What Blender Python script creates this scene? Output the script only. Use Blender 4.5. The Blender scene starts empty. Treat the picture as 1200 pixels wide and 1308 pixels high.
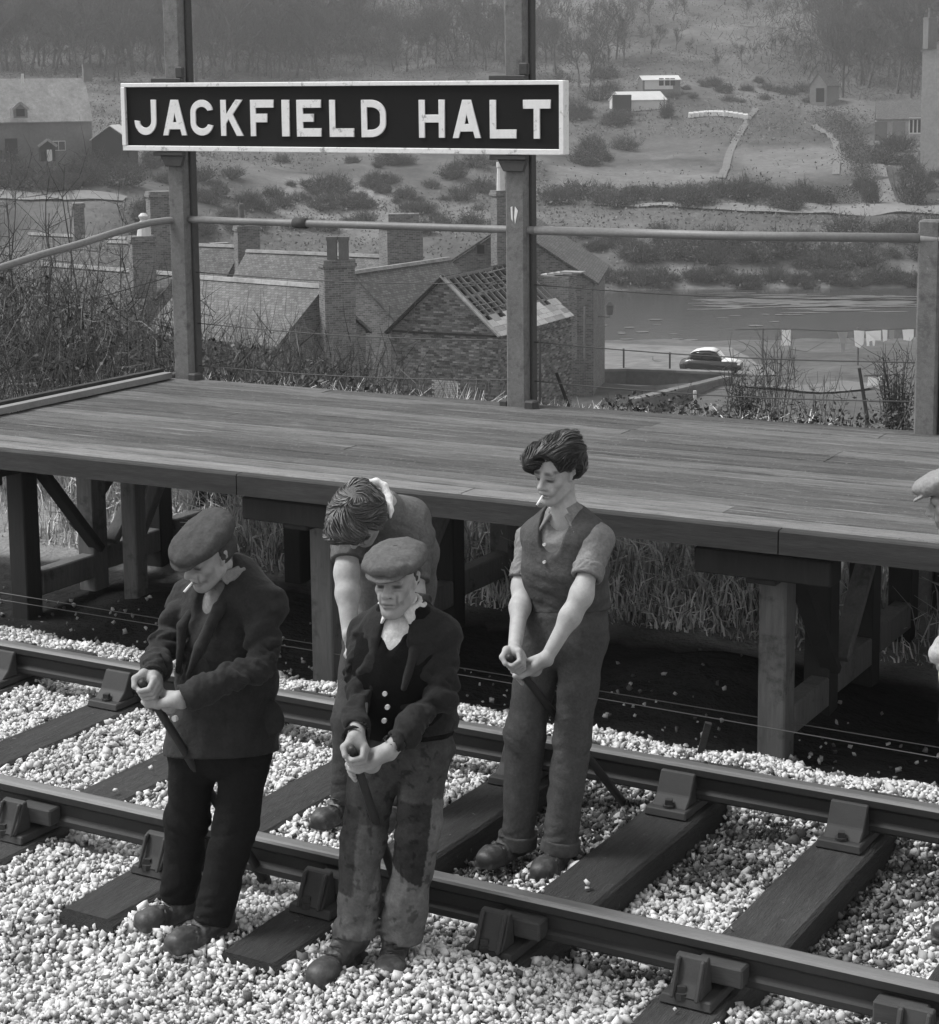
import bpy, bmesh, math, random
import numpy as np
from mathutils import Vector, Matrix

random.seed(7)
RNG = np.random.default_rng(11)
SC = bpy.context.scene
COL = SC.collection

# ------------------------------------------------------------------ camera
CAM_POS = np.array([0.0, -5.7689, 2.8454])
YAW, PITCH, ROLL, FOC, CY = 0.52126, 0.15343, -0.0101, 2495.0, 487.9
_fw = np.array([-math.sin(YAW) * math.cos(PITCH), math.cos(YAW) * math.cos(PITCH), -math.sin(PITCH)])
_r = np.array([math.cos(YAW), math.sin(YAW), 0.0])
_u = np.cross(_r, _fw)
CR = math.cos(ROLL) * _r + math.sin(ROLL) * _u
CU = -math.sin(ROLL) * _r + math.cos(ROLL) * _u
CF = _fw
cam_data = bpy.data.cameras.new("camera")
cam = bpy.data.objects.new("camera", cam_data)
COL.objects.link(cam)
M = Matrix(((CR[0], CU[0], -CF[0], CAM_POS[0]), (CR[1], CU[1], -CF[1], CAM_POS[1]), (CR[2], CU[2], -CF[2], CAM_POS[2]), (0, 0, 0, 1)))
cam.matrix_world = M
cam_data.sensor_fit = 'HORIZONTAL'
cam_data.sensor_width = 36.0
cam_data.lens = FOC / 1200.0 * 36.0
cam_data.shift_y = -(654.0 - CY) / 1200.0
cam_data.clip_start = 0.1
cam_data.clip_end = 4000.0
SC.camera = cam

# ------------------------------------------------------------------ light (overcast day, black and white film)
SUN_DIR = np.array([-0.62, -0.22, 0.95]); SUN_DIR /= np.linalg.norm(SUN_DIR)
world = bpy.data.worlds.new("World"); SC.world = world; world.use_nodes = True
nt = world.node_tree; nt.nodes.clear()
sky = nt.nodes.new("ShaderNodeTexSky"); sky.sky_type = 'NISHITA'; sky.sun_disc = False
sky.sun_elevation = math.asin(SUN_DIR[2]); sky.sun_rotation = math.atan2(SUN_DIR[0], SUN_DIR[1])
bw = nt.nodes.new("ShaderNodeRGBToBW"); bg = nt.nodes.new("ShaderNodeBackground"); wo = nt.nodes.new("ShaderNodeOutputWorld")
bg.inputs["Strength"].default_value = 0.13
nt.links.new(sky.outputs[0], bw.inputs[0]); nt.links.new(bw.outputs[0], bg.inputs[0]); nt.links.new(bg.outputs[0], wo.inputs[0])
sun_data = bpy.data.lights.new("sun", 'SUN'); sun_data.energy = 1.5; sun_data.angle = math.radians(22); sun_data.color = (1, 1, 1)
sun = bpy.data.objects.new("sun", sun_data); COL.objects.link(sun)
sun.rotation_euler = Vector(SUN_DIR).to_track_quat('Z', 'Y').to_euler()
SC.view_settings.view_transform = 'Standard'; SC.view_settings.look = 'None'
SC.view_settings.exposure = 1.55; SC.view_settings.gamma = 1.0; SC.view_settings.use_curve_mapping = False
SC.render.engine = 'CYCLES'
SC.cycles.max_bounces = 6; SC.cycles.diffuse_bounces = 3; SC.cycles.volume_bounces = 0

# ------------------------------------------------------------------ points from the survey of the place
def ray(px, py): return CF * FOC + CR * (px - 600.0) - CU * (py - CY)
def pix(px, py, w): return CAM_POS + ray(px, py) * (w / FOC)
def onz(px, py, z):
    d = ray(px, py); return CAM_POS + d * ((z - CAM_POS[2]) / d[2])
def onY(px, py, Y):
    d = ray(px, py); return CAM_POS + d * ((Y - CAM_POS[1]) / d[1])
def depth(P): return float((np.asarray(P) - CAM_POS) @ CF)
FH = np.array([-math.sin(YAW), math.cos(YAW), 0.0]); RH = _r
def place(u, D, z): return CAM_POS * np.array([1, 1, 0]) + RH * u + FH * D + np.array([0, 0, z])

# ------------------------------------------------------------------ objects
def link(o, parent=None):
    COL.objects.link(o)
    if parent is not None: o.parent = parent
    return o
def tag(o, label=None, cat=None, group=None, kind=None):
    if label: o['label'] = label
    if cat: o['category'] = cat
    if group: o['group'] = group
    if kind: o['kind'] = kind
    return o
def thing(name, label, cat, group=None, loc=(0, 0, 0), kind=None):
    o = bpy.data.objects.new(name, None); o.empty_display_size = .1; o.location = tuple(loc); COL.objects.link(o)
    return tag(o, label, cat, group, kind)
def meshdata(name, V, F, mat=None, smooth=False, tone=None):
    me = bpy.data.meshes.new(name)
    V = np.asarray(V, np.float32)
    if isinstance(F, np.ndarray):
        n = F.shape[1]
        me.vertices.add(len(V)); me.vertices.foreach_set("co", V.ravel())
        me.loops.add(F.size); me.loops.foreach_set("vertex_index", F.ravel().astype(np.int32))
        me.polygons.add(len(F)); me.polygons.foreach_set("loop_start", np.arange(0, F.size, n, dtype=np.int32))
        me.polygons.foreach_set("loop_total", np.full(len(F), n, np.int32))
        me.update(calc_edges=True); me.validate()
    else:
        me.from_pydata([tuple(map(float, v)) for v in V], [], F); me.update()
    if smooth: me.polygons.foreach_set("use_smooth", np.ones(len(me.polygons), bool))
    if tone is not None:
        a = me.attributes.new("tone", 'FLOAT', 'POINT'); a.data.foreach_set("value", np.asarray(tone, np.float32))
    if mat: me.materials.append(mat)
    return me
def mobj(name, V, F, mat=None, parent=None, smooth=False, tone=None, at=None):
    """One mesh object; V in world coordinates (or local to `at`)."""
    o = bpy.data.objects.new(name, meshdata(name, V, F, mat, smooth, tone)); link(o, parent)
    if parent is not None: o.matrix_parent_inverse = Matrix.Translation(parent.location).inverted() if any(parent.location) else Matrix()
    if at is not None: o.location = tuple(at)
    return o

class MB:
    """Collects boxes, tubes and prisms into one mesh."""
    def __init__(s): s.V = []; s.F = []; s.T = []
    def add(s, V, F, tone=1.0):
        n = len(s.V); s.V += [tuple(map(float, v)) for v in V]; s.F += [tuple(i + n for i in f) for f in F]; s.T += [tone] * len(V)
        return s
    def frame(s, o, ax, ay, az, lo, hi, tone=1.0, taper=1.0):
        """box in the frame o + x*ax + y*ay + z*az; taper scales x, y at the top"""
        o, ax, ay, az = map(np.asarray, (o, ax, ay, az)); V = []
        cx, cy = (lo[0] + hi[0]) / 2, (lo[1] + hi[1]) / 2
        for k, z in enumerate((lo[2], hi[2])):
            t = taper if k else 1.0
            for x, y in ((lo[0], lo[1]), (hi[0], lo[1]), (hi[0], hi[1]), (lo[0], hi[1])):
                V.append(o + ax * (cx + (x - cx) * t) + ay * (cy + (y - cy) * t) + az * z)
        return s.add(V, [(3, 2, 1, 0), (4, 5, 6, 7), (0, 1, 5, 4), (1, 2, 6, 5), (2, 3, 7, 6), (3, 0, 4, 7)], tone)
    def box(s, lo, hi, tone=1.0, taper=1.0): return s.frame((0, 0, 0), (1, 0, 0), (0, 1, 0), (0, 0, 1), lo, hi, tone, taper)
    def beam(s, a, b, w, h, up=(0, 0, 1), tone=1.0):
        a = np.asarray(a, float); b = np.asarray(b, float); d = b - a; L = np.linalg.norm(d); d = d / L
        up = np.asarray(up, float); sd = np.cross(d, up)
        if np.linalg.norm(sd) < 1e-4: sd = np.cross(d, (1, 0, 0))
        sd /= np.linalg.norm(sd); u2 = np.cross(sd, d)
        return s.frame(a, sd, u2, d, (-w / 2, -h / 2, 0), (w / 2, h / 2, L), tone)
    def tube(s, pts, rad, n=8, tone=1.0, cap=True):
        pts = [np.asarray(p, float) for p in pts]; m = len(pts)
        if np.isscalar(rad): rad = [rad] * m
        V = []; prev = None
        for i, p in enumerate(pts):
            d = pts[min(i + 1, m - 1)] - pts[max(i - 1, 0)]; d = d / (np.linalg.norm(d) + 1e-9)
            if prev is None:
                a = np.array([0, 0, 1.0]) if abs(d[2]) < .9 else np.array([1.0, 0, 0])
            else: a = prev
            x = a - d * (a @ d); x /= np.linalg.norm(x) + 1e-9; prev = x; y = np.cross(d, x)
            for k in range(n):
                t = 2 * math.pi * k / n; V.append(p + rad[i] * (x * math.cos(t) + y * math.sin(t)))
        F = [(i * n + k, i * n + (k + 1) % n, (i + 1) * n + (k + 1) % n, (i + 1) * n + k) for i in range(m - 1) for k in range(n)]
        if cap: F += [tuple(range(n - 1, -1, -1)), tuple((m - 1) * n + k for k in range(n))]
        return s.add(V, F, tone)
    def prism(s, poly, o, ax, ay, az, depth_, tone=1.0):
        """extrude 2D poly (in ax, ay at o) by depth_ along az"""
        o, ax, ay, az = map(np.asarray, (o, ax, ay, az)); n = len(poly)
        V = [o + ax * x + ay * y for x, y in poly] + [o + ax * x + ay * y + az * depth_ for x, y in poly]
        F = [tuple(range(n - 1, -1, -1)), tuple(range(n, 2 * n))] + [(i, (i + 1) % n, n + (i + 1) % n, n + i) for i in range(n)]
        return s.add(V, F, tone)
    def build(s, name, mat, parent=None, smooth=False, bevel=0.0, tone=False):
        V = np.array(s.V)
        o = mobj(name, V, s.F, mat, parent, smooth, s.T if tone else None)
        bm = bmesh.new(); bm.from_mesh(o.data); bmesh.ops.recalc_face_normals(bm, faces=bm.faces)
        if bevel: bmesh.ops.bevel(bm, geom=bm.edges[:], offset=bevel, segments=1, affect='EDGES', profile=.5, clamp_overlap=True)
        bm.to_mesh(o.data); bm.free()
        return o

def copy_tree(o, dloc=(0, 0, 0), parent=None):
    c = o.copy(); COL.objects.link(c)
    if parent is not None: c.parent = parent
    else: c.location = (o.location[0] + dloc[0], o.location[1] + dloc[1], o.location[2] + dloc[2])
    for ch in list(o.children): copy_tree(ch, parent=c)
    return c

# ------------------------------------------------------------------ numpy value noise
_LAT = np.random.default_rng(3).random((32, 32, 32)).astype(np.float32)
def vnoise(P, scale=1.0, seed=0):
    p = np.asarray(P, np.float32) * scale + np.float32(seed * 7.31)
    i = np.floor(p).astype(np.int32); f = p - i; f = f * f * (3 - 2 * f); i &= 31; j = (i + 1) & 31
    x0, y0, z0 = i[..., 0], i[..., 1], i[..., 2]; x1, y1, z1 = j[..., 0], j[..., 1], j[..., 2]; fx, fy, fz = f[..., 0], f[..., 1], f[..., 2]
    L = _LAT
    a = L[x0, y0, z0] * (1 - fx) + L[x1, y0, z0] * fx; b = L[x0, y1, z0] * (1 - fx) + L[x1, y1, z0] * fx
    c = L[x0, y0, z1] * (1 - fx) + L[x1, y0, z1] * fx; d = L[x0, y1, z1] * (1 - fx) + L[x1, y1, z1] * fx
    return (a * (1 - fy) + b * fy) * (1 - fz) + (c * (1 - fy) + d * fy) * fz
def fbm(P, scale, oct=3, seed=0):
    s = 0; a = .5
    for o in range(oct): s = s + a * vnoise(P, scale * 2 ** o, seed + o); a *= .5
    return s / (1 - .5 ** oct)
def sstep(a, b, x):
    t = np.clip((np.asarray(x, float) - a) / (b - a), 0, 1); return t * t * (3 - 2 * t)

# ------------------------------------------------------------------ materials (all grey: the photograph is black and white)
def _mat(name):
    m = bpy.data.materials.new(name); m.use_nodes = True; t = m.node_tree; b = t.nodes["Principled BSDF"]; return m, t, b
def _math(t, op, a, b=None, clamp=False):
    n = t.nodes.new("ShaderNodeMath"); n.operation = op; n.use_clamp = clamp
    for i, v in enumerate((a, b)):
        if v is None: continue
        if isinstance(v, (int, float)): n.inputs[i].default_value = v
        else: t.links.new(v, n.inputs[i])
    return n.outputs[0]
def _noise(t, scale, detail=4, rough=.6, stretch=None, rot=None, coord="Object", dist=0.0):
    tc = t.nodes.new("ShaderNodeTexCoord"); v = tc.outputs[coord]
    if stretch is not None or rot is not None:
        mp = t.nodes.new("ShaderNodeMapping"); t.links.new(v, mp.inputs[0])
        if stretch is not None: mp.inputs["Scale"].default_value = stretch
        if rot is not None: mp.inputs["Rotation"].default_value = rot
        v = mp.outputs[0]
    n = t.nodes.new("ShaderNodeTexNoise"); n.inputs["Scale"].default_value = scale; n.inputs["Detail"].default_value = detail
    n.inputs["Roughness"].default_value = rough; n.inputs["Distortion"].default_value = dist; t.links.new(v, n.inputs["Vector"])
    return n.outputs[0]
def _vary(t, val, n, amt): # val * (1 + amt*(n-.5)*2)
    return _math(t, 'MULTIPLY', val, _math(t, 'MULTIPLY_ADD', n, amt * 2)) if False else _math(t, 'MULTIPLY', val, _add(t, _math(t, 'MULTIPLY', n, amt * 2), 1 - amt))
def _add(t, a, b): return _math(t, 'ADD', a, b)
def gm(name, val, rough=.85, layers=((6, .25), (45, .25)), bump=0.0, bscale=120, tone=False, rnd=0.0, spec=.25, stretch=None, metal=0.0, sheen=0.0, rot=None, bdist=.01):
    m, t, b = _mat(name)
    v = t.nodes.new("ShaderNodeValue"); v.outputs[0].default_value = val; v = v.outputs[0]
    for sc, am in layers: v = _vary(t, v, _noise(t, sc, stretch=stretch, rot=rot), am)
    if tone:
        a = t.nodes.new("ShaderNodeAttribute"); a.attribute_name = "tone"; v = _math(t, 'MULTIPLY', v, a.outputs["Fac"])
    if rnd:
        oi = t.nodes.new("ShaderNodeObjectInfo"); v = _vary(t, v, oi.outputs["Random"], rnd)
    c = t.nodes.new("ShaderNodeCombineColor")
    for k in range(3): t.links.new(v, c.inputs[k])
    t.links.new(c.outputs[0], b.inputs["Base Color"])
    b.inputs["Roughness"].default_value = rough; b.inputs["Specular IOR Level"].default_value = spec; b.inputs["Metallic"].default_value = metal
    if sheen: b.inputs["Sheen Weight"].default_value = sheen
    if bump:
        bp = t.nodes.new("ShaderNodeBump"); bp.inputs["Strength"].default_value = bump; bp.inputs["Distance"].default_value = bdist
        t.links.new(_noise(t, bscale, stretch=stretch, rot=rot), bp.inputs["Height"]); t.links.new(bp.outputs[0], b.inputs["Normal"])
    m.diffuse_color = (val, val, val, 1)
    return m
MT = {}
MT['stone'] = gm('ballast_stone', .50, .9, ((30, .12), (140, .18)), tone=True, spec=.2)
MT['bed'] = gm('ballast_bed', .30, .95, ((25, .4), (110, .5)), bump=.7, bscale=60, bdist=.03, tone=True)
MT['ground'] = gm('earth_and_grass', .1, .95, ((.02, .25), (.12, .3), (.5, .45), (1.6, .4), (40, .35)), tone=True, bump=.4, bscale=6, bdist=.2, spec=0.0)
MT['rail'] = gm('rusty_rail', .024, .6, ((4, .25), (90, .35)), bump=.12, bscale=300, spec=.25)
MT['railtop'] = gm('worn_rail_head', .20, .36, ((3, .25), (60, .25)), spec=.6, metal=.55, stretch=(.25, 3, 3))
MT['sleeper'] = gm('creosoted_timber', .046, .88, ((3, .35), (14, .5), (60, .45)), bump=.7, bscale=34, stretch=(6, .7, 6), rnd=.2, bdist=.02, spec=.12)
MT['iron'] = gm('cast_iron', .034, .65, ((10, .35), (120, .3)), bump=.15, bscale=200, spec=.25, bdist=.004)
MT['key'] = gm('oak_key', .045, .8, ((8, .3), (60, .4)), stretch=(.4, 3, 3), bump=.2, bscale=60)
MT['plank'] = gm('weathered_deck', .098, .92, ((1.6, .4), (7, .5), (30, .45), (110, .4)), bump=.6, bscale=90, stretch=(.25, 2.2, 2.2), rnd=.32, bdist=.010, tone=True, spec=.15)
MT['tarred'] = gm('tarred_timber', .036, .9, ((2, .5), (9, .5), (40, .45)), stretch=(.3, 3, 3), bump=.2, bscale=60)
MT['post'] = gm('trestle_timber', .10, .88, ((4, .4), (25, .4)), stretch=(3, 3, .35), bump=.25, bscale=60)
MT['postdark'] = gm('dark_shaded_timber', .022, .88, ((4, .4), (25, .3)), stretch=(3, 3, .4))
MT['concrete'] = gm('mottled_post', .13, .85, ((4, .3), (35, .35), (170, .35)), bump=.35, bscale=140, bdist=.006)
MT['postiron'] = gm('dark_post_iron', .045, .7, ((5, .3), (60, .3)))
MT['pipe'] = gm('painted_pipe', .16, .5, ((5, .3), (60, .3)), spec=.4)
MT['wire'] = gm('fence_wire', .04, .6, ())
MT['signblack'] = gm('sign_black', .009, .6, ((5, .3),), spec=.12)
MT['signwhite'] = gm('sign_white', .62, .5, ((10, .1), (45, .12)), spec=.3)
def ramp_dirt(m, scale, lo, hi, dark, stretch=None):
    """patches of dirt / chipped paint with a hard edge"""
    t = m.node_tree; b = t.nodes["Principled BSDF"]; src = b.inputs["Base Color"].links[0].from_socket
    n = _noise(t, scale, detail=6, rough=.7, stretch=stretch); r = t.nodes.new("ShaderNodeMapRange"); r.inputs[1].default_value = lo; r.inputs[2].default_value = hi
    t.links.new(n, r.inputs[0]); mx = t.nodes.new("ShaderNodeMix"); mx.data_type = 'RGBA'
    t.links.new(r.outputs[0], mx.inputs[0]); t.links.new(src, mx.inputs[6]); mx.inputs[7].default_value = (dark, dark, dark, 1)
    t.links.new(mx.outputs[2], b.inputs["Base Color"]); return m
ramp_dirt(MT['signwhite'], 14, .58, .70, .16)
ramp_dirt(MT['signwhite'], 5, .62, .68, .30)
ramp_dirt(MT['signwhite'], 60, .66, .72, .06)
ramp_dirt(MT['concrete'], 34, .66, .72, .28)
ramp_dirt(MT['concrete'], 12, .52, .75, .06)
ramp_dirt(MT['plank'], 7, .50, .74, .04, (.18, 2.0, 2.0))
ramp_dirt(MT['plank'], 11, .56, .70, .20, (.12, 3.0, 3.0))
ramp_dirt(MT['plank'], 52, .58, .68, .16)
ramp_dirt(MT['plank'], 85, .60, .68, .04)
ramp_dirt(MT['post'], 6, .55, .7, .035)
ramp_dirt(MT['sleeper'], 22, .64, .70, .14)
# ------------------------------------------------------------------ lie of the land
_KR = np.array([[0, -10.5], [60, -10.5], [75, -11.2], [100, -13], [115, -14.6], [140, -16.6], [156, -18.0], [161, -22.5], [207, -22.5], [212, -19.8], [222, -17.2], [240, -13.3], [262, -10.6], [300, -7.3], [330, -3.8], [380, 2.8], [470, 21], [600, 55], [950, 160], [1500, 250]])
_KL = np.array([[0, -10.5], [60, -10.5], [75, -11.2], [100, -13], [115, -14.6], [140, -16.6], [156, -18.0], [161, -22.5], [207, -22.5], [212, -19.0], [222, -11.5], [240, -7.4], [262, -5.4], [300, -2.6], [330, 0], [380, 4.5], [470, 23], [600, 57], [950, 160], [1500, 250]])
def DU(x, y):
    dx = x - CAM_POS[0]; dy = y - CAM_POS[1]
    return dx * FH[0] + dy * FH[1], dx * RH[0] + dy * RH[1]
def terr(x, y):
    x = np.asarray(x, float); y = np.asarray(y, float)
    D, u = DU(x, y)
    P = np.stack([x, y, np.zeros_like(x)], -1)
    wl = 1 - sstep(-.19, -.06, u / np.maximum(D, 1))
    far = np.interp(D, _KR[:, 0], _KR[:, 1]) * (1 - wl) + np.interp(D, _KL[:, 0], _KL[:, 1]) * wl
    bank = sstep(209, 240, D)
    far = far + (fbm(P, .03, 3, 5) - .5) * 5 * bank + (fbm(P, .2, 2, 9) - .5) * .8 * sstep(40, 70, D) * (1 - sstep(155, 158, D)) + (fbm(P, .22, 2, 9) - .5) * 1.2 * bank
    near = -.36 + (fbm(P, 1.2, 3, 2) - .5) * .10 * sstep(2.2, 3.0, y)
    near = near + .26 * np.exp(-(((x + 3.75) / .62) ** 2 + ((y - 3.35) / .5) ** 2)) + .12 * np.exp(-(((x + 7.0) / .9) ** 2 + ((y - 3.4) / .5) ** 2))
    near = near + .34 * sstep(3.8, 5.8, y)
    s = np.maximum(y - 7.3, 0); slope = near - .34 * s - .02 * s * s * (s < 4) - .32 * (s >= 4)
    slope = np.maximum(slope, -12)
    t = sstep(24, 58, D) * (y > 7.3)
    return slope * (1 - t) + far * t
def hit(px, py, d0=60, d1=900, n=4000):
    d = ray(px, py); k = d[0] * FH[0] + d[1] * FH[1]; D = np.linspace(d0, d1, n)
    P = CAM_POS + d[None] * (D / k)[:, None]; b = np.nonzero(P[:, 2] < terr(P[:, 0], P[:, 1]))[0]
    return P[b[0]] if len(b) else P[-1]

# grid fanning out from below the camera
nr, na = 350, 240
rad = np.concatenate([np.linspace(.5, 16, 150), 16 * (1000 / 16) ** np.linspace(0, 1, nr - 150 + 1)[1:]])
ang = np.linspace(-1.25, 1.25, na); ang = np.sign(ang) * np.abs(ang / 1.25) ** 1.8 * 1.25
R_, A_ = np.meshgrid(rad, ang, indexing='ij')
gx = CAM_POS[0] + RH[0] * R_ * np.sin(A_) + FH[0] * R_ * np.cos(A_)
gy = CAM_POS[1] + RH[1] * R_ * np.sin(A_) + FH[1] * R_ * np.cos(A_)
gz = terr(gx, gy)
D_, u_ = DU(gx, gy)
PX = 600 + u_ / np.maximum(D_, .1) * FOC          # bearing, for naming the fields only
Pn = np.stack([gx, gy, np.zeros_like(gx)], -1)
tone = 1.0 + 0 * gx
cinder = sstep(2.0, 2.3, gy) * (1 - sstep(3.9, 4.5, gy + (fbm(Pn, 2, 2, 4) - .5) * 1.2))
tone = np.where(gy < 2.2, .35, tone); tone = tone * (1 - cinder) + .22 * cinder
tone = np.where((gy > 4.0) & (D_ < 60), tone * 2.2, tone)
fl = sstep(209, 216, D_)
tone *= 1 + fl * (fbm(Pn, .05, 3, 14) - .5) * 1.1
tone *= 1 - fl * .10
tone *= 1 + fl * (fbm(Pn, .16, 3, 77) - .5) * 1.3
def field(ua, ub, da, db, v, soft=1.5):
    global tone
    w = sstep(ua - soft, ua + soft, u_) * (1 - sstep(ub - soft, ub + soft, u_)) * sstep(da - soft, da + soft, D_) * (1 - sstep(db - soft, db + soft, D_))
    tone = tone * (1 - w) + v * w * (.8 + .4 * fbm(Pn, .6, 2, 21))
field(15, 40, 292, 306, 1.0); field(24, 38, 306, 318, .62); field(9, 40, 306, 330, .85)
field(40, 56, 262, 300, 1.35); field(12, 34, 262, 282, 1.3); field(12, 36, 285, 291, .65); field(40, 58, 300, 306, .65)
field(-24, -9, 236, 262, 1.9, 4); field(-60, 80, 212, 216, 1.5, 1)
field(2, 26, 250, 256, .5); field(8, 30, 156, 162, .8)
field(6, 14, 118, 150, .95, 2); field(14, 40, 122, 140, .85, 2)
idx = np.arange(nr * na).reshape(nr, na)
F = np.stack([idx[:-1, :-1], idx[:-1, 1:], idx[1:, 1:], idx[1:, :-1]], -1).reshape(-1, 4)[:, ::-1]
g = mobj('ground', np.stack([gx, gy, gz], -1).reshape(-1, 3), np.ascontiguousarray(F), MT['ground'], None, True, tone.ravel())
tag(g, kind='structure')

# river
m, t, b = _mat('river_water'); b.inputs["Base Color"].default_value = (.045, .045, .045, 1); b.inputs["Roughness"].default_value = .14
b.inputs["Specular IOR Level"].default_value = .35
bp = t.nodes.new("ShaderNodeBump"); bp.inputs["Strength"].default_value = .3; bp.inputs["Distance"].default_value = .08
t.links.new(_noise(t, .9, detail=5, stretch=(1, 1, 1)), bp.inputs["Height"]); t.links.new(bp.outputs[0], b.inputs["Normal"])
c1, c2, c3, c4 = place(-300, 154, -20), place(300, 154, -20), place(300, 214, -20), place(-300, 214, -20)
tag(mobj('river', [c1, c2, c3, c4], [(0, 1, 2, 3)], m), kind='structure')
# roads, paths and yard laid on the land
def drape(name, poly_uD, mat, lift=.12, kind='structure', n=10):
    """strip between two lists of (u, D) draped on the land"""
    A, B = poly_uD; V = []
    for (ua, da), (ub, db) in zip(A, B):
        for k in range(n + 1):
            t_ = k / n; p = place(ua * (1 - t_) + ub * t_, da * (1 - t_) + db * t_, 0); p[2] = terr(p[0], p[1]) + lift; V.append(p)
    F = [(i * (n + 1) + k, i * (n + 1) + k + 1, (i + 1) * (n + 1) + k + 1, (i + 1) * (n + 1) + k) for i in range(len(A) - 1) for k in range(n)]
    return tag(mobj(name, V, F, mat, None, True), kind=kind)
MT['road'] = gm('pale_road', .17, .95, ((.3, .25), (3, .25)), spec=0)
MT['path'] = gm('trodden_path', .14, .95, ((.5, .3), (4, .3)), spec=0)
MT['yard'] = gm('pale_yard', .15, .95, ((.3, .45), (1.2, .45)), spec=0)
def uD(px, py):
    p = hit(px, py, 100, 700); D, u = DU(p[0], p[1]); return float(u), float(D)
def smooth_pts(P, n=6):
    P = np.array(P, float); out = []
    for i in range(len(P) - 1):
        p0, p1, p2, p3 = P[max(i - 1, 0)], P[i], P[i + 1], P[min(i + 2, len(P) - 1)]
        for k in range(n):
            t_ = k / n; out.append(.5 * ((2 * p1) + (-p0 + p2) * t_ + (2 * p0 - 5 * p1 + 4 * p2 - p3) * t_ ** 2 + (-p0 + 3 * p1 - 3 * p2 + p3) * t_ ** 3))
    out.append(P[-1]); return out
def strip(name, pix_pts, half, mat, lift=.12, horiz=False):
    pts = smooth_pts([uD(*p) for p in pix_pts]); A = []; B = []
    for i, p in enumerate(pts):
        d = pts[min(i + 1, len(pts) - 1)] - pts[max(i - 1, 0)]; n_ = np.array([-d[1], d[0]]) / (np.linalg.norm(d) + 1e-6)
        h = half if np.isscalar(half) else np.interp(i / (len(pts) - 1), np.linspace(0, 1, len(half)), half)
        A.append(p - n_ * h); B.append(p + n_ * h)
    return drape(name, (A, B), mat, lift)
strip('road', [(1290, 272), (1180, 268), (1110, 266), (1030, 268), (900, 266), (760, 262)], (2.6, 2.6, 3.2, 2.2, .9, .5), MT['road'], .25)
strip('road', [(-120, 252), (0, 250), (90, 252), (160, 256)], (1.6, 1.6, 1.6, .8), MT['road'], .25)
strip('path', [(922, 228), (935, 190), (952, 160), (966, 138)], .55, MT['path'], .15)
strip('path', [(1068, 224), (1070, 195), (1060, 172), (1040, 160)], .5, MT['path'], .15)
strip('path', [(1128, 262), (1124, 235), (1110, 205), (1098, 188)], (2, 1.3, 1.2, 1.1), MT['path'], .15)
# band of light reflected on the river, painted as pale streaks
rs = random.Random(5)
m2 = gm('painted_water_gleam', .085, .5, ((.6, .5), (3, .4)))
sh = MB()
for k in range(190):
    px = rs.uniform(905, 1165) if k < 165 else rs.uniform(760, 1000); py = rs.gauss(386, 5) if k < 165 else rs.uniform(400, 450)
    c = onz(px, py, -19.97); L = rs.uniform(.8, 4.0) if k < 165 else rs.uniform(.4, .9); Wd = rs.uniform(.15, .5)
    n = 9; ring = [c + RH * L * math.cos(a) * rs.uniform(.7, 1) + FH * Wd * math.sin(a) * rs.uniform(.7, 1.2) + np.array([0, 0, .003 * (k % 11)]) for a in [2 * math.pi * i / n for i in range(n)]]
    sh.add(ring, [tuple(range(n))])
tag(sh.build('river_gleam', m2), kind='structure')
# ------------------------------------------------------------------ ballast
G = 1.505
SLX = [-6.169 - .76 * k for k in range(8, 0, -1)] + [-6.169, -5.40, -4.654, -3.909, -3.158, -2.412, -1.655, -.89, -.13]
SZ = -.185                                              # top of the sleepers
SLX = np.array(SLX)
def ballast_z(x, y):
    """top of the ballast: nearly flush with the timbers to the left, dug out beside them to the right"""
    x = np.asarray(x, float); y = np.asarray(y, float)
    i = np.clip(np.searchsorted(SLX, x) - 1, 0, len(SLX) - 2); t = (x - SLX[i]) / (SLX[i + 1] - SLX[i])
    dug = sstep(-4.35, -3.7, x) * sstep(-.1, .15, y) * (1 - sstep(1.55, 1.75, y))
    z = -.212 - .03 * dug - .085 * dug * (1 - sstep(.2, .95, t)) - .035 * (1 - dug) * np.exp(-((t - .5) / .35) ** 2) * (y > -.5)
    z = z - .05 * sstep(-.45, -.8, y) * (0 + 1) + .02
    z = z + .040 * np.exp(-((x + 3.2) / .34) ** 4) * (1 - sstep(-.26, -.12, y)) + .02 * np.exp(-((x + 2.55) / .25) ** 4) * (1 - sstep(-.40, -.25, y))
    z = z - .075 * np.exp(-((x + 4.60) / .24) ** 4) * (1 - sstep(-.60, -.48, y)) - .03 * np.exp(-((x + 3.909) / .2) ** 4) * (1 - sstep(-.60, -.48, y))
    z = np.where(y > 1.9, z - .13 * sstep(2.1, 2.62, y), z)
    return z
V = []; nx, ny = 170, 64
xs = np.linspace(-12.5, .6, nx); ys = np.linspace(-1.9, 2.62, ny)
X, Y = np.meshgrid(xs, ys, indexing='ij'); Pn = np.stack([X, Y, 0 * X], -1)
Z = ballast_z(X, Y) - .022 + (vnoise(Pn, 18, 3) - .5) * .02
idx = np.arange(nx * ny).reshape(nx, ny)
F = np.stack([idx[:-1, :-1], idx[1:, :-1], idx[1:, 1:], idx[:-1, 1:]], -1).reshape(-1, 4)
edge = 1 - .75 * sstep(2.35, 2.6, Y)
tag(mobj('ballast_bed', np.stack([X, Y, Z], -1).reshape(-1, 3), F, MT['bed'], None, True, edge.ravel()), kind='structure')

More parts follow.
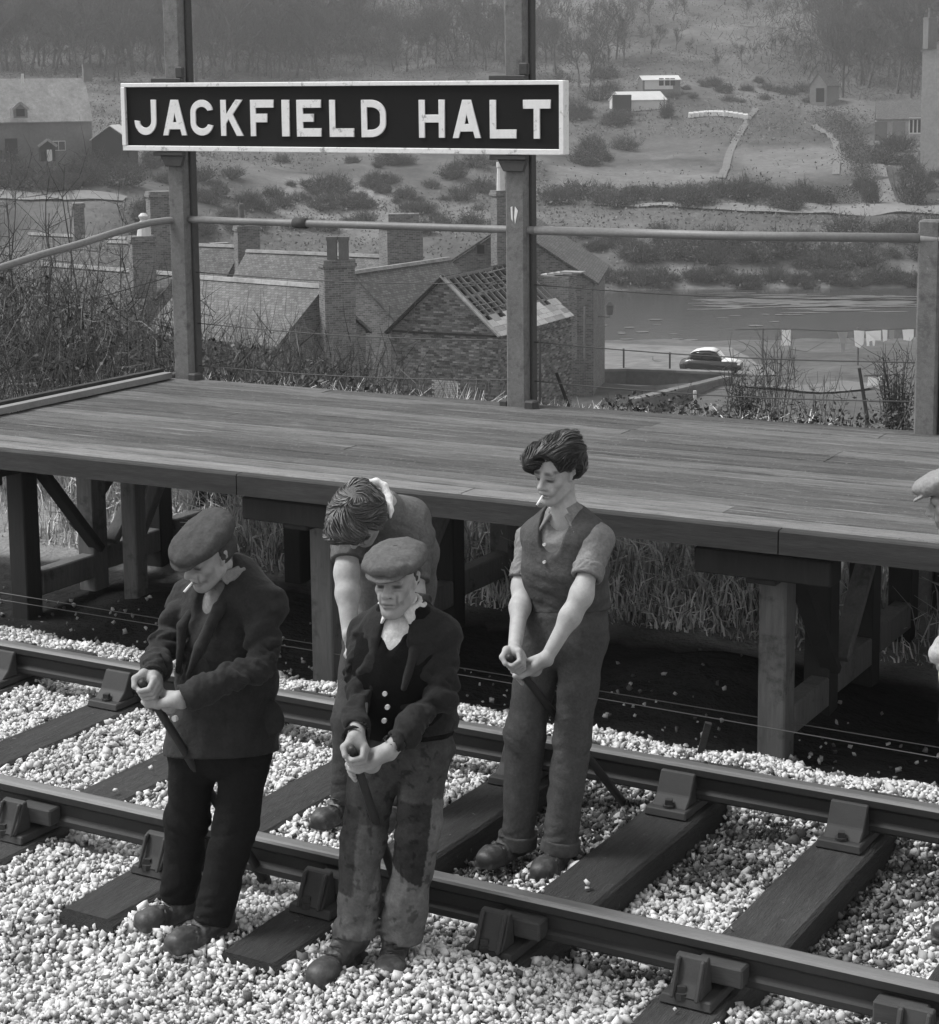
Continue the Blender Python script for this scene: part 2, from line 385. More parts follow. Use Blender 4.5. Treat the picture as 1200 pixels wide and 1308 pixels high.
def stones(name, n, sampler, smin, smax, toner, mat, sink=.25, zf=None):
    xy = sampler(n); n = len(xy)
    bv = np.array([(x, y, z) for x in (-.8, .8) for y in (-.8, .8) for z in (-.8, .8)], np.float32)
    bf = np.array([(0, 1, 3), (0, 3, 2), (4, 6, 7), (4, 7, 5), (0, 4, 5), (0, 5, 1), (2, 3, 7), (2, 7, 6), (0, 2, 6), (0, 6, 4), (1, 5, 7), (1, 7, 3)], np.int32)
    nv = len(bv)
    size = (smin + (smax - smin) * RNG.random(n) ** 1.5) * (1 + .5 * (RNG.random(n) < .06))
    ax = RNG.uniform(.42, 1.35, (n, 3)) * size[:, None] * .5
    jit = RNG.uniform(.35, 1.15, (n, nv, 3))
    q = RNG.normal(size=(n, 4)); q /= np.linalg.norm(q, axis=1)[:, None]; w, x, y, z = q.T
    R = np.stack([1 - 2 * (y * y + z * z), 2 * (x * y - z * w), 2 * (x * z + y * w), 2 * (x * y + z * w), 1 - 2 * (x * x + z * z), 2 * (y * z - x * w), 2 * (x * z - y * w), 2 * (y * z + x * w), 1 - 2 * (x * x + y * y)], 1).reshape(n, 3, 3)
    P = np.einsum('nij,nvj->nvi', R, bv[None] * jit * ax[:, None, :])
    zz = (zf or ballast_z)(xy[:, 0], xy[:, 1]) + RNG.uniform(-.018, .016, n)
    P += np.stack([xy[:, 0], xy[:, 1], zz], 1)[:, None, :]
    F = (bf[None] + (np.arange(n) * nv)[:, None, None]).reshape(-1, 3)
    tn = np.repeat(toner(xy, n), nv)
    return mobj(name, P.reshape(-1, 3), F, mat, None, False, tn)
def in_view(x, y, z=-.2, pad=40):
    P = np.stack([x, y, np.full_like(x, z)], -1) - CAM_POS; d = P @ CF
    px = 600 + FOC * (P @ CR) / d; py = CY - FOC * (P @ CU) / d
    return (px > -pad) & (px < 1200 + pad) & (py < 1308 + pad)
def off_timber(x, y, m=0.0):
    i = np.abs(x[:, None] - SLX[None]).min(1); sl = (i < .127 - m) & (y > -.54) & (y < 2.05)
    rl = (np.abs(y) < .03) | (np.abs(y - G) < .03)
    return ~((sl & ~((np.abs(x + 3.158) < .3) & (y < -.20))) | rl)
def samp(n):
    x = RNG.uniform(-11.5, .2, n); y = RNG.uniform(-1.85, 2.62, n)
    k = (in_view(x, y) | (in_view(x, y, -.2, 260) & (RNG.random(n) < .55))) & off_timber(x, y)
    thin = 1 - sstep(2.32, 2.62, y + (vnoise(np.stack([x, y, 0 * x], -1), 3, 8) - .5) * .4)
    k &= RNG.random(n) < np.maximum(thin, .04)
    return np.stack([x[k], y[k]], 1)
def stone_tone(xy, n):
    x, y = xy.T; P3 = np.stack([x, y, 0 * x], -1)
    t = RNG.normal(1.0, .17, n)
    def blob(cx, cy, rx, ry): return np.exp(-(((x - cx) / rx) ** 2 + ((y - cy) / ry) ** 2))
    dirty = 0
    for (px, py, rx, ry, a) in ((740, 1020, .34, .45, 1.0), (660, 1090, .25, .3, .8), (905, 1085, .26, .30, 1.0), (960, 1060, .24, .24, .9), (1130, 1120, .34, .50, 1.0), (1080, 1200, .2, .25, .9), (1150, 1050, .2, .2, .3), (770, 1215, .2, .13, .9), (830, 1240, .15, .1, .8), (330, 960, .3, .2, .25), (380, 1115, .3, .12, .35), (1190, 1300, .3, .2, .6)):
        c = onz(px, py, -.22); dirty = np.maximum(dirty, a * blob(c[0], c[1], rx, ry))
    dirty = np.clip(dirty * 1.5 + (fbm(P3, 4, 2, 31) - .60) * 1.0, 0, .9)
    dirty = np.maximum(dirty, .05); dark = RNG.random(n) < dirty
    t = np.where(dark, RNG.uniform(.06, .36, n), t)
    t *= .86 + .28 * fbm(P3, 1.6, 2, 3)
    return np.clip(t, .06, 1.4)
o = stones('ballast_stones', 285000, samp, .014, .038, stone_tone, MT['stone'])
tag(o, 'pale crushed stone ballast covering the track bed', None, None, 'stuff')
# stones strayed on to the timbers and the cinders
def samp2(n):
    x = RNG.uniform(-10, -1.2, n); y = RNG.uniform(-.5, 2.0, n)
    d = np.abs(x[:, None] - SLX[None]).min(1); k = (d < .11) & in_view(x, y) & (np.abs(y) > .2) & (np.abs(y - G) > .2)
    dens = vnoise(np.stack([x, y, 0 * x], -1), 1.4, 4); k &= RNG.random(n) < sstep(.45, .8, dens) * .35
    c = onz(390, 1160, SZ); k |= (np.hypot(x - c[0], y - c[1]) < .22) & (d < .12) & (RNG.random(n) < .5)
    return np.stack([x[k], y[k]], 1)
o = stones('ballast_stones', 1500, samp2, .017, .027, lambda xy, n: RNG.uniform(.6, 1.1, n), MT['stone'], zf=lambda x, y: 0 * x + SZ + .016)
tag(o, 'loose pale stones lying on the dark timber sleepers', None, None, 'stuff')
def samp3(n):
    x = RNG.uniform(-10, -1.2, n); y = 2.3 + np.abs(RNG.normal(0, .45, n))
    k = in_view(x, y); return np.stack([x[k], y[k]], 1)
o = stones('ballast_stones', 800, samp3, .014, .034, lambda xy, n: np.where(RNG.random(n) < .4, RNG.uniform(.1, .3, n), RNG.uniform(.4, 1.1, n)), MT['stone'], zf=lambda x, y: terr(x, y) + .02)
tag(o, 'stray stones scattered over the dark cinders by the platform', None, None, 'stuff')

# ------------------------------------------------------------------ rails (bullhead) ; top of head at z = 0
prof = [(-.035, -.012), (-.03, -.003), (-.018, 0), (.018, 0), (.03, -.003), (.035, -.012), (.035, -.038), (.026, -.048), (.0095, -.058), (.0095, -.100), (.026, -.108), (.033, -.116), (.033, -.136), (.024, -.145), (-.024, -.145), (-.033, -.136), (-.033, -.116), (-.026, -.108), (-.0095, -.100), (-.0095, -.058), (-.026, -.048), (-.035, -.038)]
for y0, lab in ((0.0, 'nearer running rail with keys on its outer side'), (G, 'farther running rail beside the timber platform')):
    n = len(prof); V = []; xs = np.linspace(-34, 8, 12)
    for x in xs: V += [(x, y0 + a, z) for a, z in prof]
    F = [(i * n + k, (i + 1) * n + k, (i + 1) * n + (k + 1) % n, i * n + (k + 1) % n) for i in range(len(xs) - 1) for k in range(n)]
    F += [tuple(range(n)), tuple(reversed(range((len(xs) - 1) * n, len(xs) * n)))]
    o = mobj('rail', V, F, MT['rail']); o.data.materials.append(MT['railtop'])
    for p in o.data.polygons:
        c = p.center
        if c[2] > -.010: p.material_index = 1
    tag(o, lab, 'rail', 'running rails of the line')

# ------------------------------------------------------------------ sleepers with their chairs
def chair_mb(y0, s):
    """cast chair seat at rail y0; s = +1 when the outer side lies to -Y"""
    b = MB(); z0 = SZ + .002
    b.frame((0, y0, z0), (1, 0, 0), (0, -s, 0), (0, 0, 1), (-.095, -.19, 0), (.095, .19, .032), 1, .94)
    # inner jaw hugs the web
    jw = [(-.036, .03), (-.15, .03), (-.10, .07), (-.055, .155), (-.036, .155)]
    for a, w in ((1, .155),):
        b.prism([(p, z) for p, z in jw], (-w / 2, y0, z0), (0, -s, 0), (0, 0, 1), (1, 0, 0), w)
    # outer jaw stands off to leave room for the key
    oj = [(.085, .03), (.185, .03), (.155, .075), (.125, .15), (.10, .155)]
    b.prism([(p, z) for p, z in oj], (-.06, y0, z0), (0, -s, 0), (0, 0, 1), (1, 0, 0), .115)
    for x in (-.052, .036): b.prism([(.125, .15), (.19, .03), (.20, .03), (.145, .15)], (x, y0, z0), (0, -s, 0), (0, 0, 1), (1, 0, 0), .016)
    b.box((-.09, y0 - .04, z0 + .03), (.09, y0 + .04, z0 + .042))
    return b
def bolt_mb(x, y):
    b = MB(); z0 = SZ + .034; a = .3
    b.tube([(x, y, z0 - .01), (x, y, z0 + .012)], .026, 10); b.frame((x, y, z0), (math.cos(a), math.sin(a), 0), (-math.sin(a), math.cos(a), 0), (0, 0, 1), (-.014, -.014, .012), (.014, .014, .034)); return b
sleeper_mesh = None
protos = []
words_sl = ['first', 'second', 'third', 'fourth', 'fifth', 'sixth', 'seventh']
vis = [-6.95, ]
rs = random.Random(3)
for si, sx in enumerate(SLX):
    if not (in_view(np.full(9, sx), np.linspace(-.54, 2.05, 9), -.2, 240)).any(): continue
    t = thing('sleeper', '', 'sleeper', 'timber sleepers under the track', (0, 0, 0))
    # timber: slightly waney, split at the ends
    L0, L1 = -.54 + rs.uniform(-.03, .03), 2.05 + rs.uniform(-.03, .03); b = MB(); ns = 9; V = []
    for k in range(ns + 1):
        y = L0 + (L1 - L0) * k / ns; w = .127 + rs.uniform(-.003, .003); c = .012 + .01 * (k in (0, ns)) + rs.uniform(0, .004); dx = rs.uniform(-.002, .002); z = SZ + rs.uniform(-.003, 0)
        V += [(sx + dx - w, y, SZ - .127), (sx + dx - w, y, z - c), (sx + dx - w + c, y, z), (sx + dx + w - c, y, z), (sx + dx + w, y, z - c), (sx + dx + w, y, SZ - .127)]
    F = [(i * 6 + k, i * 6 + (k + 1) % 6, (i + 1) * 6 + (k + 1) % 6, (i + 1) * 6 + k) for i in range(ns) for k in range(6)] + [tuple(range(5, -1, -1)), tuple(ns * 6 + k for k in range(6))]
    b.add(V, F); b.build('timber', MT['sleeper'], t)
    seen = in_view(np.array([sx, sx]), np.array([0., G]))
    for y0, s in ((0.0, 1), (G, -1)):
        ch = chair_mb(y0, s)
        ch.V = [(x + sx, y, z) for x, y, z in ch.V]
        c = ch.build('chair_casting', MT['iron'], t, bevel=.006)
        bolt_mb(sx - .02, y0 - s * .0 + (-s) * .165 + 0).build('bolt', MT['iron'], c)
        bolt_mb(sx + .0, y0 + s * .145).build('bolt', MT['iron'], c)
        dx = {-2.412: .075, -1.655: -.07}.get(round(float(sx), 3), rs.uniform(.05, .085))
        kb = MB(); kb.frame((sx + dx, y0, -.095), (1, 0, 0), (0, -s, 0), (0, 0, 1), (-.085, .015, -.034), (.085, .085, .036))
        kb.build('key', MT['key'], c, bevel=.006)
    SLT = {-6.169: 'sleeper on the left with white stones crowding its edges', -5.4: 'sleeper behind the legs of the man in the long dark jacket',
           -4.654: 'sleeper running between the jacketed man and the man in the waistcoat', -3.909: 'sleeper under the bare-headed young man, to his left',
           -3.158: 'sleeper beside the right boot of the bare-headed young man', -2.412: 'clean wide sleeper with deep dark side, right of the young man',
           -1.655: 'sleeper at the lower right corner among dirty dark stones', -6.929: 'sleeper at the left edge with its chair against the far rail'}
    key = min(SLT, key=lambda k: abs(k - sx))
    if abs(key - sx) < .02: t['label'] = 'dark ' + SLT[key]
    else: t['label'] = 'dark sleeper at the far left, most of it outside the picture'; print('SLEEPER', sx)
# ------------------------------------------------------------------ timber platform
PZ = .85
def yf(x): return 2.226 + .0282 * (x + 7.62)                      # front edge
def yb(x): return 4.70 + .045 * (x + 8.33) if x < -5.71 else 4.818 + .062 * (x + 5.71)
PX0, PX1 = -8.36, 2.6
plat = thing('timber_platform', 'low timber railway platform with worn plank deck on trestle legs', 'platform', None, (0, 0, 0))
NP = 17; rs = random.Random(12)
plank_no = 0
for k in range(NP):
    t0, t1 = k / NP, (k + 1) / NP; xx = PX0 - rs.uniform(0, .02); cuts = [xx]
    xx = PX0 + rs.choice((1.25, 2.5, 3.7, 5.0)) + rs.uniform(-.05, .05)
    while xx < PX1 - .6: cuts.append(xx); xx += rs.choice((3.75, 5.0, 5.0))
    cuts.append(PX1)
    for a, b_ in zip(cuts[:-1], cuts[1:]):
        dz = rs.uniform(-.002, .002); gap = .0052; V = []; ns = max(2, int((b_ - a) / .6))
        for i in range(ns + 1):
            x = a + .0012 + (b_ - a - .0024) * i / ns; y0 = yf(x) + (yb(x) - yf(x)) * t0 + gap; y1 = yf(x) + (yb(x) - yf(x)) * t1 - gap; z = PZ + dz + rs.uniform(-.0015, .0015)
            V += [(x, y0, z - .065), (x, y0, z - .006), (x, y0 + .006, z), (x, y1 - .006, z), (x, y1, z - .006), (x, y1, z - .065)]
        F = [(i * 6 + q, i * 6 + (q + 1) % 6, (i + 1) * 6 + (q + 1) % 6, (i + 1) * 6 + q) for i in range(ns) for q in range(6)] + [tuple(range(5, -1, -1)), tuple(ns * 6 + q for q in range(6))]
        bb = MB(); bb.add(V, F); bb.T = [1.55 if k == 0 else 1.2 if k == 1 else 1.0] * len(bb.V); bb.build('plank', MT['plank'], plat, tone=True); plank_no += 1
# edge boards along the front, butted at x = -5.95
for a, b_ in ((PX0 - .02, -5.98), (-5.974, -3.05), (-3.044, PX1)):
    bb = MB(); n = 6; V = []
    for i in range(n + 1):
        x = a + (b_ - a) * i / n; y = yf(x) - .004
        V += [(x, y - .06, PZ - .115), (x, y - .06, PZ - .012), (x, y - .05, PZ - .004), (x, y, PZ - .004), (x, y, PZ - .115)]
    F = [(i * 5 + q, i * 5 + (q + 1) % 5, (i + 1) * 5 + (q + 1) % 5, (i + 1) * 5 + q) for i in range(n) for q in range(5)] + [tuple(range(4, -1, -1)), tuple(n * 5 + q for q in range(5))]
    bb.add(V, F); bb.build('edge_board', MT['tarred'], plat)
# end strip: pale kerb board up the left end
A = np.array([PX0 + .0, yf(PX0), PZ + .03]); B = np.array([PX0 + .03, yb(PX0) - .08, PZ + .03])
MB().beam(A, B, .065, .04).build('end_board', MT['pipe'], plat)
MB().beam(A + (-.11, 0, .0), B + (-.11, .06, .0), .05, .06).build('end_board', MT['tarred'], plat)
# joists
for fr in (.12, .5, .88):
    a = (PX0 + .06, yf(PX0) + (yb(PX0) - yf(PX0)) * fr, PZ - .12); b_ = (PX1 - .1, yf(PX1) + (yb(PX1) - yf(PX1)) * fr, PZ - .12)
    MB().beam(a, b_, .1, .10).build('joist', MT['postdark'], plat)
def tp(name, a, b_, w, d, mat, up=(0, 1, 0), par=None, bev=.008):
    m = MB(); a = np.array(a, float); b_ = np.array(b_, float)
    m.beam(a, b_, w, d, up); return m.build(name, mat, par or plat, bevel=bev)
def ground_z(x, y): return float(terr(x, y)) - .06
def trestle(x, ys, yend, lit, corbel=True):
    """a bent of posts under the deck at x, posts at depths ys"""
    zt = PZ - .155
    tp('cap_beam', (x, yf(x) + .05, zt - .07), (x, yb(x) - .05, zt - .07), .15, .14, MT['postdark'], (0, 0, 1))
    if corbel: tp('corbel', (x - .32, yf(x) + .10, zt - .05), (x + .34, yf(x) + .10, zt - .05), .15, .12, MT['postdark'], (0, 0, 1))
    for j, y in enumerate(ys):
        tp('post', (x, y, ground_z(x, y)), (x + .0, y, zt - .14), .135, .135, MT['post'] if j in lit else MT['postdark'])  # light put into the timber colour: posts in lit pale, the rest dark
    zs = -.16
    for j in range(len(ys) - 1):
        tp('sill_beam', (x + .02, ys[j] + .07, zs + .03 * j), (x + .02, ys[j + 1] - .07, zs + .03 * j), .1, .15, MT['post'], (0, 0, 1))
    tp('brace', (x + .06, ys[0] + .1, zt - .16), (x + .06, ys[1] - .02, zs + .1), .05, .1, MT['postdark'], (1, 0, 0))
    if len(ys) > 2: tp('brace', (x + .06, ys[2] - .02, zt - .16), (x + .06, ys[1] + .1, zs + .12), .05, .1, MT['post'], (1, 0, 0))
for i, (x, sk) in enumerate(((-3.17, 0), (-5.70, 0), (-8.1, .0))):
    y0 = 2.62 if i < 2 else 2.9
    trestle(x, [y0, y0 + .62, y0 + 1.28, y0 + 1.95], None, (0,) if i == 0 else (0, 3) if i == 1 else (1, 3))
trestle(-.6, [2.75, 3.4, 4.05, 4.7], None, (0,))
# the inclined struts and odd posts seen under the left end
tp('post', (-7.62, 3.35, ground_z(-7.6, 3.35)), (-7.62, 3.35, PZ - .18), .11, .11, MT['post'])
tp('strut', onY(170, 702, 3.75), onY(207, 606, 3.75), .075, .075, MT['post'])
tp('post', (-7.0, 4.2, ground_z(-7, 4.2)), (-7.0, 4.2, PZ - .18), .13, .13, MT['postdark'])
tp('post', (-6.82, 4.35, ground_z(-6.8, 4.35)), (-6.82, 4.35, PZ - .18), .11, .11, MT['post'])
tp('strut', onY(97, 672, 4.0), onY(140, 604, 4.0), .08, .09, MT['postdark'])

# ------------------------------------------------------------------ posts, rail and wires along the back
PF = 4.66                                                          # face of the name board posts
def gpost(name, x0, y0, ztop, w, d, label, cat, parts, group=None, zb=-.5):
    t = thing(name, label, cat, group, (0, 0, 0))
    m = MB(); m.box((x0 - w / 2, y0, zb), (x0 + w / 2, y0 + d, ztop)); m.build('shaft', MT['concrete'], t, bevel=.012)
    if parts:
        m = MB(); m.box((x0 + w / 2 - .004, y0 + d * .7, zb), (x0 + w / 2 + .018, y0 + d + .04, ztop)); m.build('flange', MT['postiron'], t, bevel=.006)  # its dark tone also stands in for the shaded right face of the post
        m = MB(); m.box((x0 + w / 2, y0 - .03, PZ - .02), (x0 + w / 2 + .07, y0 + .05, PZ + .05)); m.build('foot_block', MT['postiron'], t, bevel=.01)
        m = MB(); m.box((x0 - w / 2 - .06, y0 + .01, PZ - .01), (x0 - w / 2, y0 + .08, PZ + .035)); m.build('foot_block', MT['postiron'], t, bevel=.008)
    return t
pl_ = onY(238, 480, PF + .02); pr_ = onY(665, 515, PF + .02)
XL, XR = float(pl_[0]) - .02, float(pr_[0]) - .02
pL = gpost('sign_post', XL, PF, 3.75, .135, .085, 'tall square post carrying the left end of the name board', 'post', True, 'posts carrying the station name board')
pR = gpost('sign_post', XR, PF, 3.75, .135, .085, 'tall square post carrying the right end of the name board', 'post', True, 'posts carrying the station name board')
pE = onY(1183, 545, 4.86); XE = float(pE[0]) - .01
ztop = float(onY(1186, 281, 4.86)[2])
fp = gpost('fence_post', XE, 4.86, ztop, .125, .10, 'short thick concrete fence post at the right edge of the picture', 'post', False)
m = MB(); m.box((XE + .066, 4.90, -.4), (XE + .10, 4.97, ztop - .02)); m.build('flange', MT['postiron'], fp, bevel=.006)
# painted scar on the right post
m = MB(); q = onY(656, 275, PF)
m.prism([(-.018, .05), (-.006, .055), (-.004, -.04), (-.014, -.02)], (q[0], PF - .0015, q[2]), (1, 0, 0), (0, 0, 1), (0, 1, 0), .004)
m.prism([(.012, .055), (.032, .03), (.012, -.05), (.006, -.01)], (q[0], PF - .0015, q[2]), (1, 0, 0), (0, 0, 1), (0, 1, 0), .004)
m.build('paint_mark', MT['signwhite'], pR)
# hand rail: bends down round the left post and runs on along the platform end
fence = thing('platform_fence', 'pipe handrail with slack wires below along the platform back', 'fence', None, (0, 0, 0))
yr = PF + .05
h1 = onY(242, 280, yr); h2 = onY(384, 285, yr); h3 = onY(648, 293, yr); h4 = onY(684, 294, yr); h5 = onY(1176, 304, 4.88)
def onx(px, py, X):
    d = ray(px, py); return CAM_POS + d * ((X - CAM_POS[0]) / d[0])
xe = XL - .12
bend = [h1 + (.0, 0, 0), h1 + (-.1, -.02, -.005)] + [onx(px, py, xe - .05 * i) for i, (px, py) in enumerate(((190, 285), (150, 296), (100, 312), (50, 326), (0, 342), (-60, 360)))]
m = MB(); m.tube([h1, (h1 + h2) / 2 + (0, 0, -.002), h2, h3, h4], .024, 10); m.build('handrail', MT['pipe'], fence, True)
m = MB(); m.tube([h4, (h4 + h5) / 2 + (0, 0, -.01), h5], .027, 10); m.build('handrail', MT['pipe'], fence, True)
h6 = np.array([XE + 2.5, 5.02, h5[2] - .005]); m = MB(); m.tube([h5 + (h5 - h4) * .002, h6], .027, 10); m.build('handrail', MT['pipe'], fence, True)
gpost('fence_post', XE + 2.56, 5.0, ztop, .125, .10, 'concrete fence post farther along, beyond the right picture edge', 'post', False)
m = MB(); m.tube(smooth_pts([np.array(b) for b in bend], 4), .024, 10); m.build('handrail', MT['pipe'], fence, True)
m = MB(); dd = (h3 - h2) / np.linalg.norm(h3 - h2); m.tube([h2 - dd * .05, h2 + dd * .05], .034, 10); m.build('coupling', MT['postiron'], fence, True)
for (ya, yb_, yc) in ((347, 362, 375), (412, 435, 455), (466, 485, 505)):
    a = onY(246, ya, yr + .03); b_ = onY(665, yb_, yr + .03); c = onY(1172, yc + 8, 4.9)
    for p0, p1 in ((a, b_), (b_, c)):
        pts = [p0 + (p1 - p0) * k / 8 + np.array([0, 0, -.03 * math.sin(math.pi * k / 8)]) for k in range(9)]
        MB().tube(pts, .0035, 4).build('wire', MT['wire'], fence)
for (ya, yb_) in ((352, 410), (420, 478), (468, 512)):
    a = onx(222, ya, xe); b_ = onx(0, yb_, xe - .25); b_ = b_ + (b_ - a) * .25
    MB().tube([a, (a + b_) / 2 + (0, 0, -.02), b_], .0035, 4).build('wire', MT['wire'], fence)

# ------------------------------------------------------------------ name board
sign = thing('station_sign', 'black station name board with raised white letters reading JACKFIELD HALT', 'sign', None, (0, 0, 0))
YS = PF - .045                                                     # board face
tl, tr, br, bl = (onY(*p, YS) for p in ((155, 106), (719, 102), (719, 198), (157, 192)))
x0, x1 = (tl[0] + bl[0]) / 2, (tr[0] + br[0]) / 2
def zt(x): t_ = (x - x0) / (x1 - x0); return tl[2] + (tr[2] - tl[2]) * t_
def zb(x): t_ = (x - x0) / (x1 - x0); return bl[2] + (br[2] - bl[2]) * t_
def quadprism(name, P, y0, y1, mat, par, bev=.003):
    m = MB(); V = [(x, y0, z) for x, z in P] + [(x, y1, z) for x, z in P]; n = len(P)
    m.add(V, [tuple(range(n)), tuple(range(2 * n - 1, n - 1, -1))] + [(i, n + i, n + (i + 1) % n, (i + 1) % n) for i in range(n)])
    return m.build(name, mat, par, bevel=bev)
fwid = .034
quadprism('board', [(x0 + .01, zb(x0) + .01), (x1 - .01, zb(x1) + .01), (x1 - .01, zt(x1) - .01), (x0 + .01, zt(x0) - .01)], YS + .012, YS + .04, MT['signblack'], sign, 0)
quadprism('frame_strip', [(x0, zt(x0) - fwid * .8), (x1, zt(x1) - fwid * .8), (x1, zt(x1)), (x0, zt(x0))], YS - .006, YS + .044, MT['signwhite'], sign)
quadprism('frame_strip', [(x0, zb(x0)), (x1, zb(x1)), (x1, zb(x1) + fwid), (x0, zb(x0) + fwid)], YS - .006, YS + .044, MT['signwhite'], sign)
quadprism('frame_strip', [(x0 - .001, zb(x0) + fwid), (x0 + fwid, zb(x0) + fwid), (x0 + fwid, zt(x0) - fwid * .8), (x0 - .001, zt(x0) - fwid * .8)], YS - .009, YS + .044, MT['signwhite'], sign)
quadprism('frame_strip', [(x1 - fwid * .6, zb(x1) + .002), (x1 + .012, zb(x1) + .002), (x1 + .012, zt(x1) - .002), (x1 - fwid * .6, zt(x1) - .002)], YS - .010, YS + .06, MT['signwhite'], sign)
for X in (XL, XR):
    zc = zt(X) + .003; m = MB(); m.box((X - .15, YS + .0, zc), (X + .10, PF + .0, zc + .028)); m.build('bracket', MT['postiron'], sign, bevel=.004)
    m = MB(); m.box((X + .05, YS + .01, zc + .029), (X + .11, PF - .002, zc + .10)); m.build('bracket', MT['postiron'], sign, bevel=.006)
    zc = zb(X) - .032; m = MB(); m.box((X - .15, YS + .0, zc), (X + .10, PF - .003, zc + .028)); m.build('bracket', MT['postiron'], sign, bevel=.004)
    m = MB(); m.prism([(-.10, 0), (.10, 0), (.075, -.07), (-.06, -.07)], (X, PF - .035, zc), (1, 0, 0), (0, 0, 1), (0, 1, 0), .03); m.build('bracket', MT['postiron'], sign, bevel=.004)
def arc(cx, cy, rx, ry, a0, a1, n=14): return [(cx + rx * math.cos(math.radians(a0 + (a1 - a0) * i / n)), cy + ry * math.sin(math.radians(a0 + (a1 - a0) * i / n))) for i in range(n + 1)]
S = .185
def letter_shapes(ch, w):
    """outlines in a cell w wide (in cap heights) and 1 high; stroke S"""
    s = S
    if ch == 'I': return [[(0, 0), (w, 0), (w, 1), (0, 1)]]
    if ch == 'L': return [[(0, 0), (w, 0), (w, .235), (s, .235), (s, 1), (0, 1)]]
    if ch == 'F': return [[(0, 0), (s, 0), (s, .38), (w * .72, .38), (w * .72, .62), (s, .62), (s, .78), (w, .78), (w, 1), (0, 1)]]
    if ch == 'E': return [[(0, 0), (w, 0), (w, .23), (s * 1.15, .23), (s * 1.15, .40), (w * .7, .40), (w * .7, .62), (s * 1.15, .62), (s * 1.15, .78), (w, .78), (w, 1), (0, 1)]]
    if ch == 'T': h = w / 2; return [[(h - s / 2, 0), (h + s / 2, 0), (h + s / 2, .77), (w, .77), (w, 1), (0, 1), (0, .77), (h - s / 2, .77)]]
    if ch == 'H': return [[(0, 0), (s, 0), (s, .40), (w - s, .40), (w - s, 0), (w, 0), (w, 1), (w - s, 1), (w - s, .61), (s, .61), (s, 1), (0, 1)]]
    if ch == 'A':
        return [[(0, 0), (s * 1.0, 0), (s * 1.0 + .05, .17), (w - s * 1.0 - .05, .17), (w - s, 0), (w, 0), (w / 2 + .13, 1), (w / 2 - .13, 1)], [(w / 2 - .065, .37), (w / 2, .62), (w / 2 + .065, .37)]]
    if ch == 'K': return [[(0, 0), (s, 0), (s, .34), (s + .09, .46), (w - .24, 0), (w, 0), (s + .24, .60), (w - .02, 1), (w - .26, 1), (s, .60), (s, 1), (0, 1)]]
    if ch == 'J': r = w / 2; return [arc(r, .40, r, .40, 180, 360) + [(w, 1), (w - s, 1)] + arc(r, .40, r - s, .40 - .21, 360, 180)[:1] + arc(r, .40, r - s, .40 - .21, 360, 180)[1:] + [(0, .42)]]
    if ch == 'C':
        r = w / 2; o = arc(r, .64, r, .36, 12, 180) + arc(r, .36, r, .36, 180, 348); i = arc(r, .36, r - s, .36 - .20, 342, 180) + arc(r, .64, r - s, .36 - .20, 180, 18); return [o + i]
    if ch == 'D':
        rx = w * .62; return [[(0, 0), (w - rx, 0)] + arc(w - rx, .38, rx, .38, -90, 0) + arc(w - rx, .62, rx, .38, 0, 90) + [(0, 1)], [(s, .20), (s, .80), (w - rx, .80)] + arc(w - rx, .60, rx - s, .20, 90, 0) + arc(w - rx, .40, rx - s, .20, 0, -90) + [(w - rx, .20)]]
LET = [('J', 172, 199.8), ('A', 208, 238.5), ('C', 243.5, 272.5), ('K', 282, 311), ('F', 320, 349.8), ('I', 360, 369.8), ('E', 379, 410.2), ('L', 420.8, 452), ('D', 461.5, 493), ('H', 535, 568), ('A', 578, 614.2), ('L', 625.5, 659.4), ('T', 668, 703.2)]
for ch, xa, xb in LET:
    ytop = np.interp(xa, [172, 703], [127.3, 127.3]); ybot = np.interp((xa + xb) / 2, [172, 703], [172.3, 177.3])
    A = onY(xa, ybot, YS); B = onY(xb, ybot, YS); T = onY((xa + xb) / 2, ytop, YS)
    H = T[2] - A[2]; w = (B[0] - A[0]) / H
    cu = bpy.data.curves.new('letter', 'CURVE'); cu.dimensions = '2D'; cu.fill_mode = 'BOTH'; cu.extrude = .0035 / H; cu.bevel_depth = .002 / H; cu.bevel_resolution = 0; cu.offset = -.002 / H
    for poly in letter_shapes(ch, w):
        sp = cu.splines.new('POLY'); sp.points.add(len(poly) - 1); sp.use_cyclic_u = True
        for k, (x, y) in enumerate(poly): sp.points[k].co = (x, y, 0, 1)
    tmp = bpy.data.objects.new('letter_tmp', cu); COL.objects.link(tmp)
    dg = bpy.context.evaluated_depsgraph_get(); me = bpy.data.meshes.new_from_object(tmp.evaluated_get(dg)); bpy.data.objects.remove(tmp)
    n = len(me.vertices); co = np.empty(n * 3, np.float32); me.vertices.foreach_get("co", co); co = co.reshape(-1, 3)
    zslope = (B[2] - A[2])
    W = np.stack([A[0] + co[:, 0] * H, YS + .0085 - co[:, 2] * H, A[2] + co[:, 1] * H + zslope * co[:, 0] / w], 1)
    me.vertices.foreach_set("co", W.astype(np.float32).ravel()); me.materials.clear(); me.materials.append(MT['signwhite'])
    me.update(); o = bpy.data.objects.new('letter', me); link(o, sign)
    bm = bmesh.new(); bm.from_mesh(me); bmesh.ops.recalc_face_normals(bm, faces=bm.faces); bm.to_mesh(me); bm.free()

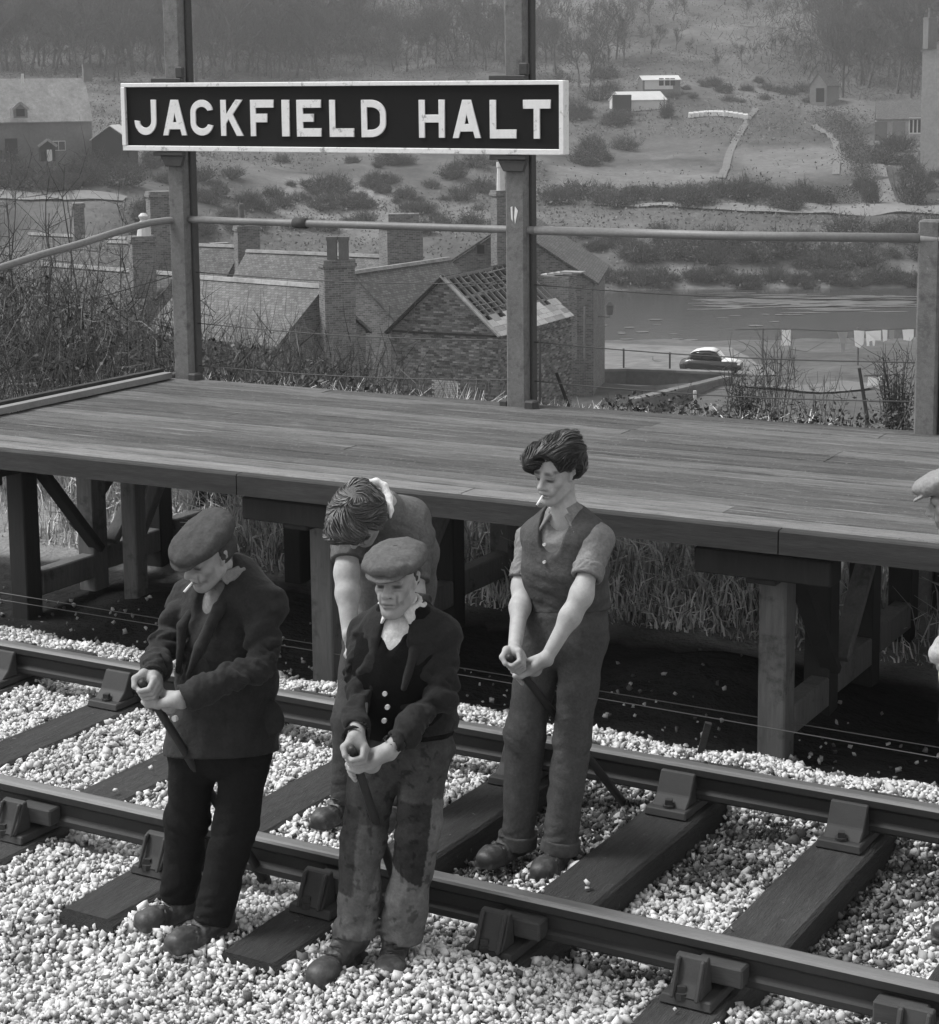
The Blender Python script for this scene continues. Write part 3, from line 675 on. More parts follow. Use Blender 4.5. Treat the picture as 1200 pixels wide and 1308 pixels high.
# ------------------------------------------------------------------ signal wires on stakes between rail and platform
MT['signalwire'] = gm('dull_signal_wire', .09, .6, ())
sw = thing('signal_wires', 'pair of thin signal wires strung low beside the platform front', 'wire', None, (0, 0, 0))
for (pa, pb, pc) in (((0, 757), (600, 855), (1200, 955)), ((0, 766), (600, 864), (1200, 968))):
    pts = [onz(*p, -.16) for p in (pa, pb, pc)]; pts = [pts[0] + (pts[0] - pts[1]) * .4] + pts
    MB().tube(smooth_pts(pts, 8), .0026, 4).build('wire', MT['signalwire'], sw)
for px, py in ((890, 955),):
    p = onz(px, py, -.2); m = MB(); m.beam(p + (0, 0, -.1), p + (.05, .02, .12), .03, .03); tag(m.build('wire_stake', MT['tarred']), 'small dark stake leaning in the ballast beyond the far rail', 'stake')
# ------------------------------------------------------------------ houses below the bank and across the river
def brickmat(name, c1, c2, mortar, bw, bh, ms, var=.3, bump=.4):
    m, t, b = _mat(name); uv = t.nodes.new("ShaderNodeUVMap"); br = t.nodes.new("ShaderNodeTexBrick")
    t.links.new(uv.outputs[0], br.inputs[0]); br.inputs["Scale"].default_value = 1; br.inputs["Brick Width"].default_value = bw; br.inputs["Row Height"].default_value = bh
    br.inputs["Mortar Size"].default_value = ms; br.inputs["Mortar Smooth"].default_value = .2
    for i, c in ((1, c1), (2, c2), (3, mortar)): br.inputs[i].default_value = (c, c, c, 1)
    n = _noise(t, .9, detail=5); n2 = _noise(t, 9, detail=4)
    bwn = t.nodes.new("ShaderNodeRGBToBW"); t.links.new(br.outputs[0], bwn.inputs[0])
    v = _vary(t, _vary(t, bwn.outputs[0], n, var), n2, var)
    c = t.nodes.new("ShaderNodeCombineColor")
    for k in range(3): t.links.new(v, c.inputs[k])
    t.links.new(c.outputs[0], b.inputs["Base Color"]); b.inputs["Roughness"].default_value = .9; b.inputs["Specular IOR Level"].default_value = .2
    if bump:
        bp = t.nodes.new("ShaderNodeBump"); bp.inputs["Strength"].default_value = bump; bp.inputs["Distance"].default_value = .02
        t.links.new(bwn.outputs[0], bp.inputs["Height"]); t.links.new(bp.outputs[0], b.inputs["Normal"])
    return m
MT['brick'] = brickmat('brick_wall', .15, .07, .18, .235, .08, .010, .35)
MT['tile'] = brickmat('clay_tile_roof', .115, .06, .04, .19, .13, .010, .4, .7)
MT['tilelight'] = brickmat('lichened_tile_roof', .15, .09, .06, .19, .13, .010, .4, .6)
MT['ridge'] = gm('pale_ridge_tiles', .22, .92, ((.8, .5), (3, .5), (9, .4)), spec=.05)
MT['brickpiece'] = gm('loose_brick', .115, .92, ((1, .3), (12, .3)), tone=True)
MT['render'] = gm('old_render', .115, .9, ((.4, .3), (3, .3)))
MT['palerender'] = gm('pale_render', .24, .9, ((.4, .3), (3, .3)))
MT['paleroof'] = gm('pale_slate_roof', .21, .9, ((.5, .4), (2, .4), (6, .3)), spec=.05)
MT['white'] = gm('whitewash', .45, .8, ((.8, .15), (6, .15)))
MT['dark'] = gm('dark_opening', .015, .9, ())
MT['woodgrey'] = gm('grey_board', .12, .85, ((2, .3), (12, .3)), rnd=.25)
MT['pot'] = gm('chimney_pot', .09, .85, ((3, .3), (14, .3)))
m, t, b = _mat('window_glass'); b.inputs["Base Color"].default_value = (.03, .03, .03, 1); b.inputs["Roughness"].default_value = .1; MT['glass'] = m
def set_uv(o, ax, ay):
    me = o.data; uv = me.uv_layers.new(name="UVMap"); ax = np.asarray(ax); ay = np.asarray(ay)
    for p in me.polygons:
        n = np.array(p.normal); hx, hy = abs(n @ ax), abs(n @ ay)
        for li in p.loop_indices:
            c = np.array(me.vertices[me.loops[li].vertex_index].co)
            if abs(n[2]) > .25 and abs(n[2]) < .97:            # a slope: along the ridge, up the slope
                d = ay if hy > hx else ax; e = ax if hy > hx else ay
                uv.data[li].uv = (c @ e, c[2] / max(math.sqrt(1 - n[2] ** 2), .2))
            elif hx > hy: uv.data[li].uv = (c @ ay, c[2])
            else: uv.data[li].uv = (c @ ax, c[2])
def upx(px, py, D): # survey point seen at a bearing and a distance along the ground
    d = ray(px, py); k = d[0] * FH[0] + d[1] * FH[1]; return CAM_POS + d * (D / k)
Z3 = np.array([0, 0, 1.0])
def house(name, label, cat, a, b_, width, drop, zbase, wall='brick', roof='tile', ridge=True, group=None, eave=.25, verge=.12, roofs=(1, -1)):
    A = upx(*a); B = upx(*b_); zr = (A[2] + B[2]) / 2; ax = B - A; ax[2] = 0; L = np.linalg.norm(ax); ax /= L
    ay = np.array([-ax[1], ax[0], 0]);
    if ay @ FH < 0: ay = -ay                                    # +ay leads away from the camera
    O = np.array([A[0], A[1], 0]); t = thing(name, label, cat, group, (0, 0, 0)); W = width / 2; ze = zr - drop
    m = MB(); P = [(-W, zbase), (W, zbase), (W, ze), (0, zr - .02), (-W, ze)]
    m.prism(P, O, ay, Z3, ax, L); w = m.build('wall', MT[wall], t); set_uv(w, ax, ay)
    sl = math.hypot(W, drop)
    for s in roofs:
        m = MB(); e = (W + eave) / W; V = []
        for x in (-verge, L + verge):
            for q, zz in ((0, 0), (e, -drop * e)):
                base = O + ax * x + ay * s * W * q; V.append(base + Z3 * (zr + zz + .03)); V.append(base + Z3 * (zr + zz + .14))
        m.add(V, [(1, 3, 7, 5), (0, 4, 6, 2), (0, 2, 3, 1), (4, 5, 7, 6), (2, 6, 7, 3), (0, 1, 5, 4)])
        r = m.build('roof', MT[roof], t); set_uv(r, ax, ay)
    if ridge:
        m = MB(); m.prism([(-.16, 0), (.16, 0), (.09, .14), (-.09, .14)], O - ax * verge + Z3 * (zr + .08), ay, Z3, ax, L + 2 * verge); m.build('ridge_tiles', MT['ridge'], t)
    return dict(t=t, O=O, ax=ax, ay=ay, L=L, W=W, zr=zr, ze=ze, zb=zbase)
def chimney(par, px, D, y_top, y_base, wpx, pots=(), mat='brick', dep=None, cap=True, pot_mat='pot'):
    """stack seen at bearing px, its top and base at picture heights taken at distance D"""
    top = upx(px, y_top, D); base = upx(px, y_base, D); w = wpx * D / FOC; d = dep or w * .7; c = np.array([top[0], top[1], 0.])
    ax = RH * .93 + FH * .36; ax /= np.linalg.norm(ax); ay = np.cross(Z3, ax)
    m = MB(); m.frame(c, ax, ay, Z3, (-w / 2, -d / 2, base[2]), (w / 2, d / 2, top[2] - .25))
    if cap:
        m.frame(c, ax, ay, Z3, (-w / 2 - .06, -d / 2 - .06, top[2] - .25), (w / 2 + .06, d / 2 + .06, top[2] - .12)); m.frame(c, ax, ay, Z3, (-w / 2 - .02, -d / 2 - .02, top[2] - .12), (w / 2 + .02, d / 2 + .02, top[2]))
    else: m.frame(c, ax, ay, Z3, (-w / 2, -d / 2, top[2] - .25), (w / 2, d / 2, top[2]))
    o = m.build('chimney', MT[mat], par); set_uv(o, ax, ay)
    for off, hpx, rpx in pots:
        h = hpx * D / FOC; r = rpx * D / FOC; p = c + ax * off * w; m = MB()
        m.tube([p + Z3 * (top[2] - .03), p + Z3 * (top[2] + h * .8), p + Z3 * (top[2] + h * .82), p + Z3 * (top[2] + h)], [r, r * .85, r, r], 10); m.build('chimney_pot', MT[pot_mat], o)
    return o
def opening(h, side, x, z0, z1, w, name, mat, proud=.05, frame=True):
    """window or door on a side wall (side = -1 near, +1 far) or, with side 'a' or 'b', on a gable"""
    t = h['t']
    if side in (-1, 1): o = h['O'] + h['ax'] * x + h['ay'] * side * h['W']; X = h['ax']; N = h['ay'] * side
    else: o = h['O'] + h['ay'] * x + (h['ax'] * h['L'] if side == 'b' else 0); X = h['ay']; N = h['ax'] * (1 if side == 'b' else -1)
    m = MB(); m.frame(o, X, N, Z3, (-w / 2, 0, z0), (w / 2, proud, z1)); f = m.build(name, MT[mat], t)
    if frame:
        m = MB(); nx = 2 if w > .6 else 1
        for i in range(nx): m.frame(o, X, N, Z3, (-w / 2 + .07 + i * (w - .07) / nx, proud, z0 + .08), (-w / 2 + (i + 1) * (w - .07) / nx, proud + .012, z1 - .08))
        m.build('pane', MT['glass'], f)
    return f
GC = 'cottages crowded below the railway bank'
# H2, the near cottage with the big gable stack
h = house('cottage', 'near brick cottage with broad chimney breast and two square pots', 'cottage', (412, 372, 70), (246, 356.5, 74), 4.7, 1.7, -11.3, roof='tilelight', group=GC)
c = chimney(h['t'], 430, 69.3, 331, 640, 41, (), dep=.7)
for px, mat in ((424, 'pot'), (439, 'pot')):
    top = upx(px, 303, 69.2); bot = upx(px, 331, 69.2); m = MB(); m.frame((top[0], top[1], 0), RH, FH, Z3, (-.17, -.17, bot[2] - .03), (.17, .17, top[2])); m.frame((top[0], top[1], 0), RH, FH, Z3, (-.2, -.2, top[2] - .1), (.2, .2, top[2] + .03)); m.build('chimney_pot', MT[mat], c)
opening(h, 'a', -.9, -8.6, -7.6, .8, 'window', 'woodgrey')
h = house('cottage', 'tiled cottage behind the roofless ruin, its ridge pale and sagging', 'cottage', (452, 351, 84), (572, 335, 90), 7.4, 3.2, -12, roof='tile', group=GC)
h = house('cottage', 'long cottage with mottled roof and big stack of clustered flues', 'cottage', (318, 322, 97), (500, 333.5, 93), 7.0, 3.3, -12.5, roof='tilelight', group=GC)
c = chimney(h['t'], 512, 91, 284, 352, 48, (), dep=1.2)
top = upx(512, 284, 91); m = MB(); m.frame((top[0], top[1], 0), RH, FH, Z3, (-.55, -.4, top[2] - .03), (.85, .4, top[2] + .42)); set_uv(m.build('chimney_pot', MT['brick'], c), RH, FH)
h = house('cottage', 'cottage left of the long roof with slim tall pot on its stack', 'cottage', (140, 306, 106), (308, 324, 102), 6.4, 3.0, -12.5, roof='tile', group=GC)
chimney(h['t'], 315, 100.5, 288, 350, 29, ((-.22, 28, 4),), dep=.8)
chimney(h['t'], 280, 105, 310, 330, 22, (), dep=.6)
h = house('cottage', 'dark roofed cottage behind the twigs with white cowl on its stack', 'cottage', (58, 341, 88), (222, 354, 83), 5.6, 2.6, -11.5, roof='tile', group=GC)
c = chimney(h['t'], 181, 82, 301, 380, 30, (), dep=.8)
p = upx(184, 301, 82); m = MB(); m.tube([p, p + Z3 * .35, p + Z3 * .6, p + Z3 * .62, p + Z3 * .66, p + Z3 * .8, p + Z3 * .84, p + Z3 * .95], [.30, .24, .17, .13, .13, .2, .2, .1], 10); m.build('chimney_pot', MT['white'], c)
chimney(h['t'], 203, 88, 244, 372, 29, (), dep=.9)
h = house('cottage', 'far small cottage almost hidden by the tall bare stems', 'cottage', (40, 300, 112), (160, 309, 108), 5.6, 2.6, -13.5, roof='tile', group=GC)
chimney(h['t'], 99, 110, 259, 312, 14, (), dep=.7)
h = house('cottage', 'gabled brick cottage with small attic window behind the ruin', 'cottage', (648, 284, 95), (672, 276, 104), 8.4, 2.75, -13.5, roof='tile', ridge=False, group=GC)
chimney(h['t'], 640, 94.5, 243, 345, 20, ((0, 36, 5.5),), dep=.8, pot_mat='white')
q = upx(613, 319, 94.7); gx_ = (q - h['O']) @ h['ay']
opening(h, 'a', gx_, q[2] - .3, q[2] + .28, .5, 'window', 'woodgrey', .06)
C6 = h

# the ruin: brick shell, half its tiles gone
ruin = thing('ruined_house', 'roofless brick house with bare rafters and slipped slates', 'house', GC, (0, 0, 0))
O = place(1.13, 75.1, 0); ax = (RH * .442 + FH * .897); ay = (-RH * .897 + FH * .442); Lr, Wr, zE, zR, zB = 7.2, 4.75, -7.0, -4.85, -11.5
def slab(name, P, o, X, N, th, mat='brick'):
    m = MB(); m.prism(P, o, X, Z3, N, th); w = m.build(name, MT[mat], ruin); set_uv(w, ax, ay); return w
gable = [(0, zB), (Wr, zB), (Wr, zE), (Wr / 2, zR), (0, zE)]
slab('wall', gable, O, ay, ax, .22); slab('wall', gable, O + ax * (Lr - .22), ay, ax, .22)
slab('wall', [(.221, zB), (Lr - .221, zB), (Lr - .221, zE), (.221, zE)], O, ax, ay, .22)
slab('wall', [(.221, zB), (Lr - .221, zB), (Lr - .221, zE), (.221, zE)], O + ay * (Wr - .22), ax, ay, .22)
def bricks(o, X, N, x0_, x1_, z0_, topf, name='brickwork', holes=()):
    m = MB(); row = 0; z = z0_; rs = random.Random(int(x1_ * 100))
    while z < zR:
        x = x0_ - (.118 if row % 2 else 0)
        while x < x1_:
            a, e = max(x, x0_), min(x + .225, x1_); zc = z + .065
            if e - a > .04 and zc < topf(a) and zc < topf(e):
                hole = any(hx0 < (a + e) / 2 < hx1 and hz0 < z < hz1 for hx0, hx1, hz0, hz1 in holes)
                pr = .012 + rs.uniform(0, .012); tn = rs.choice((.45, .6, .8, 1.0, 1.0, 1.25, 1.6)) * rs.uniform(.8, 1.2)
                if hole: tn = rs.uniform(2.6, 3.4)
                m.frame(o, X, N, Z3, (a, -pr, z), (e - .01, .0, zc), tn)
            x += .235
        z += .078; row += 1
    w = m.build(name, MT['brickpiece'], ruin, tone=True); w['kind'] = 'stuff'; return w
def gtop(x): return zE + (zR - zE) * (1 - abs(x - Wr / 2) / (Wr / 2)) - .05
bricks(O, ay, ax, 0, Wr, -10.4, gtop, holes=((1.65, 2.9, -11, -8.85),))
bricks(O, ax, ay, 0, Lr, -10.4, lambda x: zE - .05)
m = MB(); m.frame(O, ay, ax, Z3, (.05, -.05, zE - .02), (Wr - .1, -.022, zE + .05)); m.build('tie_beam', MT['dark'], ruin)
def slope_pt(x, s, side=0, lift=0.0):      # s: 0 ridge .. 1 eave ; side 0 = right (towards O), 1 = left
    yy = Wr / 2 - (Wr / 2) * s if side == 0 else Wr / 2 + (Wr / 2) * s
    return O + ax * x + ay * yy + Z3 * (zR + (zE - zR) * s + lift)
m = MB(); V = [slope_pt(x, s, 1, l) for x in (-.1, Lr) for s in (0, 1.08) for l in (.02, .12)]
m.add(V, [(1, 3, 7, 5), (0, 4, 6, 2), (0, 2, 3, 1), (4, 5, 7, 6), (2, 6, 7, 3), (0, 1, 5, 4)]); set_uv(m.build('roof', MT['tile'], ruin), ax, ay)
nraf = 13; rs = random.Random(4)
upn = np.cross(ax, (slope_pt(0, 1) - slope_pt(0, 0))); upn /= np.linalg.norm(upn); upn *= np.sign(upn[2])
for i in range(nraf):
    x = .3 + (Lr - .5) * i / (nraf - 1) + rs.uniform(-.04, .04); m = MB()
    m.beam(slope_pt(x, -.01, 0, .0), slope_pt(x + rs.uniform(-.05, .05), 1.02, 0, .0), .075, .11, upn); m.build('rafter', MT['woodgrey'], ruin)
for s in (.3, .62):
    m = MB(); m.beam(slope_pt(.1, s, 0, -.12), slope_pt(Lr - .1, s, 0, -.12), .12, .12, upn); m.build('purlin', MT['woodgrey'], ruin)
m = MB(); m.beam(slope_pt(-.05, 0, 0, .02), slope_pt(Lr * .62, 0, 0, .02), .1, .12, Z3); m.build('ridge_board', MT['woodgrey'], ruin)
m = MB(); m.beam(slope_pt(-.06, -.02, 0, .1), slope_pt(-.06, 1.04, 0, .1), .24, .06, upn); m.build('verge_board', MT['ridge'], ruin)
m = MB(); m.beam(slope_pt(-.08, -.02, 1, .1), slope_pt(-.08, 1.08, 1, .1), .14, .08, upn * 0 + Z3); m.build('verge_board', MT['dark'], ruin)
for i in range(26):                        # battens and the slates left at the eaves
    x0_, x1_ = rs.uniform(.1, 4.5), 0; x1_ = min(Lr - .1, x0_ + rs.uniform(.5, 2.6)); s = rs.uniform(.05, .66)
    m = MB(); m.beam(slope_pt(x0_, s, 0, .07), slope_pt(x1_, s + rs.uniform(-.01, .01), 0, .07), .03, .03, upn); m.build('batten', MT['woodgrey'], ruin)
MT['slate'] = gm('slipped_slate', .26, .8, ((2, .25), (12, .3)), rnd=.3)
for row, s0 in enumerate((.70, .78, .86, .94)):
    x = 0.0
    while x < Lr - .1:
        w = rs.uniform(.55, .95); e = min(x + w, Lr)
        if not (row == 0 and rs.random() < .25):
            m = MB(); l0, l1 = .075 + .012 * row, .10 + .012 * row
            V = [slope_pt(xx, ss, 0, ll) for xx in (x, e - .02) for ss, dl in ((s0, 0), (s0 + .12, .03)) for ll in (l0 + dl, l1 + dl)]
            m.add(V, [(1, 3, 7, 5), (0, 4, 6, 2), (0, 2, 3, 1), (4, 5, 7, 6), (2, 6, 7, 3), (0, 1, 5, 4)]); m.build('slate', MT['slate'], ruin)
        x = e
q = place(0, 0, 0); c1_ = upx(716, 352, 82.5); m = MB(); m.frame((c1_[0], c1_[1], 0), ax, ay, Z3, (-.5, -.6, -9), (.4, .6, c1_[2])); set_uv(m.build('wall', MT['brick'], ruin), ax, ay)
for k in range(4):
    m = MB(); p = c1_ + Z3 * (.03 + .05 * k) + ay * (.5 - .3 * k); m.beam(p + ay * .3, p - ay * (.35 + .1 * k), .55, .05, Z3); m.build('slate', MT['slate'], ruin)
m = MB(); a = upx(690, 420, 76.2); m.tube([a * [1, 1, 0] + Z3 * -11, a * [1, 1, 0] + Z3 * (zE - .05)], .05, 6); m.build('downpipe', MT['postiron'], ruin)
m = MB(); a = upx(747, 392, 93); b_ = upx(747, 458, 93); m.tube([a, b_], .06, 6); m.build('downpipe', MT['woodgrey'], C6['t'])
# lantern on its bracket
t = thing('wall_lantern', 'small street lantern on an iron bracket at the cottage corner', 'lantern', None, (0, 0, 0)); a = upx(764, 404, 93); p = upx(779, 405, 93)
MB().tube([a, p, p + Z3 * .12], .025, 5).build('bracket', MT['postiron'], t)
m = MB(); m.frame((p[0], p[1], p[2] + .12), RH, FH, Z3, (-.13, -.13, 0), (.13, .13, .42), 1, 1.35); m.build('glass', MT['render'], t)
m = MB(); m.frame((p[0], p[1], p[2] + .54), RH, FH, Z3, (-.2, -.2, 0), (.2, .2, .22), 1, .25); m.build('lamp_top', MT['postiron'], t)

# ------------------------------------------------------------------ far bank houses
h = house('farmhouse', 'long farmhouse across the river with pale roof and a small dormer', 'house', (-90, 103, 243), (107, 100.5, 250), 8.2, 5.0, -9, wall='render', roof='paleroof', ridge=False)
for px, py, w, hh, nm, mt in ((17, 187, 1.5, 1.9, 'window', 'dark'), (82, 187, 1.7, 1.2, 'window', 'white'), (-30, 187, 1.4, 1.2, 'window', 'dark')):
    q = upx(px, py, 241); x = (q - h['O']) @ h['ax']; opening(h, -1, x, q[2] - hh / 2, q[2] + hh / 2, w, nm, mt, .08, frame=(mt == 'white'))
def dormer(h, px, py, D, w, name='dormer'):
    q = upx(px, py, D); X, N = h['ax'], -h['ay']; m = MB(); m.prism([(-w / 2, -.9), (w / 2, -.9), (w / 2, .25), (0, .85), (-w / 2, .25)], q, X, Z3, -N, 2.6); f = m.build(name, MT['render'], h['t'])
    m = MB(); m.frame(q, X, N, Z3, (-w * .3, 0, -.7), (w * .3, .05, .2)); m.build('window', MT['dark'], f)
    for s in (-1, 1):
        m = MB(); m.beam(q + X * s * (w / 2 + .15) + Z3 * .12 + N * .15, q + Z3 * .98 + N * .15, .3, .1, N); m.build('verge', MT['paleroof'], f)
dormer(h, 26, 141, 240.3, 1.7)
q = upx(61, 192, 240); m = MB(); m.prism([(-.9, -1.3), (.9, -1.3), (.9, .6), (0, 1.2), (-.9, .6)], q, h['ax'], Z3, h['ay'], 1.2); f = m.build('porch', MT['dark'], h['t'])
for s in (-1, 1): MB().beam(q + h['ax'] * s * 1.15 + Z3 * .5 - h['ay'] * .1, q + Z3 * 1.35 - h['ay'] * .1, .3, .12, FH).build('verge', MT['paleroof'], f)
MB().frame(q - h['ay'] * .25 + h['ax'] * .2, h['ax'], h['ay'], Z3, (-.35, -.1, -1.3), (.25, .1, .1)).build('door', MT['white'], f)
chimney(h['t'], 111, 250, 82, 104, 11, (), mat='render', dep=1)
q = upx(29, 103, 246); MB().frame(q, RH, FH, Z3, (-.15, -.15, -.3), (.15, .15, .9)).build('finial', MT['white'], h['t'])
h = house('outhouse', 'lean outhouse with white verge boards beside the farmhouse', 'shed', (140, 163, 243), (152, 158, 248), 4.6, 1.6, -8, wall='dark', roof='white', ridge=False)
h = house('greenhouse', 'white glazed greenhouse on the far slope, lower of two', 'greenhouse', (787, 119, 338), (843, 116, 341), 5, 1.3, -5.6, wall='white', roof='white', ridge=False)
q = upx(795, 130, 334); MB().frame(q, RH, FH, Z3, (-1.6, -1, -1.6), (1.5, 1.0, 1.2)).build('shed_end', MT['dark'], h['t'])
h = house('summer_house', 'white fronted summer house with dark windows above the greenhouse', 'summer house', (818, 98, 356), (866, 96, 357), 4, .7, -2.5, wall='render', roof='white', ridge=False)
for px in (846, 854, 861):
    q = upx(px, 104, 354); opening(h, -1, (q - h['O']) @ h['ax'], q[2] - .7, q[2] + .6, .85, 'window', 'dark', .06, False)
q = upx(843, 108, 353.8); opening(h, -1, (q - h['O']) @ h['ax'], q[2] - .8, q[2] + .9, 5.2, 'front_panel', 'white', .03, False)
h = house('shed', 'tall dark garden shed with steep roof on the far slope', 'shed', (1046, 94, 345), (1062, 93, 349), 3.2, 2.0, -3.5, wall='render', roof='tile', ridge=False)
q = upx(1048, 122, 343.5); MB().frame(q, RH, FH, Z3, (-.7, -.1, -1.1), (.7, .2, 1.3)).build('door', MT['dark'], h['t'])
h = house('garage', 'double garage with tiled roof and two plank doors across the river', 'garage', (1120, 128, 305), (1210, 130, 303), 6.0, 2.6, -9, wall='palerender', roof='tile', ridge=False)
for px, w, hh, mt in ((1126, 1.9, 2.9, 'woodgrey'), (1149, 1.9, 2.9, 'woodgrey')):
    q = upx(px, 168, 300); MB().frame(h['O'] + h['ax'] * ((q - h['O']) @ h['ax']) - h['ay'] * h['W'], h['ax'], -h['ay'], Z3, (-w / 2, -.01, q[2] - hh / 2), (w / 2, .06, q[2] + hh / 2)).build('door', MT[mt], h['t'])
q = upx(1170, 161, 300); f = opening(h, -1, (q - h['O']) @ h['ax'], q[2] - 1.2, q[2] + 1.3, 2.0, 'window', 'white', .06, False)
for dx in (-.6, 0, .6):
    MB().frame(h['O'] + h['ax'] * ((q - h['O']) @ h['ax'] + dx) - h['ay'] * h['W'], h['ax'], -h['ay'], Z3, (-.2, .061, q[2] - 1), (.2, .075, q[2] + 1.1)).build('pane', MT['dark'], f)
h = house('tall_house', 'tall pale rendered house cut off by the right picture edge', 'house', (1222, 44, 262), (1226, 42, 270), 8.6, 2.2, -12, wall='palerender', roof='paleroof', ridge=False)
chimney(h['t'], 1189, 263, 22, 62, 13, ((0, 12, 3),), mat='render', dep=1.2)
# cloches in a curved white row
t = thing('cloche_row', 'curved row of white glass cloches on the garden slope', 'cloches', None, (0, 0, 0))
for k in range(12):
    px = 883 + 6.3 * k; p = hit(px, 150 - 3.2 * math.sin(k / 11 * math.pi) + 2 * (k / 11), 250, 400); m = MB(); m.prism([(-.55, 0), (.55, 0), (.4, .7), (0, .95), (-.4, .7)], p - RH * .38, FH, Z3, RH, .76); m.build('cloche', MT['white'], t)
# ------------------------------------------------------------------ yard, car and washing by the near bank
def tz(p, lift=0.0): p = np.array(p, float); p[2] = float(terr(p[0], p[1])) + lift; return p
wallt = thing('retaining_wall', 'low grey retaining wall with pale coping below the parked car', 'wall', None, (0, 0, 0))
MT['wallgrey'] = gm('old_wall', .10, .9, ((.5, .35), (4, .35)))
pts = [(748, 475, 104), (800, 474, 105), (860, 476, 105), (935, 479, 104)]
for i in range(3):
    a, b_ = upx(*pts[i]), upx(*pts[i + 1]); d = (b_ - a); d[2] = 0; L = np.linalg.norm(d); d /= L; n_ = np.array([-d[1], d[0], 0])
    m = MB(); V = [(0, -3.5), (L - .004, -3.5), (L - .004, b_[2] - a[2]), (0, 0)]; m.prism(V, a, d, Z3, n_, .5); m.build('wall_body', MT['wallgrey'], wallt)
    m = MB(); m.prism([(0, 0.004), (L - .004, b_[2] - a[2] + .004), (L - .004, b_[2] - a[2] + .14), (0, .144)], a - n_ * .06, d, Z3, n_, .62); m.build('coping', MT['yard'], wallt)
a, b_ = upx(812, 513, 86), upx(934, 483, 100); wt2 = thing('ramp_wall', 'sloping wall with pale edge leading up to the car', 'wall', None, (0, 0, 0))
d = b_ - a; d[2] = 0; L = np.linalg.norm(d); d /= L; n_ = np.array([-d[1], d[0], 0])
m = MB(); m.prism([(0, -3), (L, -3), (L, b_[2] - a[2]), (0, 0)], a, d, Z3, n_, .4); m.build('wall_body', MT['wallgrey'], wt2)
m = MB(); m.prism([(0, .004), (L, b_[2] - a[2] + .004), (L, b_[2] - a[2] + .12), (0, .124)], a - n_ * .05, d, Z3, n_, .5); m.build('coping', MT['yard'], wt2)
yd = [uD(*p) for p in ((750, 466), (800, 462), (870, 468), (960, 472))]
drape('yard', ([(5, 112), (9, 112), (13, 112), (18, 113)], [(6, 148), (10, 148), (14, 146), (19, 140)]), MT['yard'], .12)
strip('path', [(940, 520), (1000, 505), (1060, 500), (1110, 492)], (.8, 1.6, 2.2, 1.2), MT['path'], .12)
for px, y0, y1, lab in ((797, 445, 467, 'left of two iron posts on the pale yard left of the car'), (856, 450, 472, 'iron post on the pale yard just behind the car')):
    a, b_ = upx(px, y0, 112), tz(upx(px, y1, 112), -.2); tag(MB().tube([b_, a], .06, 6).build('yard_post', MT['postiron']), lab, 'post')
a, b_ = upx(888, 499, 80), upx(888, 529, 80); tag(MB().beam(b_ - Z3 * .5, a, .13, .13).build('white_post', MT['white'], bevel=.01), 'short white post standing in front of the grey wall', 'post')
a = upx(914, 523, 78); bm = bmesh.new(); bmesh.ops.create_icosphere(bm, subdivisions=2, radius=.26)
for v in bm.verts: v.co = Vector(np.array(v.co) * (1 + .25 * (vnoise(np.array(v.co) * 1.0, 5) - .5)) * np.array([1.1, .9, .9]) + a)
me = bpy.data.meshes.new('pale_stone'); bm.to_mesh(me); bm.free(); me.materials.append(MT['ridge']); o = bpy.data.objects.new('pale_stone', me); COL.objects.link(o); tag(o, 'round pale stone beside the short white post', 'stone')

# car: rounded saloon seen from its right side, bonnet to the right
MT['carpaint'] = gm('black_coachwork', .02, .18, (), spec=.6); MT['chrome'] = gm('chrome', .6, .15, (), metal=1.0); MT['tyre'] = gm('tyre', .02, .8, ())
MT['carsheen'] = gm('painted_sky_sheen', .62, .3, (), spec=.5)  # sky gleam on black roof, bonnet and windscreen, put into the colour
car = thing('parked_car', 'small rounded black saloon with gleaming roof and bonnet parked by the river', 'car', None, (0, 0, 0))
cp = tz(upx(909, 477, 113.5), .1); cx = RH * .95 + FH * -.31; cx /= np.linalg.norm(cx); cyv = np.cross(Z3, cx)
def sections(name, secs, mat, par, n=12):
    """loft of rounded sections: (x, half width, z low, z high, squareness)"""
    V = []
    for x, w, zl, zh, e in secs:
        for k in range(n):
            a = 2 * math.pi * k / n; c, s = math.cos(a), math.sin(a)
            V.append(cp + cx * x + cyv * w * np.sign(c) * abs(c) ** e + Z3 * ((zl + zh) / 2 + (zh - zl) / 2 * np.sign(s) * abs(s) ** e))
    F = [(i * n + k, i * n + (k + 1) % n, (i + 1) * n + (k + 1) % n, (i + 1) * n + k) for i in range(len(secs) - 1) for k in range(n)] + [tuple(range(n - 1, -1, -1)), tuple((len(secs) - 1) * n + k for k in range(n))]
    m = MB(); m.add(V, F); return m.build(name, mat, par, True)
sections('body', [(-1.85, .35, .45, .62, .6), (-1.75, .62, .3, .85, .5), (-1.2, .74, .22, 1.0, .45), (-.5, .77, .22, .98, .45), (.4, .76, .22, .95, .45), (1.0, .68, .25, .92, .45), (1.55, .58, .3, .85, .5), (1.8, .45, .35, .75, .55)], MT['carpaint'], car)
cab = sections('roof', [(-1.35, .45, .85, 1.0, .6), (-1.1, .58, .85, 1.3, .55), (-.6, .63, .85, 1.5, .5), (0, .63, .85, 1.52, .5), (.35, .60, .85, 1.42, .5), (.75, .52, .85, .98, .6)], MT['carpaint'], car)
sections('roof_gleam', [(-1.18, .46, 1.22, 1.30, .7), (-.95, .57, 1.36, 1.46, .7), (-.5, .62, 1.43, 1.56, .7), (.0, .62, 1.45, 1.575, .7), (.36, .58, 1.39, 1.47, .7)], MT['carsheen'], car)
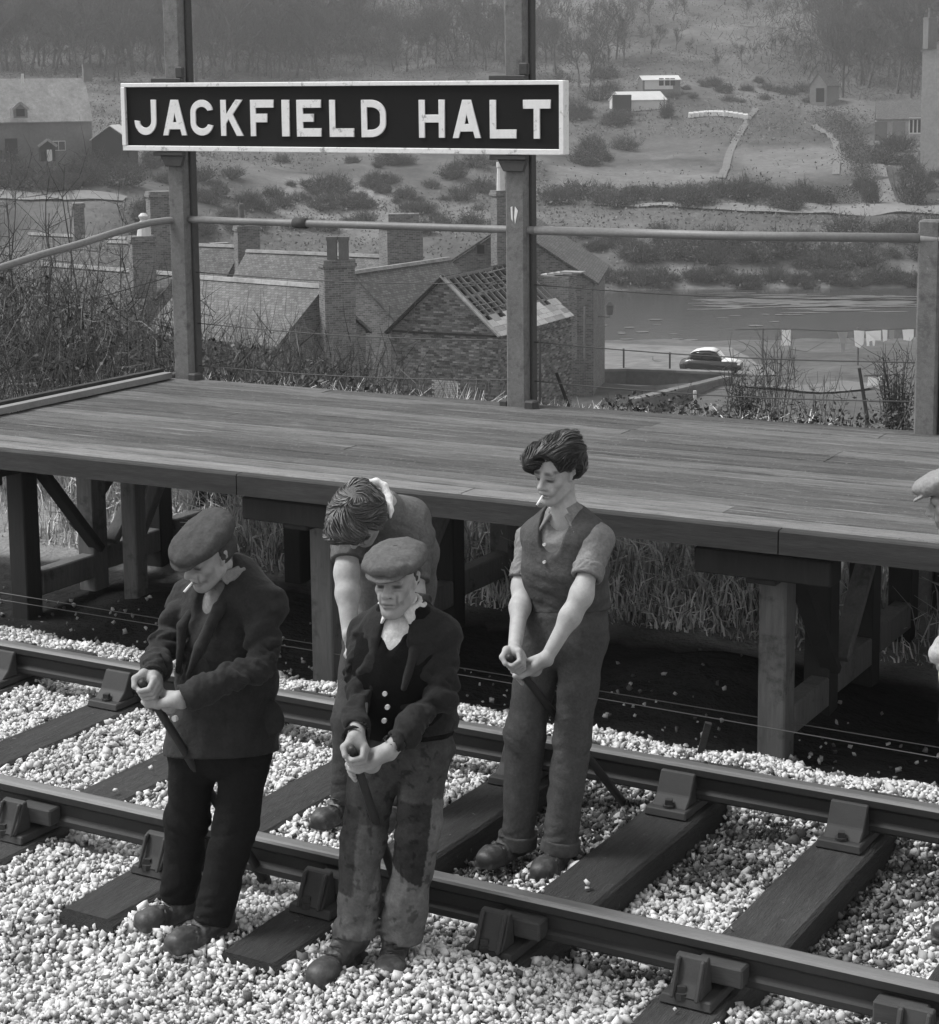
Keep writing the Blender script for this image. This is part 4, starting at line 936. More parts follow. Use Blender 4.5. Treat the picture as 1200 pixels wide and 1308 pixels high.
sections('bonnet', [(.72, .62, .72, 1.0, .6), (1.2, .52, .70, .97, .6), (1.76, .36, .62, .88, .6)], MT['carsheen'], car)
for s in (-1,):
    for x0_, x1_ in ((-1.02, -.48), (-.38, .2)):
        m = MB(); m.frame(cp + cyv * s * .585, cx, cyv * s, Z3, (x0_, 0, 1.02), (x1_, .06, 1.34), 1, .96); m.build('side_window', MT['glass'], car)
m = MB(); m.beam(cp + cx * .42 + Z3 * 1.38 - cyv * .0, cp + cx * .74 + Z3 * 1.0, .9, .05, cx); m.build('windscreen', MT['carsheen'], car)
for x in (-1.2, 1.2):
    for s in (-1, 1):
        m = MB(); c = cp + cx * x + cyv * s * .66 + Z3 * .3; m.tube([c - cyv * .08, c + cyv * .08], .3, 14); w = m.build('wheel', MT['tyre'], car)
        m = MB(); m.tube([c - cyv * .09, c + cyv * .09], .14, 10); m.build('hub', MT['chrome'], w)
        sections('wing', [(x - .45, .12, .3, .4, .6), (x - .2, .16, .4, .72, .6), (x + .15, .16, .4, .74, .6), (x + .45, .12, .3, .42, .6)], MT['carpaint'], car, 8)
for s in (-1, 1):
    m = MB(); c = cp + cx * 1.72 + cyv * s * .45 + Z3 * .68; m.tube([c - cx * .1, c + cx * .06], .1, 10); m.build('headlight', MT['chrome'], car)
m = MB(); m.beam(cp + cx * 1.9 - cyv * .7 + Z3 * .42, cp + cx * 1.9 + cyv * .7 + Z3 * .42, .08, .1); m.build('bumper', MT['chrome'], car)

# washing
line = thing('clothes_line', 'clothes line between thin posts above the riverbank', 'clothes line', None, (0, 0, 0)); DL = 120
ends = [(940, 421), (1002, 420), (1072, 423), (1095, 422), (1150, 420), (1240, 418)]; P = [upx(x, y, DL) for x, y in ends]
m = MB(); m.tube(P, .03, 4); m.build('line', MT['wire'], line)
for px in (975, 1097, 1240):
    a = upx(px, 418, DL + .5); MB().tube([tz(a, -.2), a], .07, 6).build('line_post', MT['woodgrey'], line)
MT['cloth'] = gm('white_washing', .80, .9, ((3, .12),)); MT['cloth2'] = gm('grey_washing', .3, .9, ((3, .2),))
def garment(name, px, y0, D, poly, mat, label, cat='washing'):
    o = upx(px, y0, D); k = D / FOC; m = MB(); rs = random.Random(int(px)); n = len(poly)
    P2 = [(x * k, -y * k) for x, y in poly]
    V = [o + RH * x + Z3 * z + FH * (.05 * math.sin(x * 6) + .02) for x, z in P2] + [o + RH * x + Z3 * z + FH * (.05 * math.sin(x * 6) - .02) for x, z in P2]
    m.add(V, [tuple(range(n)), tuple(range(2 * n - 1, n - 1, -1))] + [(i, n + i, n + (i + 1) % n, (i + 1) % n) for i in range(n)])
    tag(m.build(name, MT[mat]), label, cat, 'washing on the line')
sq = lambda w, h: [(-w / 2, 0), (0, .8), (w / 2, 0), (w / 2 - .5, h * .5), (w / 2 + .3, h), (0, h - .8), (-w / 2 + .2, h)]
garment('pillow_case', 1005, 421, DL, sq(12, 21), 'cloth', 'white pillow case hanging alone on the line over the river')
garment('stocking', 1077, 424, DL, [(-7, 0), (7, 0), (4, 14), (3, 25), (-2, 26), (-3, 14)], 'cloth2', 'grey garment hanging first in the row of washing')
garment('vest', 1098, 422, DL, [(-7, 0), (7, 0), (6, 18), (1, 23), (-5, 20)], 'cloth', 'white rounded vest hanging second in the row of washing')
garment('shirt', 1116, 422, DL, [(-10, 1), (10, 0), (10, 13), (3, 13), (2, 20), (0, 20), (-1, 13), (-5, 14), (-5, 20), (-8, 20)], 'cloth', 'white shirt with short tails, widest thing on the line')
garment('sock', 1131, 421, DL, [(-3.5, 0), (3.5, 0), (3, 14), (-2, 15)], 'cloth', 'narrow white piece of washing right of the shirt')
garment('sock', 1140, 421, DL, [(-3.5, 0), (3.5, 0), (3, 12), (-3, 13)], 'cloth2', 'narrow light grey piece of washing pegged beside the white one')
garment('cloth', 1161, 420, DL, [(-8, 1), (7, 0), (7, 11), (3, 16), (-6, 14)], 'cloth', 'white cloth at the right end of the washing')
garment('blouse', 1118, 481, 100, [(-9, 0), (0, 2), (10, -1), (8, 14), (5, 32), (0, 33), (-2, 20), (-9, 12)], 'cloth', 'white blouse hanging low beside the dark bush')
m = MB(); m.tube([upx(1104, 480, 100), upx(1150, 478, 100)], .03, 4); a = m.build('line', MT['wire']); tag(a, 'short washing line holding the white blouse', 'clothes line')
# leaning poles
for (x0_, y0_, x1_, y1_, D, lab) in ((1108, 532, 1098, 470, 60, 'dark leaning pole in front of the white blouse'), (726, 517, 711, 476, 22, 'dark pointed stake leaning beside the right name board post')):
    a, b_ = upx(x0_, y0_, D), upx(x1_, y1_, D); m = MB(); m.tube([a - Z3 * .8, a, b_], [.0012 * D, .0011 * D, .0009 * D], 6); tag(m.build('leaning_pole', MT['postdark']), lab, 'pole')
# ------------------------------------------------------------------ plants
def stems(name, P, Rd, mat, parent=None, tone=None, link_=True):
    """three-sided stems; P (n, m, 3), Rd (n, m)"""
    P = np.asarray(P, np.float32); n, m, _ = P.shape; Rd = np.asarray(Rd, np.float32)
    d = np.gradient(P, axis=1); d /= np.linalg.norm(d, axis=2, keepdims=True) + 1e-9
    a = np.array([.31, .17, .93], np.float32); x = np.cross(d, a); x /= np.linalg.norm(x, axis=2, keepdims=True) + 1e-9; y = np.cross(d, x)
    V = np.stack([P + Rd[..., None] * (x * math.cos(t) + y * math.sin(t)) for t in (0, 2.0944, 4.18879)], 2)   # n m 3 3
    base = (np.arange(n) * m * 3)[:, None, None] + (np.arange(m - 1) * 3)[None, :, None]
    k = np.arange(3)[None, None]; k2 = (np.arange(3)[None, None] + 1) % 3
    F = np.stack([base + k, base + k2, base + 3 + k2, base + 3 + k], -1).reshape(-1, 4)
    tn = None if tone is None else np.repeat(np.asarray(tone, np.float32), m * 3)
    me = meshdata(name, V.reshape(-1, 3), F, mat, True, tn)
    if not link_: return me
    o = bpy.data.objects.new(name, me); link(o, parent); return o
def ribbons(name, P, Rd, mat, parent=None, tone=None):
    """flat blades: P (n, m, 3), half widths Rd (n, m)"""
    P = np.asarray(P, np.float32); n, m, _ = P.shape; Rd = np.asarray(Rd, np.float32); d = P[:, -1] - P[:, 0]
    a = RNG.normal(size=(n, 3)); x = np.cross(d, a); x /= np.linalg.norm(x, axis=1)[:, None] + 1e-9
    V = np.stack([P - x[:, None] * Rd[..., None], P + x[:, None] * Rd[..., None]], 2); b = (np.arange(n) * m * 2)[:, None] + (np.arange(m - 1) * 2)[None]
    F = np.stack([b, b + 1, b + 3, b + 2], -1).reshape(-1, 4); o = bpy.data.objects.new(name, meshdata(name, V.reshape(-1, 3), F, mat, False, None if tone is None else np.repeat(np.asarray(tone, np.float32), m * 2))); link(o, parent); return o
MT['twig'] = gm('bare_twigs', .075, .9, ((1.5, .3),), tone=True)
MT['fartwig'] = gm('distant_twigs', .045, .95, ((.05, .3),), tone=True, rnd=.25)
MT['bark'] = gm('grey_bark', .06, .9, ((.3, .3),), rnd=.2)
MT['leafy'] = gm('dull_leaves', .078, .9, ((.3, .35), (2, .3)), tone=True, rnd=.3, spec=.05)
MT['dry'] = gm('dry_grass', .50, .9, ((2, .4),), tone=True)

# --- dead grass behind and under the platform
n = 46000
x = RNG.uniform(-17, .5, n); y = 4.2 + np.abs(RNG.normal(0, 1.6, n)) + RNG.uniform(0, 1.6, n)
P2 = np.stack([x, y, 0 * x], 1); tuft = fbm(P2, 1.3, 3, 41)
k = (RNG.random(n) < sstep(.25, .6, tuft)) & (y < 9.5); x, y, tuft = x[k], y[k], tuft[k]; n = len(x)
h = RNG.uniform(.12, .50, n) * (.45 + .9 * tuft) * (1 - .55 * ((y > 4.5) & (y < 6.2) & (x > -3.8))); b0 = np.stack([x, y, terr(x, y) - .02], 1)
az = RNG.uniform(0, 2 * np.pi, n); ln = RNG.uniform(.1, .8, n); dv = np.stack([np.cos(az), np.sin(az), 0 * az], 1)
P = np.stack([b0, b0 + dv * (h * ln * .35)[:, None] + Z3 * (h * .62)[:, None], b0 + dv * (h * ln)[:, None] + Z3 * (h * (1 - .25 * ln))[:, None]], 1)
Rd = np.stack([.0042 + 0 * h, .0034 + 0 * h, .0008 + 0 * h], 1)
o = ribbons('grass', P, Rd, MT['dry'], None, RNG.uniform(.35, 1.35, n) * (.5 + .9 * tuft)); tag(o, 'rough dead grass on the bank behind the platform', None, None, 'stuff')

n = 30000; x = RNG.uniform(-10.5, -.5, n); y = 4.25 + RNG.uniform(0, 1, n) ** 1.2 * 3.0; P2 = np.stack([x, y, 0 * x], 1); tuft = fbm(P2, 1.6, 3, 47)
k = RNG.random(n) < sstep(.25, .55, tuft); x, y, tuft = x[k], y[k], tuft[k]; n = len(x); h = RNG.uniform(.2, .62, n) * (.5 + .9 * tuft) * sstep(4.0, 5.0, y); b0 = np.stack([x, y, terr(x, y) - .02], 1)
az = RNG.uniform(0, 2 * np.pi, n); ln = RNG.uniform(.1, .9, n); dv = np.stack([np.cos(az), np.sin(az), 0 * az], 1)
P = np.stack([b0, b0 + dv * (h * ln * .35)[:, None] + Z3 * (h * .62)[:, None], b0 + dv * (h * ln)[:, None] + Z3 * (h * (1 - .3 * ln))[:, None]], 1)
o = ribbons('grass', P, np.tile([.006, .005, .0012], (n, 1)), MT['dry'], None, RNG.uniform(.35, 1.5, n) * (.5 + .9 * tuft)); tag(o, 'tall tangled dead grass seen below the platform deck', None, None, 'stuff')
# --- low leafy fringe behind the deck at the right
def leaves(name, C, size, mat, parent=None, tone=None, link_=True, flat=.5):
    n = len(C); u1 = RNG.normal(size=(n, 3)); u1 /= np.linalg.norm(u1, axis=1)[:, None]; u2 = RNG.normal(size=(n, 3)); u2 -= u1 * (u1 * u2).sum(1)[:, None]; u2 /= np.linalg.norm(u2, axis=1)[:, None]
    s = (RNG.uniform(.6, 1.3, n) * size)[:, None]
    V = np.stack([C - u1 * s, C + u2 * s * flat, C + u1 * s, C - u2 * s * flat], 1).reshape(-1, 3); F = np.arange(n * 4).reshape(-1, 4)
    tn = None if tone is None else np.repeat(tone, 4); me = meshdata(name, V, F, mat, False, tn)
    if not link_: return me
    o = bpy.data.objects.new(name, me); link(o, parent); return o
n = 6500; x = RNG.uniform(-5.3, -1.5, n); yb_v = np.array([yb(v) for v in x]); y = yb_v + .22 + np.abs(RNG.normal(0, .22, n))
z = .40 + RNG.uniform(0, 1, n) ** .6 * (.40 + .13 * vnoise(np.stack([x, y, 0 * x], 1), 5, 3)); tn = RNG.uniform(.35, 1.3, n)
o = leaves('weeds', np.stack([x, y, z], 1), .017, MT['leafy'], None, tn * 1.3); tag(o, 'low weedy fringe along the back of the deck', None, None, 'stuff')
n = 90; x = RNG.uniform(-8.2, -1.5, n); y = np.array([yb(v) for v in x]) + .15 + np.abs(RNG.normal(0, .25, n)); b0 = np.stack([x, y, terr(x, y)], 1); h = RNG.uniform(.8, 1.2, n)
P = np.stack([b0, b0 + Z3 * (h * .6)[:, None] + RNG.normal(0, .03, (n, 3)), b0 + Z3 * h[:, None] + RNG.normal(0, .1, (n, 3))], 1)
o = ribbons('grass', P, np.tile([.0025, .002, .001], (n, 1)), MT['twig'], None, RNG.uniform(.8, 1.8, n)); tag(o, 'tall dry stalks standing behind the deck edge', None, None, 'stuff')

# --- thicket of brambles and saplings on the bank at the left
TOPX = [-100, 0, 60, 120, 170, 225, 300, 380, 440, 500, 560, 620, 720]; TOPY = [280, 295, 312, 338, 352, 375, 402, 408, 425, 462, 492, 512, 530]
def thicket(n, dlo, dhi, frac, r0, seg=7, wob=.10, tall=0.0, lean=.25):
    out = []; px = RNG.uniform(-90, 700, n); D = RNG.uniform(dlo, dhi, n); fr = RNG.uniform(*frac, n)
    for i in range(n):
        p = upx(px[i], 300, D[i]); g0 = float(terr(p[0], p[1])) - .05; top = upx(px[i], np.interp(px[i], TOPX, TOPY) - tall * RNG.random(), D[i])[2]
        hh = max(.25, (top - g0) * fr[i]); a = RNG.uniform(0, 6.283); ln = RNG.normal(0, lean) * hh; dr = np.array([math.cos(a), math.sin(a), 0]); t = np.linspace(0, 1, seg)
        w = np.cumsum(RNG.normal(0, wob * hh / seg, (seg, 3)), 0); w[0] = 0
        droop = RNG.random() * .35
        q = np.array([p[0], p[1], g0]) + dr * ln * (t ** 1.6)[:, None] + Z3 * (hh * (t - droop * t ** 3 * .5))[:, None] + w * np.array([1, 1, .4]); out.append(q)
    return np.array(out)
MAIN = thicket(2600, 14.2, 24, (.35, 1.0), .01)
r = np.linspace(1, .25, 7)
o = stems('bramble_thicket', MAIN, RNG.uniform(.004, .009, (len(MAIN), 1)) * r, MT['twig'], None, RNG.uniform(.3, 1.6, len(MAIN))); tag(o, 'dense thicket of bare brambles on the bank behind the platform', None, None, 'stuff')
def side_twigs(main, per, lf, r0):
    n, m, _ = main.shape; out = []; idx = np.repeat(np.arange(n), per); k = RNG.integers(2, m - 1, len(idx)); f = RNG.random(len(idx))[:, None]
    a = main[idx, k] * (1 - f) + main[idx, k + 1] * f; H = np.linalg.norm(main[idx, -1] - main[idx, 0], axis=1)
    d = RNG.normal(size=(len(idx), 3)) + np.array([0, 0, 1.0]); d /= np.linalg.norm(d, axis=1)[:, None]; L = (H * RNG.uniform(*lf, len(idx)))[:, None]
    mid = a + d * L * .5 + RNG.normal(0, .06, a.shape) * L; end = a + d * L + np.array([0, 0, .15]) * L + RNG.normal(0, .12, a.shape) * L
    return np.stack([a, mid, end], 1)
T = side_twigs(MAIN, 5, (.12, .4), .004)
o = ribbons('bramble_twigs', T, np.tile([.0042, .003, .0012], (len(T), 1)), MT['twig'], None, RNG.uniform(.3, 1.7, len(T))); tag(o, 'fine side twigs of the bramble thicket', None, None, 'stuff')
n = 9000; pxs = RNG.uniform(-90, 700, n); DD = RNG.uniform(14, 23, n); C = np.array([upx(a, 400, d_) for a, d_ in zip(pxs, DD)]); gz_ = terr(C[:, 0], C[:, 1])
tp_ = np.array([upx(a, np.interp(a, TOPX, TOPY) + 40, d_)[2] for a, d_ in zip(pxs, DD)]); C[:, 2] = gz_ + (np.maximum(tp_ - gz_, .2)) * RNG.random(n) ** 1.3
o = leaves('bramble_leaves', C, .028, MT['leafy'], None, RNG.uniform(.4, 2.0, n)); tag(o, 'withered leaves caught in the brambles', None, None, 'stuff')
SAP = 'tall bare saplings standing out of the brambles'
for i, (px, ytop, D, b0) in enumerate(((28, 262, 17, 1.0), (48, 240, 18, .9), (62, 270, 17, 1), (97, 215, 19, 1.1), (15, 250, 19, .8), (120, 290, 17, .8), (78, 255, 20, .9), (134, 300, 18, .7), (160, 262, 18, .6), (5, 235, 20, 1))):
    p = upx(px, 300, D); g0 = float(terr(p[0], p[1])) - .05; top = upx(px + RNG.uniform(-8, 8), ytop, D); t = np.linspace(0, 1, 9)[:, None]
    main = (np.array([p[0], p[1], g0]) * (1 - t) + top * t + np.cumsum(RNG.normal(0, .03, (9, 3)), 0))[None]
    s = thing('sapling', 'thin bare sapling rising from the brambles at the left', 'sapling', SAP, (p[0], p[1], g0))
    def loc(arr): return arr - np.array([p[0], p[1], g0])
    st = stems('stem', loc(main), (np.linspace(.016, .004, 9) * b0)[None], MT['twig'], s, [.8])
    st.matrix_parent_inverse = Matrix()
    tw = side_twigs(main, 14, (.08, .22), .004); tw2 = side_twigs(np.concatenate([tw[:, :1], (tw[:, :1] + tw[:, 1:2]) / 2, tw[:, 1:]], 1), 3, (.3, .7), .003)
    o = stems('twigs', loc(np.concatenate([tw, tw2])), np.concatenate([np.tile([.005, .0035, .002], (len(tw), 1)), np.tile([.003, .002, .001], (len(tw2), 1))]), MT['twig'], s, RNG.uniform(.6, 1.4, len(tw) + len(tw2))); o['kind'] = 'stuff'; o.matrix_parent_inverse = Matrix()

# --- bare trees: a few kinds, then copies
def grow(seed, H=10.0, spread=.6, levels=4, kids=(7, 6, 5, 3)):
    r = np.random.default_rng(seed); segs = []; trunk = []
    def br(p, d, L, rad, lv):
        m = 4; q = [p]; dd = d.copy()
        for i in range(m - 1):
            dd = dd + r.normal(0, .10 + .05 * lv, 3) + np.array([0, 0, .06 * lv]); dd /= np.linalg.norm(dd); q.append(q[-1] + dd * L / (m - 1))
        rr = np.linspace(rad, rad * .45, m); (trunk if lv < 2 else segs).append((np.array(q), rr))
        if lv >= levels: return
        for k in range(kids[lv]):
            f = r.uniform(.25 if lv else .3, 1.0) * (m - 1) * .999; i = int(f); c = q[i] + (q[i + 1] - q[i]) * (f - i)
            s = r.normal(size=3); s -= dd * (s @ dd); s /= np.linalg.norm(s); nd = dd * (1 - spread * .5) + s * spread * r.uniform(.7, 1.3); nd[2] += .12; nd /= np.linalg.norm(nd)
            br(c, nd, L * r.uniform(.42, .68), rad * .45, lv + 1)
    br(np.zeros(3), np.array([0, 0, 1.0]), H * .62, H * .02, 0)
    return trunk, segs
def tree_proto(seed, label, group, **kw):
    tr, sg = grow(seed, **kw); t = thing('tree', label, 'tree', group, (0, 0, 0))
    for nm, S, mt in (('trunk', tr, 'bark'), ('crown', sg, 'fartwig')):
        o = stems(nm, np.array([a for a, _ in S]), np.maximum(np.array([b_ for _, b_ in S]), .018), MT[mt], t, RNG.uniform(.6, 1.3, len(S)))
    return t
def bush_proto(seed, label, group, leafy=.6):
    r = np.random.default_rng(seed); t = thing('bush', label, 'bush', group, (0, 0, 0)); n = 70
    a = r.uniform(0, 6.283, n); el = r.uniform(.3, 1.5, n); L = r.uniform(.5, 1.05, n); d = np.stack([np.cos(a) * np.cos(el), np.sin(a) * np.cos(el), np.sin(el) * .9], 1)
    b0 = np.stack([np.cos(a) * .12, np.sin(a) * .12, 0 * a], 1); P = np.stack([b0, b0 + d * (L * .5)[:, None] + r.normal(0, .04, (n, 3)), b0 + d * L[:, None] + r.normal(0, .07, (n, 3)) + [0, 0, .1]], 1)
    T = side_twigs(np.concatenate([P[:, :1], P[:, :1] * .7 + P[:, 1:2] * .3, P[:, 1:]], 1), 6, (.15, .45), .01)
    o = stems('branches', np.concatenate([P, T]), np.concatenate([np.tile([.02, .014, .007], (n, 1)), np.tile([.010, .008, .004], (len(T), 1))]), MT['fartwig'], t, r.uniform(.5, 1.3, n + len(T)))
    m = int(2400 * leafy)
    if m:
        c = r.normal(size=(26, 3)); c /= np.linalg.norm(c, axis=1)[:, None]; c *= r.uniform(.35, .8, (26, 1)); c[:, 2] = np.abs(c[:, 2]) * .85 + .12
        C = c[r.integers(0, 26, m)] + r.normal(0, .13, (m, 3)); C[:, 2] = np.maximum(C[:, 2], .02)
        leaves('leaves', C, .036, MT['leafy'], t, r.uniform(.45, 1.5, m), flat=.7)
    return t
class Stamp:
    """the prototype itself stands first, then copies of it and of each of its parts"""
    def __init__(s, protos): s.p = protos; s.used = [False] * len(protos); s.i = 0
    def put(s, pos, sc, k=None, label=None, rz=None):
        k = s.i % len(s.p) if k is None else k; s.i += 1
        if not s.used[k]: o = s.p[k]; s.used[k] = True
        else: o = copy_tree(s.p[k])
        o.location = tuple(pos); o.scale = tuple(np.array([1, 1, 1]) * sc) if np.isscalar(sc) else sc; o.rotation_euler = (0, 0, RNG.uniform(0, 6.283) if rz is None else rz)
        if label: o['label'] = label
        return o
GW = 'bare trees on the hillside across the river'
TREES = Stamp([tree_proto(s, 'bare tree in the hazy wood on the hillside across the river', GW, spread=sp, H=10) for s, sp in ((1, .55), (2, .7), (5, .5), (8, .8))])
BUSH = Stamp([bush_proto(s, 'low scrubby bush on the far bank of the river', 'scrub bushes on the far bank', lf) for s, lf in ((1, .8), (2, .35), (3, .15), (4, 1.0))])
rs = random.Random(9)
# woods along the top: (px range, base y range, height px range, count)
for (xa, xb, ya, yb2, ha, hb_, cnt) in ((-60, 420, 84, 104, 75, 110, 56), (-60, 470, 40, 75, 60, 95, 44), (430, 640, 60, 95, 50, 85, 22), (640, 800, 70, 130, 45, 80, 18), (1045, 1190, 60, 128, 80, 125, 26), (560, 1060, 4, 40, 25, 45, 16), (-60, 480, 6, 40, 45, 70, 30), (820, 1050, 60, 95, 18, 34, 12)):
    for i in range(cnt):
        px = xa + (xb - xa) * (i + rs.random()) / cnt; py = rs.uniform(ya, yb2); p = hit(px, py, 220, 900); D, _ = DU(p[0], p[1]); hpx = rs.uniform(ha, hb_)
        o = TREES.put((p[0], p[1], float(terr(p[0], p[1])) - .2), hpx * float(D) / FOC / 9.0)
        if px > 1040: o['label'] = 'dark bare tree behind the garage at the right'; o['group'] = 'dark trees behind the garage'
        elif 430 < px < 640: o['label'] = 'bare tree in the thin belt above the name board'; o['group'] = 'trees above the name board'
# scrub: (px range, base y range, height px, count)
for (xa, xb, ya, yb2, ha, hb_, cnt, lab, grp) in (
    (735, 1210, 355, 367, 10, 22, 34, 'scrubby bush at the water edge of the far bank', 'bushes at the far water edge'),
    (690, 1210, 300, 345, 14, 34, 40, 'bush in the rough band between the pale road and the river', 'bushes below the pale road'),
    (700, 1060, 250, 268, 14, 26, 26, 'dark bush in the hedge line above the pale road', 'bushes above the pale road'),
    (-40, 170, 215, 246, 16, 34, 18, 'dark bush below the farmhouse', 'bushes below the farmhouse'),
    (170, 640, 205, 300, 7, 22, 90, 'faint scrub bush on the slope beneath the name board', 'scrub under the name board'),
    (730, 800, 100, 220, 10, 24, 14, 'scrub bush left of the gardens', 'scrub left of the gardens'),
    (860, 1040, 96, 135, 6, 14, 18, 'small garden bush on the far slope', 'garden bushes'),
    (1090, 1200, 186, 250, 10, 24, 12, 'rough bush in front of the garage', 'bushes in front of the garage')):
    for i in range(cnt):
        px = xa + (xb - xa) * (i + rs.random()) / cnt; py = rs.uniform(ya, yb2); p = hit(px, py, 150, 700); D, _ = DU(p[0], p[1]); hpx = rs.uniform(ha, hb_); s = hpx * float(D) / FOC
        o = BUSH.put((p[0], p[1], float(terr(p[0], p[1])) - .1), (s * 1.25, s * 1.25, s)); o['label'] = lab; o['group'] = grp
for px, py, w, hh, lab in ((1113, 262, 27, 38, 'round dark bush left of the garden gate by the road'), (1166, 262, 44, 55, 'large round dark bush right of the garden gate by the road'), (852, 152, 24, 26, 'dark rounded bush beside the greenhouse'), (952, 250, 22, 30, 'dark bush standing at the foot of the pale garden path')):
    p = hit(px, py, 150, 500); D, _ = DU(p[0], p[1]); k = float(D) / FOC; o = BUSH.put((p[0], p[1], float(terr(p[0], p[1])) - .1), (w / 2 * 1.1 * k, w / 2 * 1.1 * k, hh * .95 * k), 3, lab); o['group'] = 'round bushes'
# hedges
def hedge(label, pix_pts, wm, hpx):
    pts = smooth_pts([uD(*p) for p in pix_pts], 5); t = thing('hedge', label, 'hedge', None, (0, 0, 0)); C = []
    for i in range(len(pts) - 1):
        L = np.linalg.norm(pts[i + 1] - pts[i]); n = int(L * 190) + 4
        f = RNG.random(n)[:, None]; q = pts[i] * (1 - f) + pts[i + 1] * f + RNG.normal(0, wm * .33, (n, 2)); hh = hpx * q[:, 1] / FOC
        for (u, D), h_ in zip(q, hh):
            p = place(u, D, 0); C.append((p[0], p[1], float(terr(p[0], p[1])) + h_ * RNG.random() ** .7))
    leaves('leaves', np.array(C), .095, MT['leafy'], t, RNG.uniform(.4, 1.2, len(C)), flat=.8)
hedge('dark clipped hedge beside the pale road, left of the gate', [(1052, 262), (1075, 262), (1100, 262)], 1.6, 24)
hedge('long dark hedge across the field below the far gardens', [(690, 256), (760, 256), (840, 256)], 1.6, 16)
hedge('curving hedge running down from the tall shed to the gate', [(1040, 160), (1065, 162), (1085, 180), (1098, 215), (1108, 240)], 3.2, 22)
# --- plants in the near valley at the right
NB = 'bare shrubs between the platform and the river'
def shrub(name, px, ytop, ybase, D, wpx, n, label, dark=1.0, leafn=0):
    p = upx(px, ybase, D); g0 = p[2] - .4; k = D / FOC; t = thing(name, label, 'shrub', NB, (p[0], p[1], g0)); h = (ybase - ytop) * k + .4; w = wpx * k
    tt = np.linspace(0, 1, 7); main = []
    for i in range(n):
        a = RNG.uniform(-1, 1); b_ = RNG.uniform(-.6, .6); hh = h * RNG.uniform(.55, 1.0); c = RH * (a * w / 2) + FH * (b_ * w / 2)
        main.append(c * (tt ** .8)[:, None] + Z3 * (hh * tt)[:, None] + np.cumsum(RNG.normal(0, h * .012, (7, 3)), 0))
    main = np.array(main); tw = side_twigs(main, 8, (.1, .35), .01); r0 = .55 * k
    o = stems('branches', main, np.tile(np.linspace(1.5, .6, 7) * r0, (n, 1)), MT['twig'], t, np.full(n, dark)); o.matrix_parent_inverse = Matrix()
    o = stems('twigs', tw, np.tile(np.array([.8, .6, .35]) * r0, (len(tw), 1)), MT['twig'], t, np.full(len(tw), dark)); o['kind'] = 'stuff'; o.matrix_parent_inverse = Matrix()
    if leafn:
        C = RNG.normal(0, .32, (leafn, 3)) * np.array([w, w, h * .75]) + np.array([0, 0, h * .48]); C = C[(C[:, 2] > 0) & (C[:, 2] < h)]; o = leaves('leaves', C, 1.6 * k, MT['leafy'], t, RNG.uniform(.3, 1.0, len(C))); o.matrix_parent_inverse = Matrix()
shrub('shrub', 952, 468, 530, 34, 42, 26, 'compact dark bush just below the car bonnet', .5, 900)
shrub('shrub', 994, 425, 545, 30, 60, 16, 'open bare shrub with upright branches right of the dark bush', .7)
shrub('sapling', 935, 395, 520, 32, 26, 4, 'thin upright saplings rising beside the car', .7)
shrub('shrub', 1148, 446, 555, 30, 52, 40, 'dense dark shrub against the right fence post', .5, 900)
shrub('shrub', 1050, 480, 545, 28, 70, 14, 'sparse weedy stems in front of the pale path', .9)
shrub('shrub', 770, 500, 530, 24, 40, 14, 'low tangled weeds at the foot of the ruin', .9)
# --- rough growth that mottles the far slope
MT['roughgrass'] = gm('rough_grass', .115, .95, ((.15, .4),), tone=True, spec=0)
n = 130000; D = RNG.uniform(211, 520, n); u = RNG.uniform(-.29, .29, n) * D; P0 = CAM_POS * np.array([1, 1, 0]) + RH * u[:, None] + FH * D[:, None]; P0[:, 2] = terr(P0[:, 0], P0[:, 1])
den = fbm(P0 * np.array([1, 1, 0]), .07, 3, 51); k = RNG.random(n) < sstep(.28, .58, den); 
for ua, ub, da, db in ((11, 41, 262, 312), (40, 58, 255, 302)): k &= ~((u > ua) & (u < ub) & (D > da) & (D < db) & (RNG.random(n) < .93))
P0 = P0[k]; P0[:, 2] += RNG.uniform(0, .9, len(P0)) ** 1.5
o = leaves('rough_growth', P0, .20, MT['roughgrass'], None, RNG.uniform(.5, 1.5, len(P0)), flat=.5); tag(o, 'rough tangled growth mottling the far hillside', None, None, 'stuff')

# --- the far wood behind the trees, seen as one mass of twigs
def wood(px0, px1, y0, y1, hpx, n):
    k = 0; C = []
    base = [hit(px, py, 220, 900) for px in np.linspace(px0, px1, 14) for py in np.linspace(y0, y1, 5)]
    base = np.array(base); Dm = float(np.mean([DU(b[0], b[1])[0] for b in base])); j = RNG.integers(0, len(base), n); P = base[j] + np.stack([RNG.normal(0, 9, n), RNG.normal(0, 9, n), 0 * RNG.random(n)], 1)
    P[:, 2] = terr(P[:, 0], P[:, 1]); top = hpx * Dm / FOC * (.65 + .6 * vnoise(np.stack([P[:, 0], P[:, 1], 0 * P[:, 0]], 1), .12, 6)); P[:, 2] += top * RNG.random(n) ** .8; return P
W = np.concatenate([wood(-80, 430, 40, 92, 70, 24000), wood(430, 700, 20, 85, 45, 9000), wood(1040, 1230, 40, 120, 85, 10000)])
m = len(W); d = RNG.normal(size=(m, 3)) * np.array([.5, .5, 1.0]); d /= np.linalg.norm(d, axis=1)[:, None]; L = RNG.uniform(.6, 2.4, m)[:, None]
o = ribbons('far_wood', np.stack([W - d * L * .5, W + d * L * .5 + RNG.normal(0, .1, (m, 3))], 1), np.tile([.055, .03], (m, 1)), MT['fartwig'], None, RNG.uniform(.7, 1.6, m)); tag(o, 'hazy leafless wood along the top of the far hillside', None, None, 'stuff')
